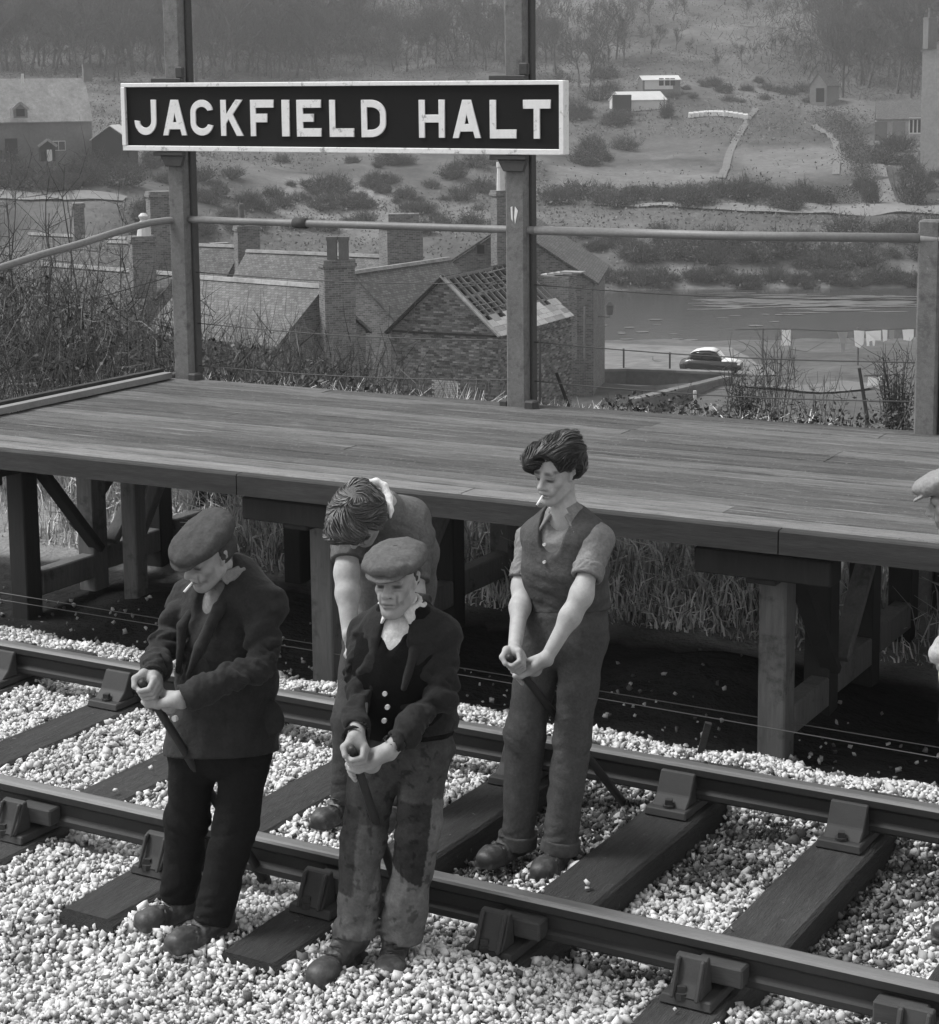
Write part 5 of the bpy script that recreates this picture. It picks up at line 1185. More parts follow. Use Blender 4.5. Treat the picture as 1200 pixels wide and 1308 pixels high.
# ------------------------------------------------------------------ people: soft solids turned into one skin
class Field:
    def __init__(s, pts, pad, h):
        pts = np.asarray(pts, float); s.h = h; s.lo = pts.min(0) - pad; n = np.ceil((pts.max(0) + pad - s.lo) / h).astype(int) + 1
        s.n = n; s.a = np.full(n, .5, np.float32); s.ax = [(s.lo[i] + h * np.arange(n[i])).astype(np.float32) for i in range(3)]
    def sl(s, lo, hi):
        i0 = np.clip(np.floor((np.asarray(lo) - s.lo) / s.h).astype(int), 0, s.n - 1); i1 = np.clip(np.ceil((np.asarray(hi) - s.lo) / s.h).astype(int) + 1, 1, s.n)
        i1 = np.maximum(i1, i0 + 1); S = tuple(slice(a, b) for a, b in zip(i0, i1))
        return S, s.ax[0][S[0]][:, None, None], s.ax[1][S[1]][None, :, None], s.ax[2][S[2]][None, None, :]
    def put(s, S, d, k, op):
        a = s.a[S]
        if op == 'add':
            if k > 0: q = np.maximum(k - np.abs(a - d), 0) / k; s.a[S] = np.minimum(a, d) - q * q * k * .25
            else: s.a[S] = np.minimum(a, d)
        else:
            d = -d
            if k > 0: q = np.maximum(k - np.abs(a - d), 0) / k; s.a[S] = np.maximum(a, d) + q * q * k * .25
            else: s.a[S] = np.maximum(a, d)
        return s
    def cone(s, a, b, ra, rb, k=.02, op='add'):
        a = np.asarray(a, float); b = np.asarray(b, float); m = max(ra, rb) + k + .03
        S, X, Y, Z = s.sl(np.minimum(a, b) - m, np.maximum(a, b) + m); d = b - a; L2 = float(d @ d) + 1e-12
        px, py, pz = X - a[0], Y - a[1], Z - a[2]; t = np.clip((px * d[0] + py * d[1] + pz * d[2]) / L2, 0, 1)
        q = np.sqrt((px - t * d[0]) ** 2 + (py - t * d[1]) ** 2 + (pz - t * d[2]) ** 2) - (ra + (rb - ra) * t)
        return s.put(S, q.astype(np.float32), k, op)
    def chain(s, P, R, k=.02, op='add'):
        R = [R] * len(P) if np.isscalar(R) else R
        for i in range(len(P) - 1): s.cone(P[i], P[i + 1], R[i], R[i + 1], k, op)
        return s
    def ell(s, c, axes, r, k=.02, op='add'):
        c = np.asarray(c, float); A = np.asarray(axes, float); m = max(r) + k + .03
        S, X, Y, Z = s.sl(c - m, c + m); px, py, pz = X - c[0], Y - c[1], Z - c[2]
        u = [(px * A[i][0] + py * A[i][1] + pz * A[i][2]) / r[i] for i in range(3)]; g = np.sqrt(u[0] ** 2 + u[1] ** 2 + u[2] ** 2)
        u2 = np.sqrt(sum((u[i] / r[i]) ** 2 for i in range(3))) + 1e-6
        return s.put(S, (g * (g - 1) / u2 if True else (g - 1) * min(r)).astype(np.float32), k, op)
    def loft(s, P, side, W, Dp, k=.03, op='add', ex=2.0):
        """elliptical tube through P; side = vector(s) of the width axis"""
        P = [np.asarray(p, float) for p in P]
        for i in range(len(P) - 1):
            a, b = P[i], P[i + 1]; m = max(W[i], W[i + 1], Dp[i], Dp[i + 1]) + k + .03; S, X, Y, Z = s.sl(np.minimum(a, b) - m, np.maximum(a, b) + m)
            d = b - a; L2 = float(d @ d) + 1e-12; px, py, pz = X - a[0], Y - a[1], Z - a[2]; t = np.clip((px * d[0] + py * d[1] + pz * d[2]) / L2, 0, 1)
            ux, uy, uz = px - t * d[0], py - t * d[1], pz - t * d[2]; e = d / math.sqrt(L2)
            sd = side[i] if isinstance(side, list) else side; sd = np.asarray(sd, float); sd = sd - e * (sd @ e); sd /= np.linalg.norm(sd); fr = np.cross(e, sd)
            w = W[i] + (W[i + 1] - W[i]) * t; dd = Dp[i] + (Dp[i + 1] - Dp[i]) * t; mn = np.minimum(w, dd)
            A = np.abs(ux * sd[0] + uy * sd[1] + uz * sd[2]) / w; B = np.abs(ux * fr[0] + uy * fr[1] + uz * fr[2]) / dd; C = np.abs(ux * e[0] + uy * e[1] + uz * e[2]) / mn
            q = ((A ** ex + B ** ex + C ** ex) ** (1 / ex) - 1) * mn
            s.put(S, q.astype(np.float32), k, op)
        return s
    def cut(s, p, n, k=.0):
        """throw away everything on the side n points to"""
        n = np.asarray(n, float); n /= np.linalg.norm(n); S, X, Y, Z = s.sl(s.lo, s.lo + s.n * s.h); d = (X - p[0]) * n[0] + (Y - p[1]) * n[1] + (Z - p[2]) * n[2]
        return s.put(S, (-d).astype(np.float32), k, 'sub')
    def near(s, band=.035):
        i = np.nonzero(np.abs(s.a) < band); return i, np.stack([s.ax[k][i[k]] for k in range(3)], 1)
    def rough(s, amp, scale, seed=0, stretch=None, ridge=False, oct=2):
        i, P = s.near(); Q = P if stretch is None else P @ np.asarray(stretch, np.float32).T
        v = fbm(Q, scale, oct, seed)
        v = (1 - np.abs(v * 2 - 1) * 2) if ridge else (v * 2 - 1); s.a[i] -= (amp * v).astype(np.float32); return s
    def fold(s, c, dr, rad, amp, lam, seed=0, along=3.2):
        """creases lying across dr: ridged noise, short along dr and long across it"""
        i, P = s.near(); dr = unit(dr).astype(np.float32); v = P - np.asarray(c, np.float32); w = np.exp(-((v ** 2).sum(1) / (rad * rad)) ** 1.5); k = w > .02
        if not k.any(): return s
        i = tuple(q[k] for q in i); P = P[k]; w = w[k]; t = P @ dr; Q = P + dr * (t * (along - 1))[:, None] + dr * ((vnoise(P, 11, seed + 2) - .5) * lam * 1.2)[:, None]
        n1 = vnoise(Q, .5 / lam, seed); n2 = vnoise(Q, 1.1 / lam, seed + 4); f = (1 - np.abs(n1 * 2 - 1) * 2.2) * .7 + (1 - np.abs(n2 * 2 - 1) * 2.2) * .3
        s.a[i] += (amp * 1.25 * w * (np.maximum(f, -.3) - .1)).astype(np.float32); return s
    def mesh(s):
        a = s.a; inside = a < 0
        for ax_ in range(3):
            sl0 = [slice(None)] * 3; sl0[ax_] = 0; inside[tuple(sl0)] = False; sl0[ax_] = -1; inside[tuple(sl0)] = False
        c = np.zeros(np.array(inside.shape) - 1, np.uint8)
        for dx in (0, 1):
            for dy in (0, 1):
                for dz in (0, 1): c += inside[dx:inside.shape[0] - 1 + dx, dy:inside.shape[1] - 1 + dy, dz:inside.shape[2] - 1 + dz]
        act = (c > 0) & (c < 8); I = np.stack(np.nonzero(act), 1); vid = np.full(act.shape, -1, np.int32); vid[act] = np.arange(len(I))
        corners = [(x, y, z) for x in (0, 1) for y in (0, 1) for z in (0, 1)]; val = np.stack([a[I[:, 0] + x, I[:, 1] + y, I[:, 2] + z] for x, y, z in corners], 1)
        acc = np.zeros((len(I), 3), np.float32); cnt = np.zeros(len(I), np.float32)
        for p in range(8):
            for b in range(3):
                q = p | (4 >> b)
                if q == p: continue
                v0, v1 = val[:, p], val[:, q]; m = (v0 < 0) != (v1 < 0); t = np.where(m, v0 / np.where(m, v0 - v1, 1), 0)
                cp0 = np.array(corners[p], np.float32); e = np.zeros(3, np.float32); e[b] = 1
                acc += np.where(m[:, None], cp0 + e * t[:, None], 0); cnt += m
        V = s.lo + s.h * (I + acc / np.maximum(cnt, 1)[:, None]); Fs = []
        for b in range(3):
            u, v = (b + 1) % 3, (b + 2) % 3; A = [slice(1, -1)] * 3; A[b] = slice(0, -1); B = list(A); B[b] = slice(1, None)
            x0 = inside[tuple(A)]; x1 = inside[tuple(B)]; J = np.stack(np.nonzero(x0 != x1), 1); off = np.ones(3, int); off[b] = 0; J = J + off; fl = inside[J[:, 0], J[:, 1], J[:, 2]]
            eu = np.zeros(3, int); eu[u] = 1; ev = np.zeros(3, int); ev[v] = 1
            g = lambda K: vid[K[:, 0], K[:, 1], K[:, 2]]
            Q = np.stack([g(J - eu - ev), g(J - ev), g(J), g(J - eu)], 1); Q[~fl] = Q[~fl][:, ::-1]; Fs.append(Q)
        F = np.concatenate(Fs); F = F[(F >= 0).all(1)]; return V.astype(np.float32), F
    def obj(s, name, mat, par, tone=None):
        V, F = s.mesh()
        tn = None if tone is None else tone(V)
        return mobj(name, V, F, mat, par, True, tn)
def unit(v): v = np.asarray(v, float); return v / np.linalg.norm(v)
def cv(a, b, c): return unit(CR * a + CU * b + CF * c)
def cloth(name, val, amt=.3, sheen=.3, tone=False, weave=500): return gm(name, val, .92, ((5, .25), (30, amt), (95, .4)), bump=.5, bscale=90, bdist=.006, tone=tone, spec=.08, sheen=.05 if .015 < val < .03 else 0)
def skinmat(name, val):
    m = gm(name, val, .58, ((12, .28), (45, .24)), bump=.2, bscale=150, bdist=.004, tone=True, spec=.16); b = m.node_tree.nodes["Principled BSDF"]
    b.inputs["Subsurface Weight"].default_value = .08; b.inputs["Subsurface Radius"].default_value = (.01, .01, .01); return m
MT['skin'] = skinmat('weathered_skin', .27); MT['skinpale'] = skinmat('pale_skin', .31)
MT['boot'] = gm('worn_boot_leather', .032, .52, ((9, .45), (45, .45)), bump=.35, bscale=70, spec=.4, bdist=.005)
ramp_dirt(MT['boot'], 16, .50, .75, .11)
MT['steel'] = gm('crowbar_steel', .02, .55, ((8, .3), (60, .3)), spec=.4)
MT['button'] = gm('pale_button', .5, .5, ()); MT['paper'] = gm('cigarette_paper', .8, .8, ())

def head(F, c, fwd, up, s=1.0, neck=None, thin=0.0, nose=1.0, chin=1.0, age=1.0):
    f = unit(fwd); u = unit(np.asarray(up) - f * (np.asarray(up) @ f)); x = np.cross(f, u)        # x: towards its right ear
    A = np.stack([x, f, u]); L = lambda a, b, d: c + s * (x * a + f * b + u * d)
    E = lambda p, r, k=.02, op='add', ax_=A: F.ell(L(*p), ax_, [q * s for q in r], k * s, op)
    E((0, -.018, .038), (.076 - thin, .096, .086), 0); E((0, .032, -.03), (.062 - thin, .062, .085), .03)
    for g in (-1, 1):
        F.cone(L(g * (.056 - thin), .002, -.058), L(g * .024, .066, -.102), .019 * s, .016 * s, .03 * s)
        E((g * (.044 - thin * .6), .060, -.022), (.021, .022, .019), .02)
        F.cone(L(g * (.071 - thin), -.012, .006), L(g * (.080 - thin), -.022, .020), .012 * s, .011 * s, .008 * s); F.cone(L(g * (.078 - thin), -.016, .014), L(g * (.073 - thin), -.004, -.026), .011 * s, .008 * s, .008 * s)
        F.cone(L(g * (.078 - thin), -.024, .018), L(g * (.079 - thin), -.024, -.002), .010 * s, .009 * s, .006 * s)
        E((g * (.088 - thin), -.008, .002), (.010, .010, .016), .005, 'sub')
    E((0, .074, -.106), (.026, .022 * chin, .020 * chin), .022)
    F.cone(L(-.040, .080, .020), L(.040, .080, .020), .014 * s, .014 * s, .016 * s)
    for g in (-1, 1):
        E((g * .031, .106, -.004), (.022, .018, .014), .012, 'sub'); E((g * .031, .074, -.002), (.015, .014, .013), .003)
        F.cone(L(g * .045, .082, .004), L(g * .018, .089, .003), .0045 * s, .0045 * s, .004 * s)
        F.cone(L(g * .030, .078, -.050), L(g * .016, .086, -.040), .016 * s, .012 * s, .015 * s)
    F.cone(L(0, .090, .012), L(0, .109 + .006 * nose, -.030), .0085 * s, .0125 * s * nose, .012 * s)
    for g in (-1, 1): E((g * .013, .100, -.035), (.009, .011, .009), .006)
    F.cone(L(-.024, .083, -.064), L(.024, .083, -.064), .011 * s, .011 * s, .012 * s)
    F.cone(L(-.019, .093, -.064), L(.019, .093, -.064), .0065 * s, .0065 * s, .006 * s); F.cone(L(-.017, .091, -.077), L(.017, .091, -.077), .008 * s, .008 * s, .006 * s)
    F.cone(L(-.024, .101, -.0705), L(.024, .101, -.0705), .0045 * s, .0045 * s, .004 * s, 'sub')
    if neck is not None: F.cone(L(0, -.024, -.060), neck, .052 * s, .052 * s, .025 * s)
    def tone(V):
        q = (V - c) / s; a, b, d = q @ x, q @ f, q @ u; t = np.ones(len(V)); near = (np.abs(a) < .12) & (np.abs(b) < .14) & (np.abs(d) < .17) & (b > .03)
        def spot(ca, cd, ra, rd, v):
            w = np.exp(-(((a - ca) / ra) ** 4 + ((d - cd) / rd) ** 4)) * near; np.multiply(t, 1 - w * (1 - v), out=t)
        for g in (-1, 1):
            spot(g * .031, .026, .022, .0075, .22); spot(g * .031, -.006, .018, .0078, .20); spot(g * .031, .008, .020, .008, .75); spot(g * .009, -.044, .006, .004, .40); spot(g * .033, -.020, .016, .004, 1 - .30 * age); spot(g * .032, -.052, .0045, .020, 1 - .45 * age); spot(g * .055, -.045, .010, .03, 1 - .22 * age); spot(g * .043, -.068, .004, .010, 1 - .3 * age)
        spot(0, -.0705, .024, .0035, .38); spot(0, -.077, .019, .006, .78); spot(0, -.090, .06, .035, 1 - .18 * age)
        return t
    return L, A, tone
def hand(F, wrist, grip, axis, flip=1, thumb=1, s=1.0, R=.017):
    s = s * .97
    """fist closed round a bar: grip = point on the bar's axis, axis = along the bar towards the thumb"""
    g = unit(axis); e1 = np.asarray(wrist) - grip; e1 = unit(e1 - g * (e1 @ g)); e2 = np.cross(g, e1) * flip; k = .0025 * s
    L = lambda a, b, o: grip + s * (e1 * a + e2 * b + g * o)
    for j, (o, ln, r) in enumerate(((.032, .98, .0090), (.011, 1.06, .0094), (-.010, 1.0, .0090), (-.030, .86, .0080))):
        mcp = L(.026, .034 * ln, o); F.cone(np.asarray(wrist) + g * o * .45 * s, mcp, .021 * s, .0128 * s, .012 * s)
        p1 = L(-.018, .036 * ln, o * 1.02); p2 = L(-.031, .004, o * .98); p3 = L(-.016, -.021, o * .94); F.chain([mcp, p1, p2, p3], [.0108 * s, r * 1.04 * s, r * s, r * .86 * s], k)
        F.ell(mcp + e2 * .004 * s, np.stack([e1, e2, g]), [.012 * s, .009 * s, .010 * s], .006 * s)
    F.ell(L(.040, .012, 0), np.stack([e1, e2, g]), [.032 * s, .020 * s, .040 * s], .018 * s)
    b0 = np.asarray(wrist) + g * .014 * s - e2 * .006 * s; F.chain([b0, L(.040, -.014, .038), L(.008, -.030, .046), L(-.020, -.022, .040)], [.021 * s, .0155 * s, .0118 * s, .0098 * s], .008 * s)
def boot(name, par, heel, toe, ankle, s=1.0, mat=None):
    """laced ankle boot, sole flat on the ground"""
    heel = np.asarray(heel, float); toe = np.asarray(toe, float); z0 = min(heel[2], toe[2]); f = toe - heel; f[2] = 0; L = np.linalg.norm(f); f /= L; x = np.cross(f, Z3)
    F = Field([heel, toe, ankle], .10, .0050); B = lambda a, b, d: heel * [1, 1, 0] + Z3 * z0 + f * a * L + x * b * s + Z3 * d * s
    F.loft([B(.12, 0, .035), B(.45, 0, .032), B(.72, 0, .035), B(.88, 0, .033)], x, [.036 * s, .036 * s, .047 * s, .042 * s], [.035 * s, .032 * s, .034 * s, .030 * s], .02, ex=2.6)
    F.ell(B(.80, 0, .036), np.stack([f, x, Z3]), [.056 * s, .045 * s, .036 * s], .015); F.cone(B(.14, 0, .06), B(.2, 0, .12), .040 * s, .044 * s, .03); F.cone(B(.40, 0, .055), B(.25, 0, .115), .036 * s, .040 * s, .03)
    F.chain([B(.2, 0, .10), np.asarray(ankle)], [.046 * s, .050 * s], .02)
    F.rough(.004, 22, 3, oct=2); F.fold(B(.52, 0, .07), f, .07, .006, .022, 2); F.chain([B(.70, -.05, .03), B(.655, -.025, .078), B(.65, 0, .086), B(.655, .025, .078), B(.70, .05, .03)], .0035, .003, 'sub')
    F.loft([B(.07, 0, .008), B(.4, 0, .008), B(.72, 0, .008), B(.92, 0, .008)], x, [.046 * s, .044 * s, .057 * s, .047 * s], [.015] * 4, .002, ex=5)
    F.cut(B(0, 0, 0), (0, 0, -1)); o = F.obj(name, mat or MT['boot'], par)
    m = MB()
    for k in range(4):
        q = B(.36 + .07 * k, 0, .125 - .020 * k); m.tube([q - x * .022 * s, q + f * .008 + Z3 * .006, q + x * .022 * s], .003, 5)
    m.build('lace', MT['steel'], o); return o
def feet(px, py, z=-.205): return onz(px, py, z)
def flatcap(par, L, A, s, mat, tilt=0.0, name='cap', big=1.0):
    x, f, u = A; C0 = L(0, 0, .10); F = Field([C0], .25, .0042)
    t = math.radians(-10 + tilt); f2 = f * math.cos(t) + u * math.sin(t); u2 = u * math.cos(t) - f * math.sin(t); A2 = np.stack([x, f2, u2])
    F.ell(L(0, -.006, .062), A, [.088 * s, .108 * s, .040 * s], .01); F.ell(L(0, .010, .082), A2, [.108 * s * big, .138 * s * big, .040 * s], .02)
    F.ell(L(0, .05, .072), A2, [.098 * s * big, .092 * s, .034 * s], .02); F.ell(L(0, -.05, .088), A2, [.09 * s, .08 * s, .040 * s], .03)
    F.rough(.0045, 16, 4, ridge=True); F.rough(.002, 50, 2)
    t3 = math.radians(-24 + tilt); f3 = f * math.cos(t3) + u * math.sin(t3); u3 = u * math.cos(t3) - f * math.sin(t3)
    F.ell(L(0, .100, .047), np.stack([x, f3, u3]), [.078 * s, .062 * s, .0095 * s], .004)
    F.ell(L(0, -.015, .020), A, [.079 * s, .097 * s, .060 * s], .004, 'sub')
    o = F.obj(name, mat, par)
    m = MB(); p = L(0, .0, .126); m.tube([p - u * .012, p + u * .003], [.011, .009], 8); m.build('cap_button', mat, o); return o
def limb_folds(F, a, b, c, amp=.006, lam=.035, seed=1, rad=.11):
    """creases round the bend b between a and c"""
    a, b, c = map(np.asarray, (a, b, c)); d1, d2 = unit(b - a), unit(c - b); x = unit(np.cross(d1, FH))
    F.fold(b, unit(c - a) + .25 * x, rad, amp * 1.4, lam * 1.4, seed); F.fold((a + b) / 2, d1 + .9 * x, rad * 1.2, amp * 1.1, lam * 2.2, seed + 3); F.fold((b + c) / 2, d2 - .7 * x, rad * 1.1, amp * 1.1, lam * 1.8, seed + 6); F.fold(c, d2 + .2 * x, rad * .7, amp * .9, lam * 1.1, seed + 8)
def crowbar(label, P0, P1, claw=True, r=.0145):
    P0 = np.asarray(P0, float); P1 = np.asarray(P1, float); d = unit(P1 - P0); L = np.linalg.norm(P1 - P0); t = thing('crowbar', label, 'crowbar', 'crowbars the men lever with', (0, 0, 0))
    MB().tube([P0, P0 + d * .02, P0 + d * L * .6, P1], [r * .8, r, r * 1.15, r * 1.3], 10).build('bar', MT['steel'], t, True)
    if claw:
        sd = unit(np.cross(d, Z3)); q = unit(np.cross(sd, d)); m = MB(); m.frame(P1 - d * .02, sd, q, d, (-.026, -.016, 0), (.026, .016, .10), 1, .55); m.build('toe', MT['steel'], t, bevel=.004)
    return t
def cigarette(label, p, d):
    p = np.asarray(p); d = unit(d); t = thing('cigarette', label, 'cigarette', None, (0, 0, 0)); MB().tube([p, p + d * .045], .0042, 8).build('paper_tube', MT['paper'], t, True); MB().tube([p + d * .0455, p + d * .051], .0040, 8).build('ash', MT['postiron'], t, True)
def legs(par, name, mat, waist, hips, L1, L2, side, h=.0068, hem1=None, hem2=None, w=(.165, .125), r=(.105, .080, .073), amp=.006, seed=1, tone=None, waist_d=.115, extra=None):
    """trousers: L = (hip, knee, ankle)"""
    F = Field([waist, *L1, *L2], .16, h)
    F.loft([waist, hips], side, [w[0], w[0] + .012], [waist_d, waist_d + .02], .03, ex=2.3)
    F.chain(list(L1), list(r), .05); F.chain(list(L2), list(r), .012); F.cone((np.asarray(L1[0]) + L2[0]) / 2 + Z3 * .06, (np.asarray(L1[0]) + L2[0]) / 2, .10, .075, .04)
    for i, Lg in enumerate((L1, L2)):
        ld = unit(np.asarray(Lg[2]) - Lg[0]); cr = unit(np.cross(ld, FH)); lh, lk, la = map(np.asarray, Lg)
        F.fold(lk + Z3 * .02, ld + .6 * cr * (1 if i else -1), .14, amp * .7, .06, seed + i * 3); F.fold((lh + lk) / 2, cr + .25 * ld, .22, amp, .10, seed + 20 + i, .35); F.fold((lk + la) / 2, cr + .3 * ld, .22, amp, .09, seed + 24 + i, .35)
        F.fold(la + Z3 * .05, ld + .5 * cr, .09, amp * .9, .045, seed + 9 + i); F.fold(lh, Z3 + .9 * side * (1 if i else -1), .13, amp * .8, .05, seed + 12 + i)
    F.rough(amp * .45, 6, seed, ridge=True); F.rough(.0012, 60, seed + 1)
    F.cut(waist, unit(np.asarray(waist) - hips))
    for Lg, hm in ((L1, hem1), (L2, hem2)):
        c = np.asarray(hm if hm is not None else Lg[2]); n_ = unit(c - Lg[1]); S, X, Y, Z = F.sl(c - .16, c + .16); near = ((X - c[0]) ** 2 + (Y - c[1]) ** 2 + (Z - c[2]) ** 2) < .15 ** 2
        d = (X - c[0]) * n_[0] + (Y - c[1]) * n_[1] + (Z - c[2]) * n_[2]; F.a[S] = np.where(near, np.maximum(F.a[S], d), F.a[S]).astype(np.float32)
    if extra: extra(F)
    return F.obj(name, mat, par, tone)
def collar(par, name, mat, nk, side, front, rx=.072, ry=.075, r=.0105, flap=.06, up=Z3, open_=.45, h=.0038, tall=.022):
    """turned-down shirt collar: a band round the neck and two pointed flaps at the throat"""
    side = unit(side); front = unit(front); up = unit(np.asarray(up)); F = Field([nk], .19, h)
    P = [nk + side * rx * math.sin(t) + front * ry * math.cos(t) + up * tall * (.7 - .6 * math.cos(t)) for t in np.linspace(open_, 2 * math.pi - open_, 17)]
    for a, b in zip(P[:-1], P[1:]):
        o1 = unit(a - nk - up * ((a - nk) @ up)); o2 = unit(b - nk - up * ((b - nk) @ up)); F.cone(a + up * .008, b + up * .008, r, r, .006); F.cone(a - up * .020 + o1 * .012, b - up * .020 + o2 * .012, r, r, .014)
    for q, g in ((P[0], 1), (P[-1], -1)):
        B = q + up * .006 + front * .012; S_ = P[4 if g > 0 else -5] + side * g * .020 + front * .01
        tip = B - up * flap * .85 + side * g * flap * .55 + front * flap * .62
        for k in np.linspace(0, 1, 7):
            e = B * (1 - k) + S_ * k; F.cone(e, tip * (1 - k * .35) + (e - up * .02) * k * .35, .0075, .0042, .004)
    return F.obj(name, mat, par)

def strands(par, name, F, mat, C, n, flow, steps=7, step=.009, r=.0017, seed=1, lift=.002, keep=None):
    """locks of hair lying on the field F: started at random on its skin and led along flow(P)"""
    g = np.random.default_rng(seed); lf = lift + .007 * g.random(n) ** 3; i, P = F.near(.004); P = P.astype(float)
    if keep is not None: P = P[keep(P)]
    P = P[g.integers(0, len(P), n)]
    gr = np.gradient(F.a, F.h)
    def samp(arr, Q):
        j = np.clip(np.round((Q - F.lo) / F.h).astype(int), 0, F.n - 1); return arr[j[:, 0], j[:, 1], j[:, 2]]
    out = []
    for k in range(steps):
        N = np.stack([samp(q, P) for q in gr], 1); N /= np.linalg.norm(N, axis=1)[:, None] + 1e-6; P = P - N * (samp(F.a, P) - lf * (k + 1) / steps * 1.4 - .002 * math.sin(k * 3.14 / (steps - 1)))[:, None]; out.append(P.copy())
        d = flow(P); d = d - N * (d * N).sum(1)[:, None]; d /= np.linalg.norm(d, axis=1)[:, None] + 1e-6; P = P + d * step
    out = np.stack(out, 1); rr = np.tile(np.sin(np.linspace(.5, 2.9, steps)), (n, 1)) * r * g.uniform(.6, 1.5, (n, 1))
    o = stems(name, out, rr, mat, par, g.uniform(.5, 2.2, n)); o['kind'] = 'stuff'; return o
# ------------------------------------------------------------------ the man in the long dark jacket (left)
def man_jacket():
    w0 = 7.09; J = lambda x, y, d=0.0: pix(x, y, w0 + d)
    t = thing('person', 'man in flat cap and long dark jacket gripping a bar, leftmost of the gang', 'person', 'railway gang', feet(238, 1190))
    side = cv(.84, .02, -.54); front = cv(-.54, -.12, -.83)
    skin = MT['skin']; MT['coat'] = cloth('dark_jacket_cloth', .023, .35, .35); MT['coat_tr'] = cloth('dark_trouser_cloth', .011, .3, .25); MT['cap1'] = cloth('tweed_cap', .055, .35, .4, weave=260); MT['shirt1'] = cloth('grubby_shirt', .16, .3)
    nk = J(299, 738, -.16); shR, shL = J(243, 768, -.02), J(338, 775, -.24); elR, wrR = J(207, 822, -.12), J(196, 868, -.30); elL, wrL = J(330, 852, -.34), J(231, 894, -.42)
    b0, b1 = J(182, 873, -.36), onz(338, 1124, -.20); bd = unit(b1 - b0)
    gR = b0 + bd * .035; gL = b0 + bd * .125
    # body
    F = Field([nk, shR, shL, wrR, wrL, b0, J(268, 660, -.3)], .12, .0034); hc = J(266, 708, -.27)
    L, A, tn = head(F, hc, cv(-.66, -.46, -.60), cv(-.22, .86, -.46), .92, nk, .002, 1.1)
    F.loft([nk - Z3 * .03, J(292, 800, -.12)], side, [.05, .12], [.045, .07], .04); F.chain([nk - Z3 * .04, shR - Z3 * .03, elR, wrR], [.045, .036, .030, .029], .03); F.chain([nk - Z3 * .04, shL - Z3 * .03, elL, wrL], [.045, .036, .030, .029], .03)
    hand(F, wrR, gR, -bd, -1, s=1.02); hand(F, wrL, gL, -bd, 1, s=1.05)
    F.obj('body', skin, t, tn)
    # hair under the cap
    F = Field([hc], .16, .005); F.ell(L(0, -.03, .015), A, [.079, .088, .07], .01); F.ell(L(0, .06, .0), A, [.10, .075, .10], .01, 'sub'); F.rough(.004, 60, 3); F.obj('hair', cloth('grey_hair', .05), t)
    flatcap(t, L, A, .93, MT['cap1'], -6, big=.98)
    # shirt and waistcoat seen in the opening
    F = Field([nk, J(290, 860, -.1)], .26, .0085); F.loft([J(292, 730, -.18), J(296, 768, -.15), J(290, 830, -.10), J(287, 880, -.05)], side, [.062, .125, .14, .14], [.064, .094, .105, .105], .04); F.rough(.003, 14, 3, ridge=True); F.obj('shirt', MT['shirt1'], t)
    F = Field([nk, J(290, 880, -.1)], .26, .0085); F.loft([J(297, 764, -.15), J(290, 830, -.10), J(287, 890, -.04)], side, [.132, .15, .15], [.100, .115, .115], .04); F.rough(.004, 14, 4, ridge=True); F.chain([nk + front * .10, J(276, 800, -.15) + front * .13], [.055, .012], .006, 'sub'); F.obj('waistcoat', MT['coat_tr'], t)
    collar(t, 'collar', MT['shirt1'], J(291, 730, -.19), side, front, .062, .070, .009, .055, unit(L(0, 0, 0) - nk), .5)
    # jacket
    P = [nk, J(297, 764, -.15), J(292, 808, -.11), J(288, 868, -.05), J(286, 926, 0), J(283, 962, .02)]
    F = Field(P + [shR, shL, elR, elL, wrR, wrL], .20, .0058)
    F.loft(P, side, [.082, .155, .188, .185, .196, .215], [.075, .11, .135, .135, .15, .165], .03, ex=2.2)
    F.cone(nk, shR, .055, .075, .05); F.cone(nk, shL, .055, .075, .05)
    for s_, e_, w_, sd in ((shR, elR, wrR, 1), (shL, elL, wrL, 4)):
        F.chain([s_, e_, w_ + (e_ - w_) * .02], [.070, .058, .049], .03); limb_folds(F, s_, e_, w_, .012, .042, sd, .13)
    F.fold(J(330, 810, -.25), cv(.6, .8, 0), .14, .006, .06, 9); F.fold(J(320, 900, -.1), cv(.9, -.3, 0), .16, .006, .07, 10); F.fold(J(240, 900, -.05), cv(.7, .6, 0), .14, .006, .06, 11)
    F.rough(.009, 7, 5, ridge=True); F.rough(.002, 45, 6)
    # opening at the front: a narrow wedge from throat to waist, and the skirts falling apart
    fr = lambda p, k: np.asarray(p) + front * k
    F.chain([fr(J(283, 742, -.20), .06), fr(J(272, 790, -.14), .12), fr(J(266, 850, -.08), .15)], [.050, .036, .012], .01, 'sub')
    F.chain([fr(J(262, 905, .0), .19), fr(J(262, 985, .02), .21)], [.02, .085], .01, 'sub')
    for w_, e_ in ((wrR, elR), (wrL, elL)):
        n_ = unit(w_ - e_); c = w_ - n_ * .005; S, X, Y, Z = F.sl(c - .11, c + .11); d = (X - c[0]) * n_[0] + (Y - c[1]) * n_[1] + (Z - c[2]) * n_[2]; nr_ = ((X - c[0]) ** 2 + (Y - c[1]) ** 2 + (Z - c[2]) ** 2) < .1 ** 2
        F.a[S] = np.where(nr_, np.maximum(F.a[S], d), F.a[S]).astype(np.float32); F.cone(c + n_ * .04, c - n_ * .03, .038, .038, .003, 'sub')
    F.cut(J(283, 962, .0), -cv(-.06, 1, .05)); o = F.obj('jacket', MT['coat'], t)
    # lapels lie proud of the chest
    F = Field([nk, J(270, 830, -.12)], .22, .0045)
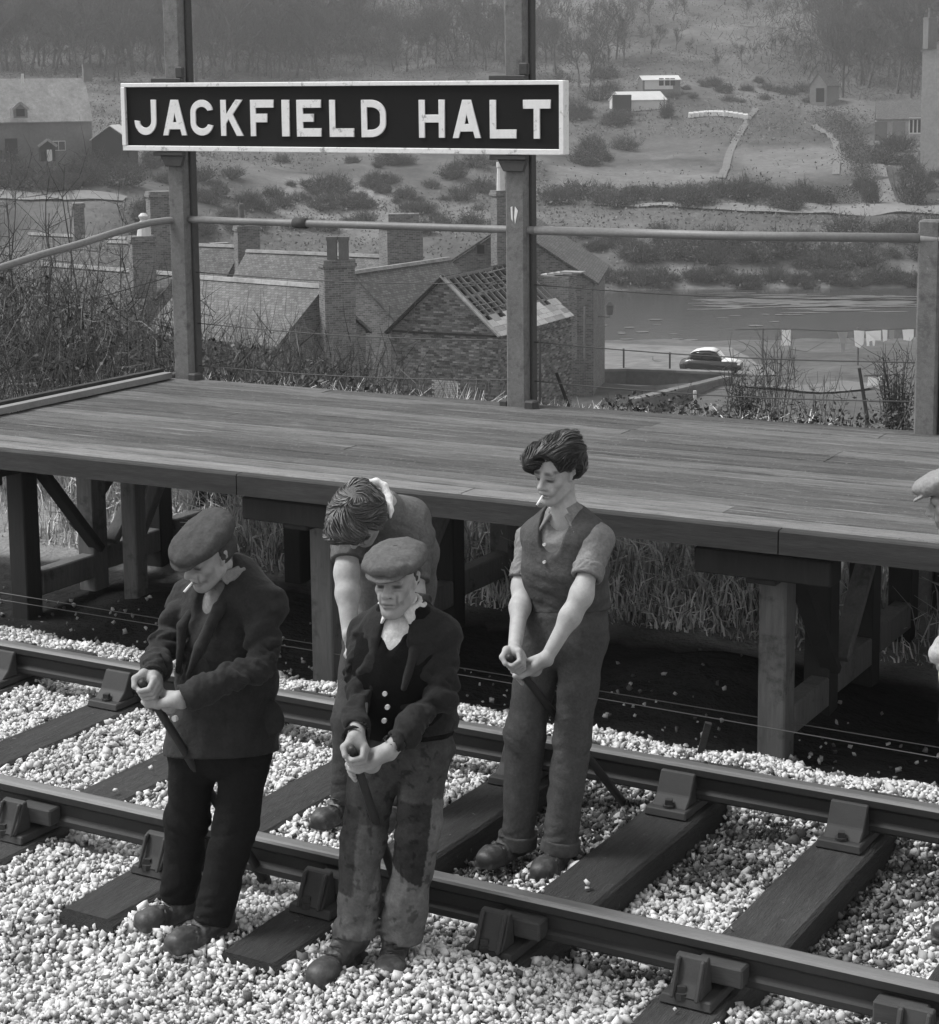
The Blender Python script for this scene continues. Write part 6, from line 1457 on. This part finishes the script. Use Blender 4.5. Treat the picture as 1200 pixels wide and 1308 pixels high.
    F.chain([fr(J(311, 742, -.19), .02), fr(J(300, 770, -.21), .085), fr(J(288, 815, -.16), .135), fr(J(276, 850, -.1), .15)], [.016, .022, .022, .010], .01); F.chain([fr(J(276, 745, -.13), .03), fr(J(262, 790, -.08), .12), fr(J(262, 845, -.06), .145)], [.014, .020, .010], .01)
    F.chain([J(313, 742, -.2), J(312, 726, -.12), J(298, 722, -.04), J(282, 738, -.06)], [.018, .020, .020, .014], .01); F.rough(.003, 20, 2); F.obj('lapels', MT['coat'], o)
    m = MB(); q = fr(J(264, 902, -.05), .165); m.tube([q, q + front * .012], .011, 10); m.build('button', MT['button'], o)
    q = J(352, 905, -.02); F = Field([q], .14, .005); F.ell(J(338, 915, -.12), np.stack([side, CU, front]), [.09, .075, .016], .0); F.rough(.003, 20, 1); F.obj('pocket', MT['coat'], o)
    # trousers and boots
    f1, f2 = feet(232, 1172), feet(268, 1196); a1 = f1 + Z3 * .10; a2 = f2 + Z3 * .10
    d1, d2 = depth(f1) - w0, depth(f2) - w0
    legs(t, 'trousers', MT['coat_tr'], J(284, 905, .0), J(284, 950, .02), (J(250, 950, .06), J(240, 1045, d1 * .6), J(229, 1140, d1)), (J(317, 955, -.02), J(300, 1060, d2 * .5), J(272, 1172, d2)), side, r=(.098, .078, .074), amp=.009, seed=21, hem1=J(229, 1148, d1), hem2=J(272, 1178, d2))
    fd = cv(-.75, 0, -.62); fd[2] = 0; fd = unit(fd); fd2 = cv(-.62, 0, -.75); fd2[2] = 0; fd2 = unit(fd2)
    boot('boot', t, f1 - fd * .11, f1 + fd * .19, J(232, 1148, d1)); boot('boot', t, f2 - fd2 * .11, f2 + fd2 * .20, J(273, 1172, d2))
    crowbar('crowbar in both fists of the man in the long dark jacket', b0 - bd * .012, b1)
    cigarette('short cigarette stub in the lips of the man in the long dark jacket', L(.010, .097, -.071), A[1] * .9 - A[2] * .35 + A[0] * .1)
man_jacket()

# ------------------------------------------------------------------ the man in the waistcoat (front)
def man_waistcoat():
    w0 = 6.80; J = lambda x, y, d=0.0: pix(x, y, w0 + d)
    t = thing('person', 'man in flat cap, waistcoat and patched trousers leaning on a bar, nearest the viewer', 'person', 'railway gang', feet(475, 1235))
    side = cv(.965, .02, -.26); front = cv(-.26, -.15, -.95)
    MT['jkt2'] = cloth('short_dark_jacket', .018, .35, .3); MT['wst'] = cloth('black_waistcoat', .006, .3, .15); MT['trs2'] = cloth('patched_trousers', .046, .45, .3, tone=True, weave=300); MT['cap2'] = cloth('grey_cap', .085, .3, .4, weave=260); MT['shirt2'] = cloth('clean_shirt', .46, .15)
    nk = J(517, 788, -.13); shR, shL = J(472, 812, -.04), J(562, 812, -.14); elR, wrR = J(461, 880, -.12), J(455, 944, -.33); elL, wrL = J(560, 890, -.22), J(497, 960, -.36)
    bend_ = onz(519, 1168, -.20); b0 = J(449, 955, -.385); bd = unit(bend_ - b0); gR = b0 + bd * .06; gL = b0 + bd * .135
    hc = J(507, 741, -.20)
    F = Field([nk, shR, shL, wrR, wrL, gL, J(506, 690, -.3)], .12, .0034); L, A, tn = head(F, hc, cv(-.30, -.12, -.94), cv(-.06, .98, -.14), .94, nk, .008, 1.15, 1.1)
    F.loft([nk - Z3 * .03, J(512, 850, -.1)], side, [.05, .12], [.045, .07], .04); F.chain([nk - Z3 * .04, shR - Z3 * .03, elR, wrR], [.045, .036, .030, .029], .03); F.chain([nk - Z3 * .04, shL - Z3 * .03, elL, wrL], [.045, .036, .030, .029], .03)
    hand(F, wrR, gR, -bd, -1, s=1.02); hand(F, wrL, gL, -bd, 1, s=1.05); F.obj('body', MT['skin'], t, tn)
    F = Field([hc], .16, .005); F.ell(L(0, -.03, .015), A, [.073, .09, .07], .01); F.ell(L(0, .06, .0), A, [.10, .072, .10], .01, 'sub'); F.rough(.004, 60, 3); F.obj('hair', cloth('short_hair', .05), t)
    flatcap(t, L, A, .95, MT['cap2'], 0, big=1.0)
    F = Field([nk, J(512, 900, -.1)], .24, .0055); F.loft([J(515, 778, -.15), J(516, 812, -.13), J(512, 850, -.1)], side, [.062, .12, .15], [.066, .105, .125], .04); F.rough(.003, 16, 3, ridge=True); F.fold(J(508, 812, -.25), cv(1, .1, 0), .10, .006, .03, 3, .4); F.obj('shirt', MT['shirt2'], t)
    collar(t, 'collar', MT['shirt2'], J(515, 777, -.15), side, front, .062, .066, .009, .045, unit(hc - nk), .42, tall=.022)
    P = [J(517, 795, -.13), J(514, 828, -.115), J(512, 855, -.1), J(513, 890, -.06), J(515, 925, -.01), J(515, 945, .01)]
    fr = lambda p, k: np.asarray(p) + front * k
    F = Field(P, .24, .0058); F.loft(P, side, [.11, .15, .162, .158, .165, .168], [.095, .122, .132, .132, .14, .142], .03, ex=2.2); F.rough(.004, 14, 8, ridge=True); F.chain([fr(J(516, 762, -.17), .06), fr(J(512, 800, -.15), .11), fr(J(508, 836, -.12), .145)], [.062, .040, .006], .006, 'sub'); F.cut(J(515, 938, 0), -cv(0, 1, 0)); o = F.obj('waistcoat', MT['wst'], t)
    for x, y in ((505, 869), (508, 886), (504, 903)):
        q = fr(J(x + 4, y, -.08), .145); m = MB(); m.tube([q, q + front * .012], .0085, 8); m.build('button', MT['button'], o)
    P = [nk, J(516, 812, -.13), J(512, 850, -.1), J(514, 890, -.05), J(516, 922, -.01), J(517, 940, 0)]
    F = Field(P + [shR, shL, elR, elL, wrR, wrL], .20, .0058); F.loft(P, side, [.078, .142, .170, .168, .178, .184], [.074, .11, .132, .132, .145, .15], .03, ex=2.2); F.cone(nk, shR, .05, .072, .05); F.cone(nk, shL, .05, .072, .05)
    for s_, e_, w_, sd in ((shR, elR, wrR, 11), (shL, elL, wrL, 14)):
        F.chain([s_, e_, w_ + (e_ - w_) * .02], [.066, .055, .047], .03); limb_folds(F, s_, e_, w_, .011, .042, sd, .13)
    F.rough(.006, 9, 15, ridge=True); F.rough(.0018, 45, 6)
    F.chain([fr(J(517, 768, -.17), .06), fr(J(510, 850, -.10), .16), fr(J(506, 900, -.04), .18), fr(J(502, 950, 0), .20)], [.046, .046, .066, .10], .01, 'sub')
    for w_, e_ in ((wrR, elR), (wrL, elL)):
        n_ = unit(w_ - e_); c = w_ - n_ * .005; S, X, Y, Z = F.sl(c - .11, c + .11); d = (X - c[0]) * n_[0] + (Y - c[1]) * n_[1] + (Z - c[2]) * n_[2]; nr_ = ((X - c[0]) ** 2 + (Y - c[1]) ** 2 + (Z - c[2]) ** 2) < .1 ** 2
        F.a[S] = np.where(nr_, np.maximum(F.a[S], d), F.a[S]).astype(np.float32); F.cone(c + n_ * .04, c - n_ * .03, .037, .037, .003, 'sub')
    F.cut(J(516, 934, 0), -cv(-.08, 1, 0)); o = F.obj('jacket', MT['jkt2'], t)
    F = Field([nk, J(512, 860, -.1)], .2, .0045); F.chain([fr(J(540, 782, -.15), .03), fr(J(541, 820, -.14), .105), fr(J(533, 862, -.1), .155)], [.014, .020, .010], .01); F.chain([fr(J(494, 785, -.10), .03), fr(J(488, 820, -.08), .11), fr(J(492, 862, -.06), .145)], [.012, .018, .010], .01); F.chain([J(543, 783, -.16), J(545, 766, -.06), J(525, 762, .0), J(502, 772, -.02), J(494, 786, -.1)], [.014, .018, .018, .016, .012], .01); F.rough(.003, 20, 2); F.obj('lapels', MT['jkt2'], o)
    f1, f2 = feet(436, 1236), feet(503, 1234); d1, d2 = depth(f1) - w0, depth(f2) - w0
    A1 = (J(482, 955, .03), J(464, 1075, d1 * .6), J(456, 1192, d1)); A2 = (J(546, 955, -.02), J(533, 1068, -.06), J(512, 1195, d2))
    C1 = CAM_POS
    def ttone(V):
        q = V - CAM_POS; dd = q @ CF; X = 600 + FOC * (q @ CR) / dd; Y = CY - FOC * (q @ CU) / dd
        tt = np.ones(len(V)); fr_ = (q @ front)
        # sewn patches, set by where they lie along the shin and thigh of each leg
        def legc(A_):
            a, b, c = map(np.asarray, A_); t1 = np.clip(((V - a) @ (b - a)) / ((b - a) @ (b - a)), 0, 1); t2 = np.clip(((V - b) @ (c - b)) / ((c - b) @ (c - b)), 0, 1.2)
            p1 = a + (b - a) * t1[:, None]; p2 = b + (c - b) * t2[:, None]; n1 = np.linalg.norm(V - p1, axis=1); n2 = np.linalg.norm(V - p2, axis=1)
            s_ = np.where(n1 < n2, t1, 1 + t2); dv = V - np.where((n1 < n2)[:, None], p1, p2); return s_, dv @ side, dv @ front, np.minimum(n1, n2)
        for k, A_ in enumerate((A1, A2)):
            s_, lx, lf, nn = legc(A_); mine = lf > -.02
            if k: m_ = mine & (s_ > .62) & (s_ < 1.36 + lx * 1.2) & (lx > -.10) & (lx < .055); tt[m_] = .55; m_ = mine & (s_ >= 1.36 + lx * 1.2) & (lx > -.11) & (lx < .075); tt[m_] = 2.3; m_ = (lx >= .055) & (nn < .13) & (s_ > .55); tt[m_] = 2.2
            else: m_ = mine & (s_ > .62) & (s_ < 1.55) & (lx < -.005); tt[m_] = .7; m_ = (s_ >= 1.55); tt[m_] = 1.7; m_ = mine & (s_ > .8) & (s_ < 1.55) & (lx >= .0); tt[m_] = 1.6
        tt *= .75 + .5 * fbm(V, 14, 3, 61); st = fbm(V, 45, 2, 66); tt[st > .70] *= .55
        return tt
    legs(t, 'trousers', MT['trs2'], J(516, 912, .0), J(515, 955, .02), A1, A2, side, r=(.096, .075, .076), amp=.010, seed=31, hem1=J(457, 1197, d1), hem2=J(512, 1199, d2), tone=ttone)
    fd = cv(-.45, 0, -.9); fd[2] = 0; fd = unit(fd); fd2 = cv(-.06, 0, -1); fd2[2] = 0; fd2 = unit(fd2)
    boot('boot', t, f1 - fd * .12, f1 + fd * .19, J(454, 1198, d1), 1.06); boot('boot', t, f2 - fd2 * .12, f2 + fd2 * .18, J(510, 1198, d2), 1.06)
    crowbar('crowbar held low by the man in the patched trousers', b0, bend_)
man_waistcoat()

# ------------------------------------------------------------------ the bare-headed young man
def man_young():
    w0 = 7.70; J = lambda x, y, d=0.0: pix(x, y, w0 + d)
    t = thing('person', 'bare-headed young man in knitted sleeveless pullover with cigarette and rolled sleeves', 'person', 'railway gang', feet(672, 1105, -.24))
    side = cv(.90, .02, -.43); front = cv(-.43, -.06, -.90)
    MT['pull'] = cloth('knitted_pullover', .060, .25, .4, weave=330); MT['shirt3'] = cloth('work_shirt', .16, .25, .3); MT['trs3'] = cloth('corduroy_trousers', .062, .25, .35, weave=420); MT['lock3'] = gm('dark_locks', .020, .42, ((30, .3),), tone=True, spec=.5); MT['hair3'] = gm('dark_hair', .018, .5, ((20, .4), (120, .5)), bump=.5, bscale=160, spec=.45, bdist=.006)
    nk = J(722, 660, -.04); shR, shL = J(679, 690, .08), J(763, 690, -.12); elR, wrR = J(668, 752, .02), J(657, 832, -.22); elL, wrL = J(742, 764, -.24), J(698, 842, -.28)
    b1 = onz(797, 1026, -.23); b0 = J(650, 838, -.30); bd = unit(b1 - b0); gR = b0 + bd * .055; gL = b0 + bd * .155
    hc = J(712, 603, -.09)
    F = Field([nk, shR, shL, wrR, wrL, gL, J(706, 560, -.1)], .12, .0034); L, A, tn = head(F, hc, cv(-.66, -.30, -.69), cv(-.10, .95, -.30), .93, nk - Z3 * .03, .008, 1.05, age=.25)
    F.loft([nk - Z3 * .02, J(722, 720, -.02)], side, [.05, .12], [.045, .07], .04); F.chain([shR, elR + (shR - elR) * .1, elR, elR + (wrR - elR) * .3, wrR], [.044, .036, .034, .036, .025], .04); F.chain([shL, elL + (shL - elL) * .1, elL, elL + (wrL - elL) * .3, wrL], [.044, .036, .034, .036, .025], .04); F.cone(nk, shR, .055, .05, .04); F.cone(nk, shL, .055, .05, .04)
    hand(F, wrR, gR, -bd, -1, s=1.0); hand(F, wrL, gL, -bd, 1, s=1.04); F.obj('body', MT['skinpale'], t, tn)
    # swept back wavy hair
    F = Field([hc], .24, .0042); E = lambda p, r, k=.03, op='add': F.ell(L(*p), A, r, k, op)
    E((0, -.03, .044), (.083, .090, .080), 0); E((0, .015, .094), (.074, .076, .040)); E((.045, .068, .082), (.044, .044, .036)); E((.064, .074, .058), (.030, .040, .042)); E((-.015, -.02, .114), (.060, .07, .033)); E((-.045, -.05, .122), (.036, .042, .042)); E((-.058, -.045, .045), (.026, .05, .055)); E((.06, -.03, .05), (.030, .06, .06))
    st = np.stack([A[0] * 26, (A[1] + A[2] * .5) * 7, A[2] * 16 - A[1] * 6]); F.rough(.006, 1.0, 3, st, True, 2)
    E((-.020, .135, .030), (.056, .088, .080), .012, 'sub'); E((.03, .14, -.01), (.05, .085, .06), .012, 'sub'); E((-.09, -.008, -.012), (.04, .034, .045), .008, 'sub'); E((.09, -.008, -.012), (.04, .034, .045), .008, 'sub'); E((-.07, .03, -.03), (.03, .05, .06), .008, 'sub'); hr = F.obj('hair', MT['hair3'], t)
    strands(hr, 'locks', F, MT['lock3'], hc, 1500, lambda Q: (-A[1] * .9 + A[2] * .15 - A[0] * .25)[None] + 1.9 * (np.stack([vnoise(Q, 14, 3), vnoise(Q, 14, 5), vnoise(Q, 14, 9)], 1) - .5), 7, .012, .0024, 5)
    # shirt with rolled sleeves
    P = [nk, J(722, 690, -.03), J(722, 730, -.02), J(724, 775, 0)]; F = Field(P + [shR, shL, elR, elL], .2, .005); F.loft(P, side, [.064, .14, .15, .14], [.060, .100, .114, .106], .03)
    cR = shR + (elR - shR) * .62; cL = shL + (elL - shL) * .52
    for s_, c_, e_, sd in ((shR, cR, elR, 41), (shL, cL, elL, 44)):
        F.cone(nk, s_, .05, .058, .05); F.cone(s_, c_, .060, .057, .03); F.fold((s_ + c_) / 2, unit(e_ - s_) + .5 * side, .09, .006, .04, sd); F.fold(c_, side, .06, .004, .03, sd + 1)
    F.rough(.005, 12, 5, ridge=True)
    for c_, s_, e_ in ((cR, shR, elR), (cL, shL, elL)):
        n_ = unit(e_ - s_); F.chain([c_ - n_ * .012, c_ + n_ * .022], [.060, .058], .004); F.cone(c_ + n_ * .09, c_ + n_ * .015, .050, .046, .003, 'sub'); S, X, Y, Z = F.sl(c_ - .13, c_ + .15); q = c_ + n_ * .036; d = (X - q[0]) * n_[0] + (Y - q[1]) * n_[1] + (Z - q[2]) * n_[2]; F.a[S] = np.where((X - q[0]) ** 2 + (Y - q[1]) ** 2 + (Z - q[2]) ** 2 < .1 ** 2, np.maximum(F.a[S], d), F.a[S]).astype(np.float32)
    fr = lambda p, k: np.asarray(p) + front * k
    F.chain([fr(nk, .09), fr(J(712, 700, -.05), .14)], [.055, .012], .008, 'sub'); o = F.obj('shirt', MT['shirt3'], t)
    for c_, s_, e_ in ((cR, shR, elR), (cL, shL, elL)):
        n_ = unit(e_ - s_); F = Field([c_], .13, .0042); F.chain([c_ - n_ * .004, c_ + n_ * .030], [.063, .061], .004); F.cone(c_ - n_ * .05, c_ + n_ * .08, .044, .043, .004, 'sub'); F.fold(c_, n_ + .6 * side, .1, .004, .02, 7); F.rough(.003, 24, 3, ridge=True); F.cut(c_ + n_ * .036, n_, .01); F.cut(c_ - n_ * .022, -n_, .01); F.obj('rolled_cuff', MT['shirt3'], o)
    collar(t, 'collar', MT['shirt3'], nk + Z3 * .0, side, front, .066, .068, .0085, .072, unit(hc - nk), .6, tall=.022)
    for y in (690, 712):
        q = fr(J(712, y, -.03), .122); m = MB(); m.tube([q, q + front * .01], .0065, 8); m.build('button', MT['button'], o)
    # pullover
    P = [J(722, 668, -.03), J(722, 690, -.03), J(722, 730, -.02), J(726, 765, 0), J(728, 785, .01)]; F = Field(P + [shR, shL], .2, .005); F.loft(P, side, [.10, .160, .170, .157, .168], [.09, .124, .134, .124, .138], .025, ex=2.15); F.cone(J(722, 671, -.03), shR + (nk - shR) * .20, .064, .070, .04); F.cone(J(722, 671, -.03), shL + (nk - shL) * .20, .064, .070, .04)
    F.fold(J(700, 760, -.1), cv(.5, 1, 0), .14, .005, .05, 51); F.fold(J(750, 765, -.1), cv(-.5, 1, 0), .12, .006, .05, 53); F.rough(.004, 10, 5, ridge=True)
    F.chain([fr(J(724, 640, -.03), .05), fr(J(716, 690, -.04), .12), fr(J(710, 712, -.04), .13)], [.080, .046, .014], .008, 'sub'); F.cut(J(727, 780, 0), -cv(-.05, 1, 0), .012); F.obj('pullover', MT['pull'], t)
    f1, f2 = feet(652, 1092, -.24), feet(712, 1106, -.24); d1, d2 = depth(f1) - w0, depth(f2) - w0
    L1 = (J(699, 800, .05), J(671, 935, d1 * .6), J(662, 1075, d1)); L2 = (J(744, 800, -.04), J(731, 945, d2 * .5), J(715, 1085, d2))
    legs(t, 'trousers', MT['trs3'], J(727, 768, .0), J(725, 812, .02), L1, L2, side, r=(.096, .076, .070), amp=.007, seed=61, hem1=J(661, 1083, d1), hem2=J(715, 1091, d2), w=(.150, .11))
    for hm, kn in ((J(661, 1080, d1), L1[1]), (J(715, 1088, d2), L2[1])):
        n_ = unit(hm - kn); F = Field([hm], .14, .005); F.cone(hm - n_ * .055, hm, .077, .076, .0); F.cut(hm, n_); F.cut(hm - n_ * .05, -n_); F.rough(.004, 16, 3, ridge=True); F.obj('turn_up', MT['trs3'], t)
    fd = cv(-.62, 0, -.78); fd[2] = 0; fd = unit(fd); fd2 = cv(-.45, 0, -.9); fd2[2] = 0; fd2 = unit(fd2)
    boot('boot', t, f1 - fd * .10, f1 + fd * .19, J(661, 1080, d1), 1.02); boot('boot', t, f2 - fd2 * .10, f2 + fd2 * .19, J(714, 1090, d2), 1.02)
    crowbar('crowbar held between the legs of the bare-headed young man', b0, b1)
    cigarette('white cigarette in the mouth of the bare-headed young man', L(.006, .098, -.071), A[1] * .75 - A[2] * .66 + A[0] * .15)
man_young()

# ------------------------------------------------------------------ the man bending forward
def man_bent():
    w0 = 8.17; J = lambda x, y, d=0.0: pix(x, y, w0 + d)
    t = thing('person', 'wavy-haired man bending far forward, face hidden, white collar at his nape', 'person', 'railway gang', feet(455, 1045))
    side = cv(.97, -.08, .1)
    MT['vest4'] = cloth('grey_pullover', .11, .3, .4, weave=330); MT['slv4'] = cloth('grey_shirt_sleeve', .10, .3); MT['lock4'] = gm('brown_locks', .055, .42, ((30, .3),), tone=True, spec=.5); MT['hair4'] = gm('wavy_brown_hair', .035, .5, ((22, .4), (110, .5)), bump=.5, bscale=150, spec=.4, bdist=.006); MT['white4'] = cloth('white_collar', .62, .08); MT['trs4'] = cloth('dull_trousers', .04, .3)
    hip = J(505, 792, .16); ch = J(505, 705, -.02); nk = J(487, 648, -.22); hc = J(459, 661, -.34)
    shR, shL = J(445, 668, -.14), J(533, 690, -.16); elR, wrR = J(443, 735, -.24), J(447, 812, -.34); elL, wrL = J(528, 760, -.26), J(485, 830, -.36)
    bb0, bb1 = J(452, 835, -.38), onz(520, 1010, -.22); bd = unit(bb1 - bb0); gR, gL = bb0 + bd * .05, bb0 + bd * .15
    F = Field([nk, hc, shR, shL, wrR, wrL, gL], .14, .0042); L, A, tn = head(F, hc, cv(-.28, -.92, -.26), cv(-.38, .28, -.88), .98, nk)
    F.loft([nk, ch], side, [.07, .14], [.06, .09], .04); F.chain([shR, elR + (shR - elR) * .1, elR, elR + (wrR - elR) * .3, wrR], [.052, .045, .044, .046, .030], .03); F.chain([shL, elL, wrL], [.052, .044, .030], .03); F.cone(nk, shR, .06, .05, .04); F.cone(nk, shL, .06, .05, .04)
    hand(F, wrR, gR, -bd, -1); hand(F, wrL, gL, -bd, 1); F.obj('body', MT['skinpale'], t, tn)
    F = Field([hc], .22, .0042); E = lambda p, r, k=.03, op='add': F.ell(L(*p), A, r, k, op)
    E((0, -.02, .055), (.092, .112, .085), 0); E((0, .06, .085), (.075, .055, .05)); E((.035, .09, .07), (.045, .035, .04)); E((-.03, .085, .08), (.045, .04, .04)); E((0, -.085, -.01), (.07, .045, .06)); E((-.075, -.02, .02), (.03, .06, .05)); E((.075, -.02, .02), (.03, .06, .05))
    st = np.stack([A[0] * 12 + A[1] * 5, A[1] * 13 - A[0] * 4, A[2] * 12]); F.rough(.010, 1.0, 3, st, True, 1); E((0, .12, -.04), (.06, .07, .075), .01, 'sub'); hr = F.obj('hair', MT['hair4'], t); cw = L(0, -.05, .13)
    strands(hr, 'locks', F, MT['lock4'], hc, 1900, lambda Q: (Q - cw) / .09 + .9 * np.cross(Q - cw, A[2][None]) / .09 * np.sign(vnoise(Q, 6, 4) - .45)[:, None] + 1.3 * (np.stack([vnoise(Q, 22, 3), vnoise(Q, 22, 5), vnoise(Q, 22, 9)], 1) - .5), 8, .010, .0026, 6)
    P = [J(490, 655, -.2), J(503, 668, -.12), ch, J(506, 750, .1), hip]; F = Field(P + [shR, shL], .22, .0058); F.loft(P, side, [.075, .15, .17, .16, .16], [.075, .105, .12, .12, .12], .03, ex=2.2); F.cone(nk, shR, .05, .06, .05); F.cone(nk, shL, .06, .066, .05); F.fold(J(520, 690, -.2), cv(.6, .8, 0), .12, .006, .05, 3); F.rough(.005, 10, 5, ridge=True); F.ell(hc, A, [.09, .11, .12], .01, 'sub'); F.cone(nk + (nk - ch) * .4, nk, .062, .058, .008, 'sub'); F.obj('pullover', MT['vest4'], t)
    F = Field([shR, shL, elR, elL], .16, .0048); cR = shR + (elR - shR) * .55; cL = shL + (elL - shL) * .6
    for s_, c_, e_ in ((shR, cR, elR), (shL, cL, elL)):
        n_ = unit(e_ - s_); F.chain([s_, c_], [.070, .064], .03); F.chain([c_ - n_ * .02, c_ + n_ * .02], [.068, .066], .004); F.fold((s_ + c_) / 2, n_ + .4 * side, .09, .008, .035, 7)
    F.rough(.006, 13, 9, ridge=True)
    for s_, c_, e_ in ((shR, cR, elR), (shL, cL, elL)): n_ = unit(e_ - s_); q = c_ + n_ * .035; S, X, Y, Z = F.sl(q - .1, q + .1); d = (X - q[0]) * n_[0] + (Y - q[1]) * n_[1] + (Z - q[2]) * n_[2]; F.a[S] = np.where((X - q[0]) ** 2 + (Y - q[1]) ** 2 + (Z - q[2]) ** 2 < .1 ** 2, np.maximum(F.a[S], d), F.a[S]).astype(np.float32)
    F.obj('sleeves', MT['slv4'], t)
    # collar standing at the nape
    F = Field([nk], .2, .004); F.chain([J(462, 624, -.29), J(470, 617, -.27), J(481, 615, -.25), J(491, 621, -.25), J(497, 636, -.27), J(499, 652, -.31), J(499, 661, -.34)], [.007, .012, .014, .015, .015, .013, .005], .01); F.obj('collar', MT['white4'], t)
    f1, f2 = feet(437, 1042), feet(513, 1045); d1, d2 = depth(f1) - w0, depth(f2) - w0
    legs(t, 'trousers', MT['trs4'], J(505, 780, .16), J(500, 815, .18), (J(470, 825, .15), J(452, 920, .02), J(444, 1020, d1)), (J(528, 830, .15), J(520, 925, .02), J(515, 1022, d2)), side, r=(.11, .085, .075), amp=.007, seed=71, hem1=J(443, 1026, d1), hem2=J(515, 1028, d2))
    fd = cv(-.5, 0, -.85); fd[2] = 0; fd = unit(fd)
    boot('boot', t, f1 - fd * .10, f1 + fd * .19, J(445, 1022, d1)); boot('boot', t, f2 - fd * .10, f2 + fd * .19, J(515, 1024, d2))
    crowbar('crowbar of the bending man, hidden behind the man in the waistcoat', bb0, bb1)
man_bent()

# ------------------------------------------------------------------ the man cut off by the right edge
def man_edge():
    f1 = feet(1232, 1206); w0 = depth(f1); J = lambda x, y, d=0.0: pix(x, y, w0 + d)
    t = thing('person', 'man in pale cap and light jacket facing left, cut off by the right picture edge', 'person', 'railway gang', f1)
    front = cv(-.93, -.05, .36); side = cv(.36, 0, .93)
    MT['cap5'] = cloth('pale_cap', .20, .25, .4, weave=260); MT['jkt5'] = cloth('pale_work_jacket', .30, .25, .3); MT['trs5'] = cloth('grey_trousers', .07, .3)
    nk = J(1246, 690, .02); hc = J(1226, 638, 0); shN, shF = J(1250, 735, -.16), J(1256, 735, .2); elN, wrN = J(1217, 835, -.18), J(1236, 905, -.1); elF, wrF = J(1225, 830, .2), J(1240, 905, .1)
    F = Field([nk, hc, shN, shF, wrN, wrF], .14, .0046); L, A, tn = head(F, hc, cv(-.90, -.20, -.10 + .45), cv(-.2, .97, 0), 1.0, nk)
    F.loft([nk, J(1262, 800, .02)], side, [.07, .15], [.06, .1], .04)
    for s_, e_, w_ in ((shN, elN, wrN), (shF, elF, wrF)): F.chain([s_, e_, w_], [.05, .042, .03], .03); F.chain([w_, w_ + cv(.15, -1, 0) * .09], [.032, .024], .02)
    hd = cv(.1, -1, 0)
    for w_ in (wrN, wrF):
        for j in range(4): p = w_ + hd * .09 + front * (-.03 + .02 * j); F.chain([p, p + hd * .03 - side * .004, p + hd * .055 + cv(.3, 0, 0) * .012], [.0105, .0095, .008], .005)
        F.chain([w_ + hd * .03 + front * .03, w_ + hd * .07 + front * .05, w_ + hd * .10 + front * .045], [.014, .012, .009], .008)
    F.obj('body', MT['skin'], t, tn)
    F = Field([hc], .16, .005); F.ell(L(0, -.03, .015), A, [.079, .088, .07], .01); F.ell(L(0, .06, .0), A, [.10, .075, .10], .01, 'sub'); F.rough(.004, 60, 3); F.obj('hair', cloth('cropped_hair', .05), t); flatcap(t, L, A, 1.03, MT['cap5'], 2)
    P = [nk, J(1252, 728, .02), J(1256, 790, .02), J(1256, 860, .02), J(1258, 930, .02)]; F = Field(P + [shN, shF, elN, wrN, elF, wrF], .2, .0058); F.loft(P, side, [.085, .17, .20, .19, .20], [.08, .115, .14, .14, .15], .03, ex=2.2)
    for s_, e_, w_, sd in ((shN, elN, wrN, 81), (shF, elF, wrF, 84)): F.cone(nk, s_, .055, .075, .05); F.chain([s_, e_, w_], [.078, .066, .055], .03); limb_folds(F, s_, e_, w_, .008, .045, sd, .12)
    F.rough(.006, 9, 5, ridge=True); F.cut(J(1258, 925, 0), -cv(0, 1, 0)); F.obj('jacket', MT['jkt5'], t)
    f2 = feet(1262, 1212); d2 = depth(f2) - w0
    legs(t, 'trousers', MT['trs5'], J(1256, 900, .02), J(1256, 945, .02), (J(1254, 950, -.08), J(1240, 1060, -.04), J(1232, 1165, 0)), (J(1262, 950, .12), J(1270, 1060, .08), J(1285, 1170, d2)), side, r=(.11, .085, .08), amp=.007, seed=91)
    fd = front.copy(); fd[2] = 0; fd = unit(fd); fb = f1 - fd * -.02
    boot('boot', t, f1 - fd * .18, f1 + fd * .12, J(1231, 1165, 0)); boot('boot', t, f2 - fd * .14, f2 + fd * .16, J(1284, 1168, d2))
man_edge()
# ------------------------------------------------------------------ air
hb = MB(); hb.box((-1300, -1100, -30), (1100, 1100, 185))
hz = hb.build('haze', None); hz['kind'] = 'stuff'
m = bpy.data.materials.new('haze'); m.use_nodes = True; t = m.node_tree; t.nodes.clear()
pv = t.nodes.new("ShaderNodeVolumePrincipled"); out = t.nodes.new("ShaderNodeOutputMaterial"); t.links.new(pv.outputs[0], out.inputs["Volume"])
pv.inputs["Color"].default_value = (.9, .9, .9, 1); pv.inputs["Density"].default_value = .0004
hz.data.materials.append(m)
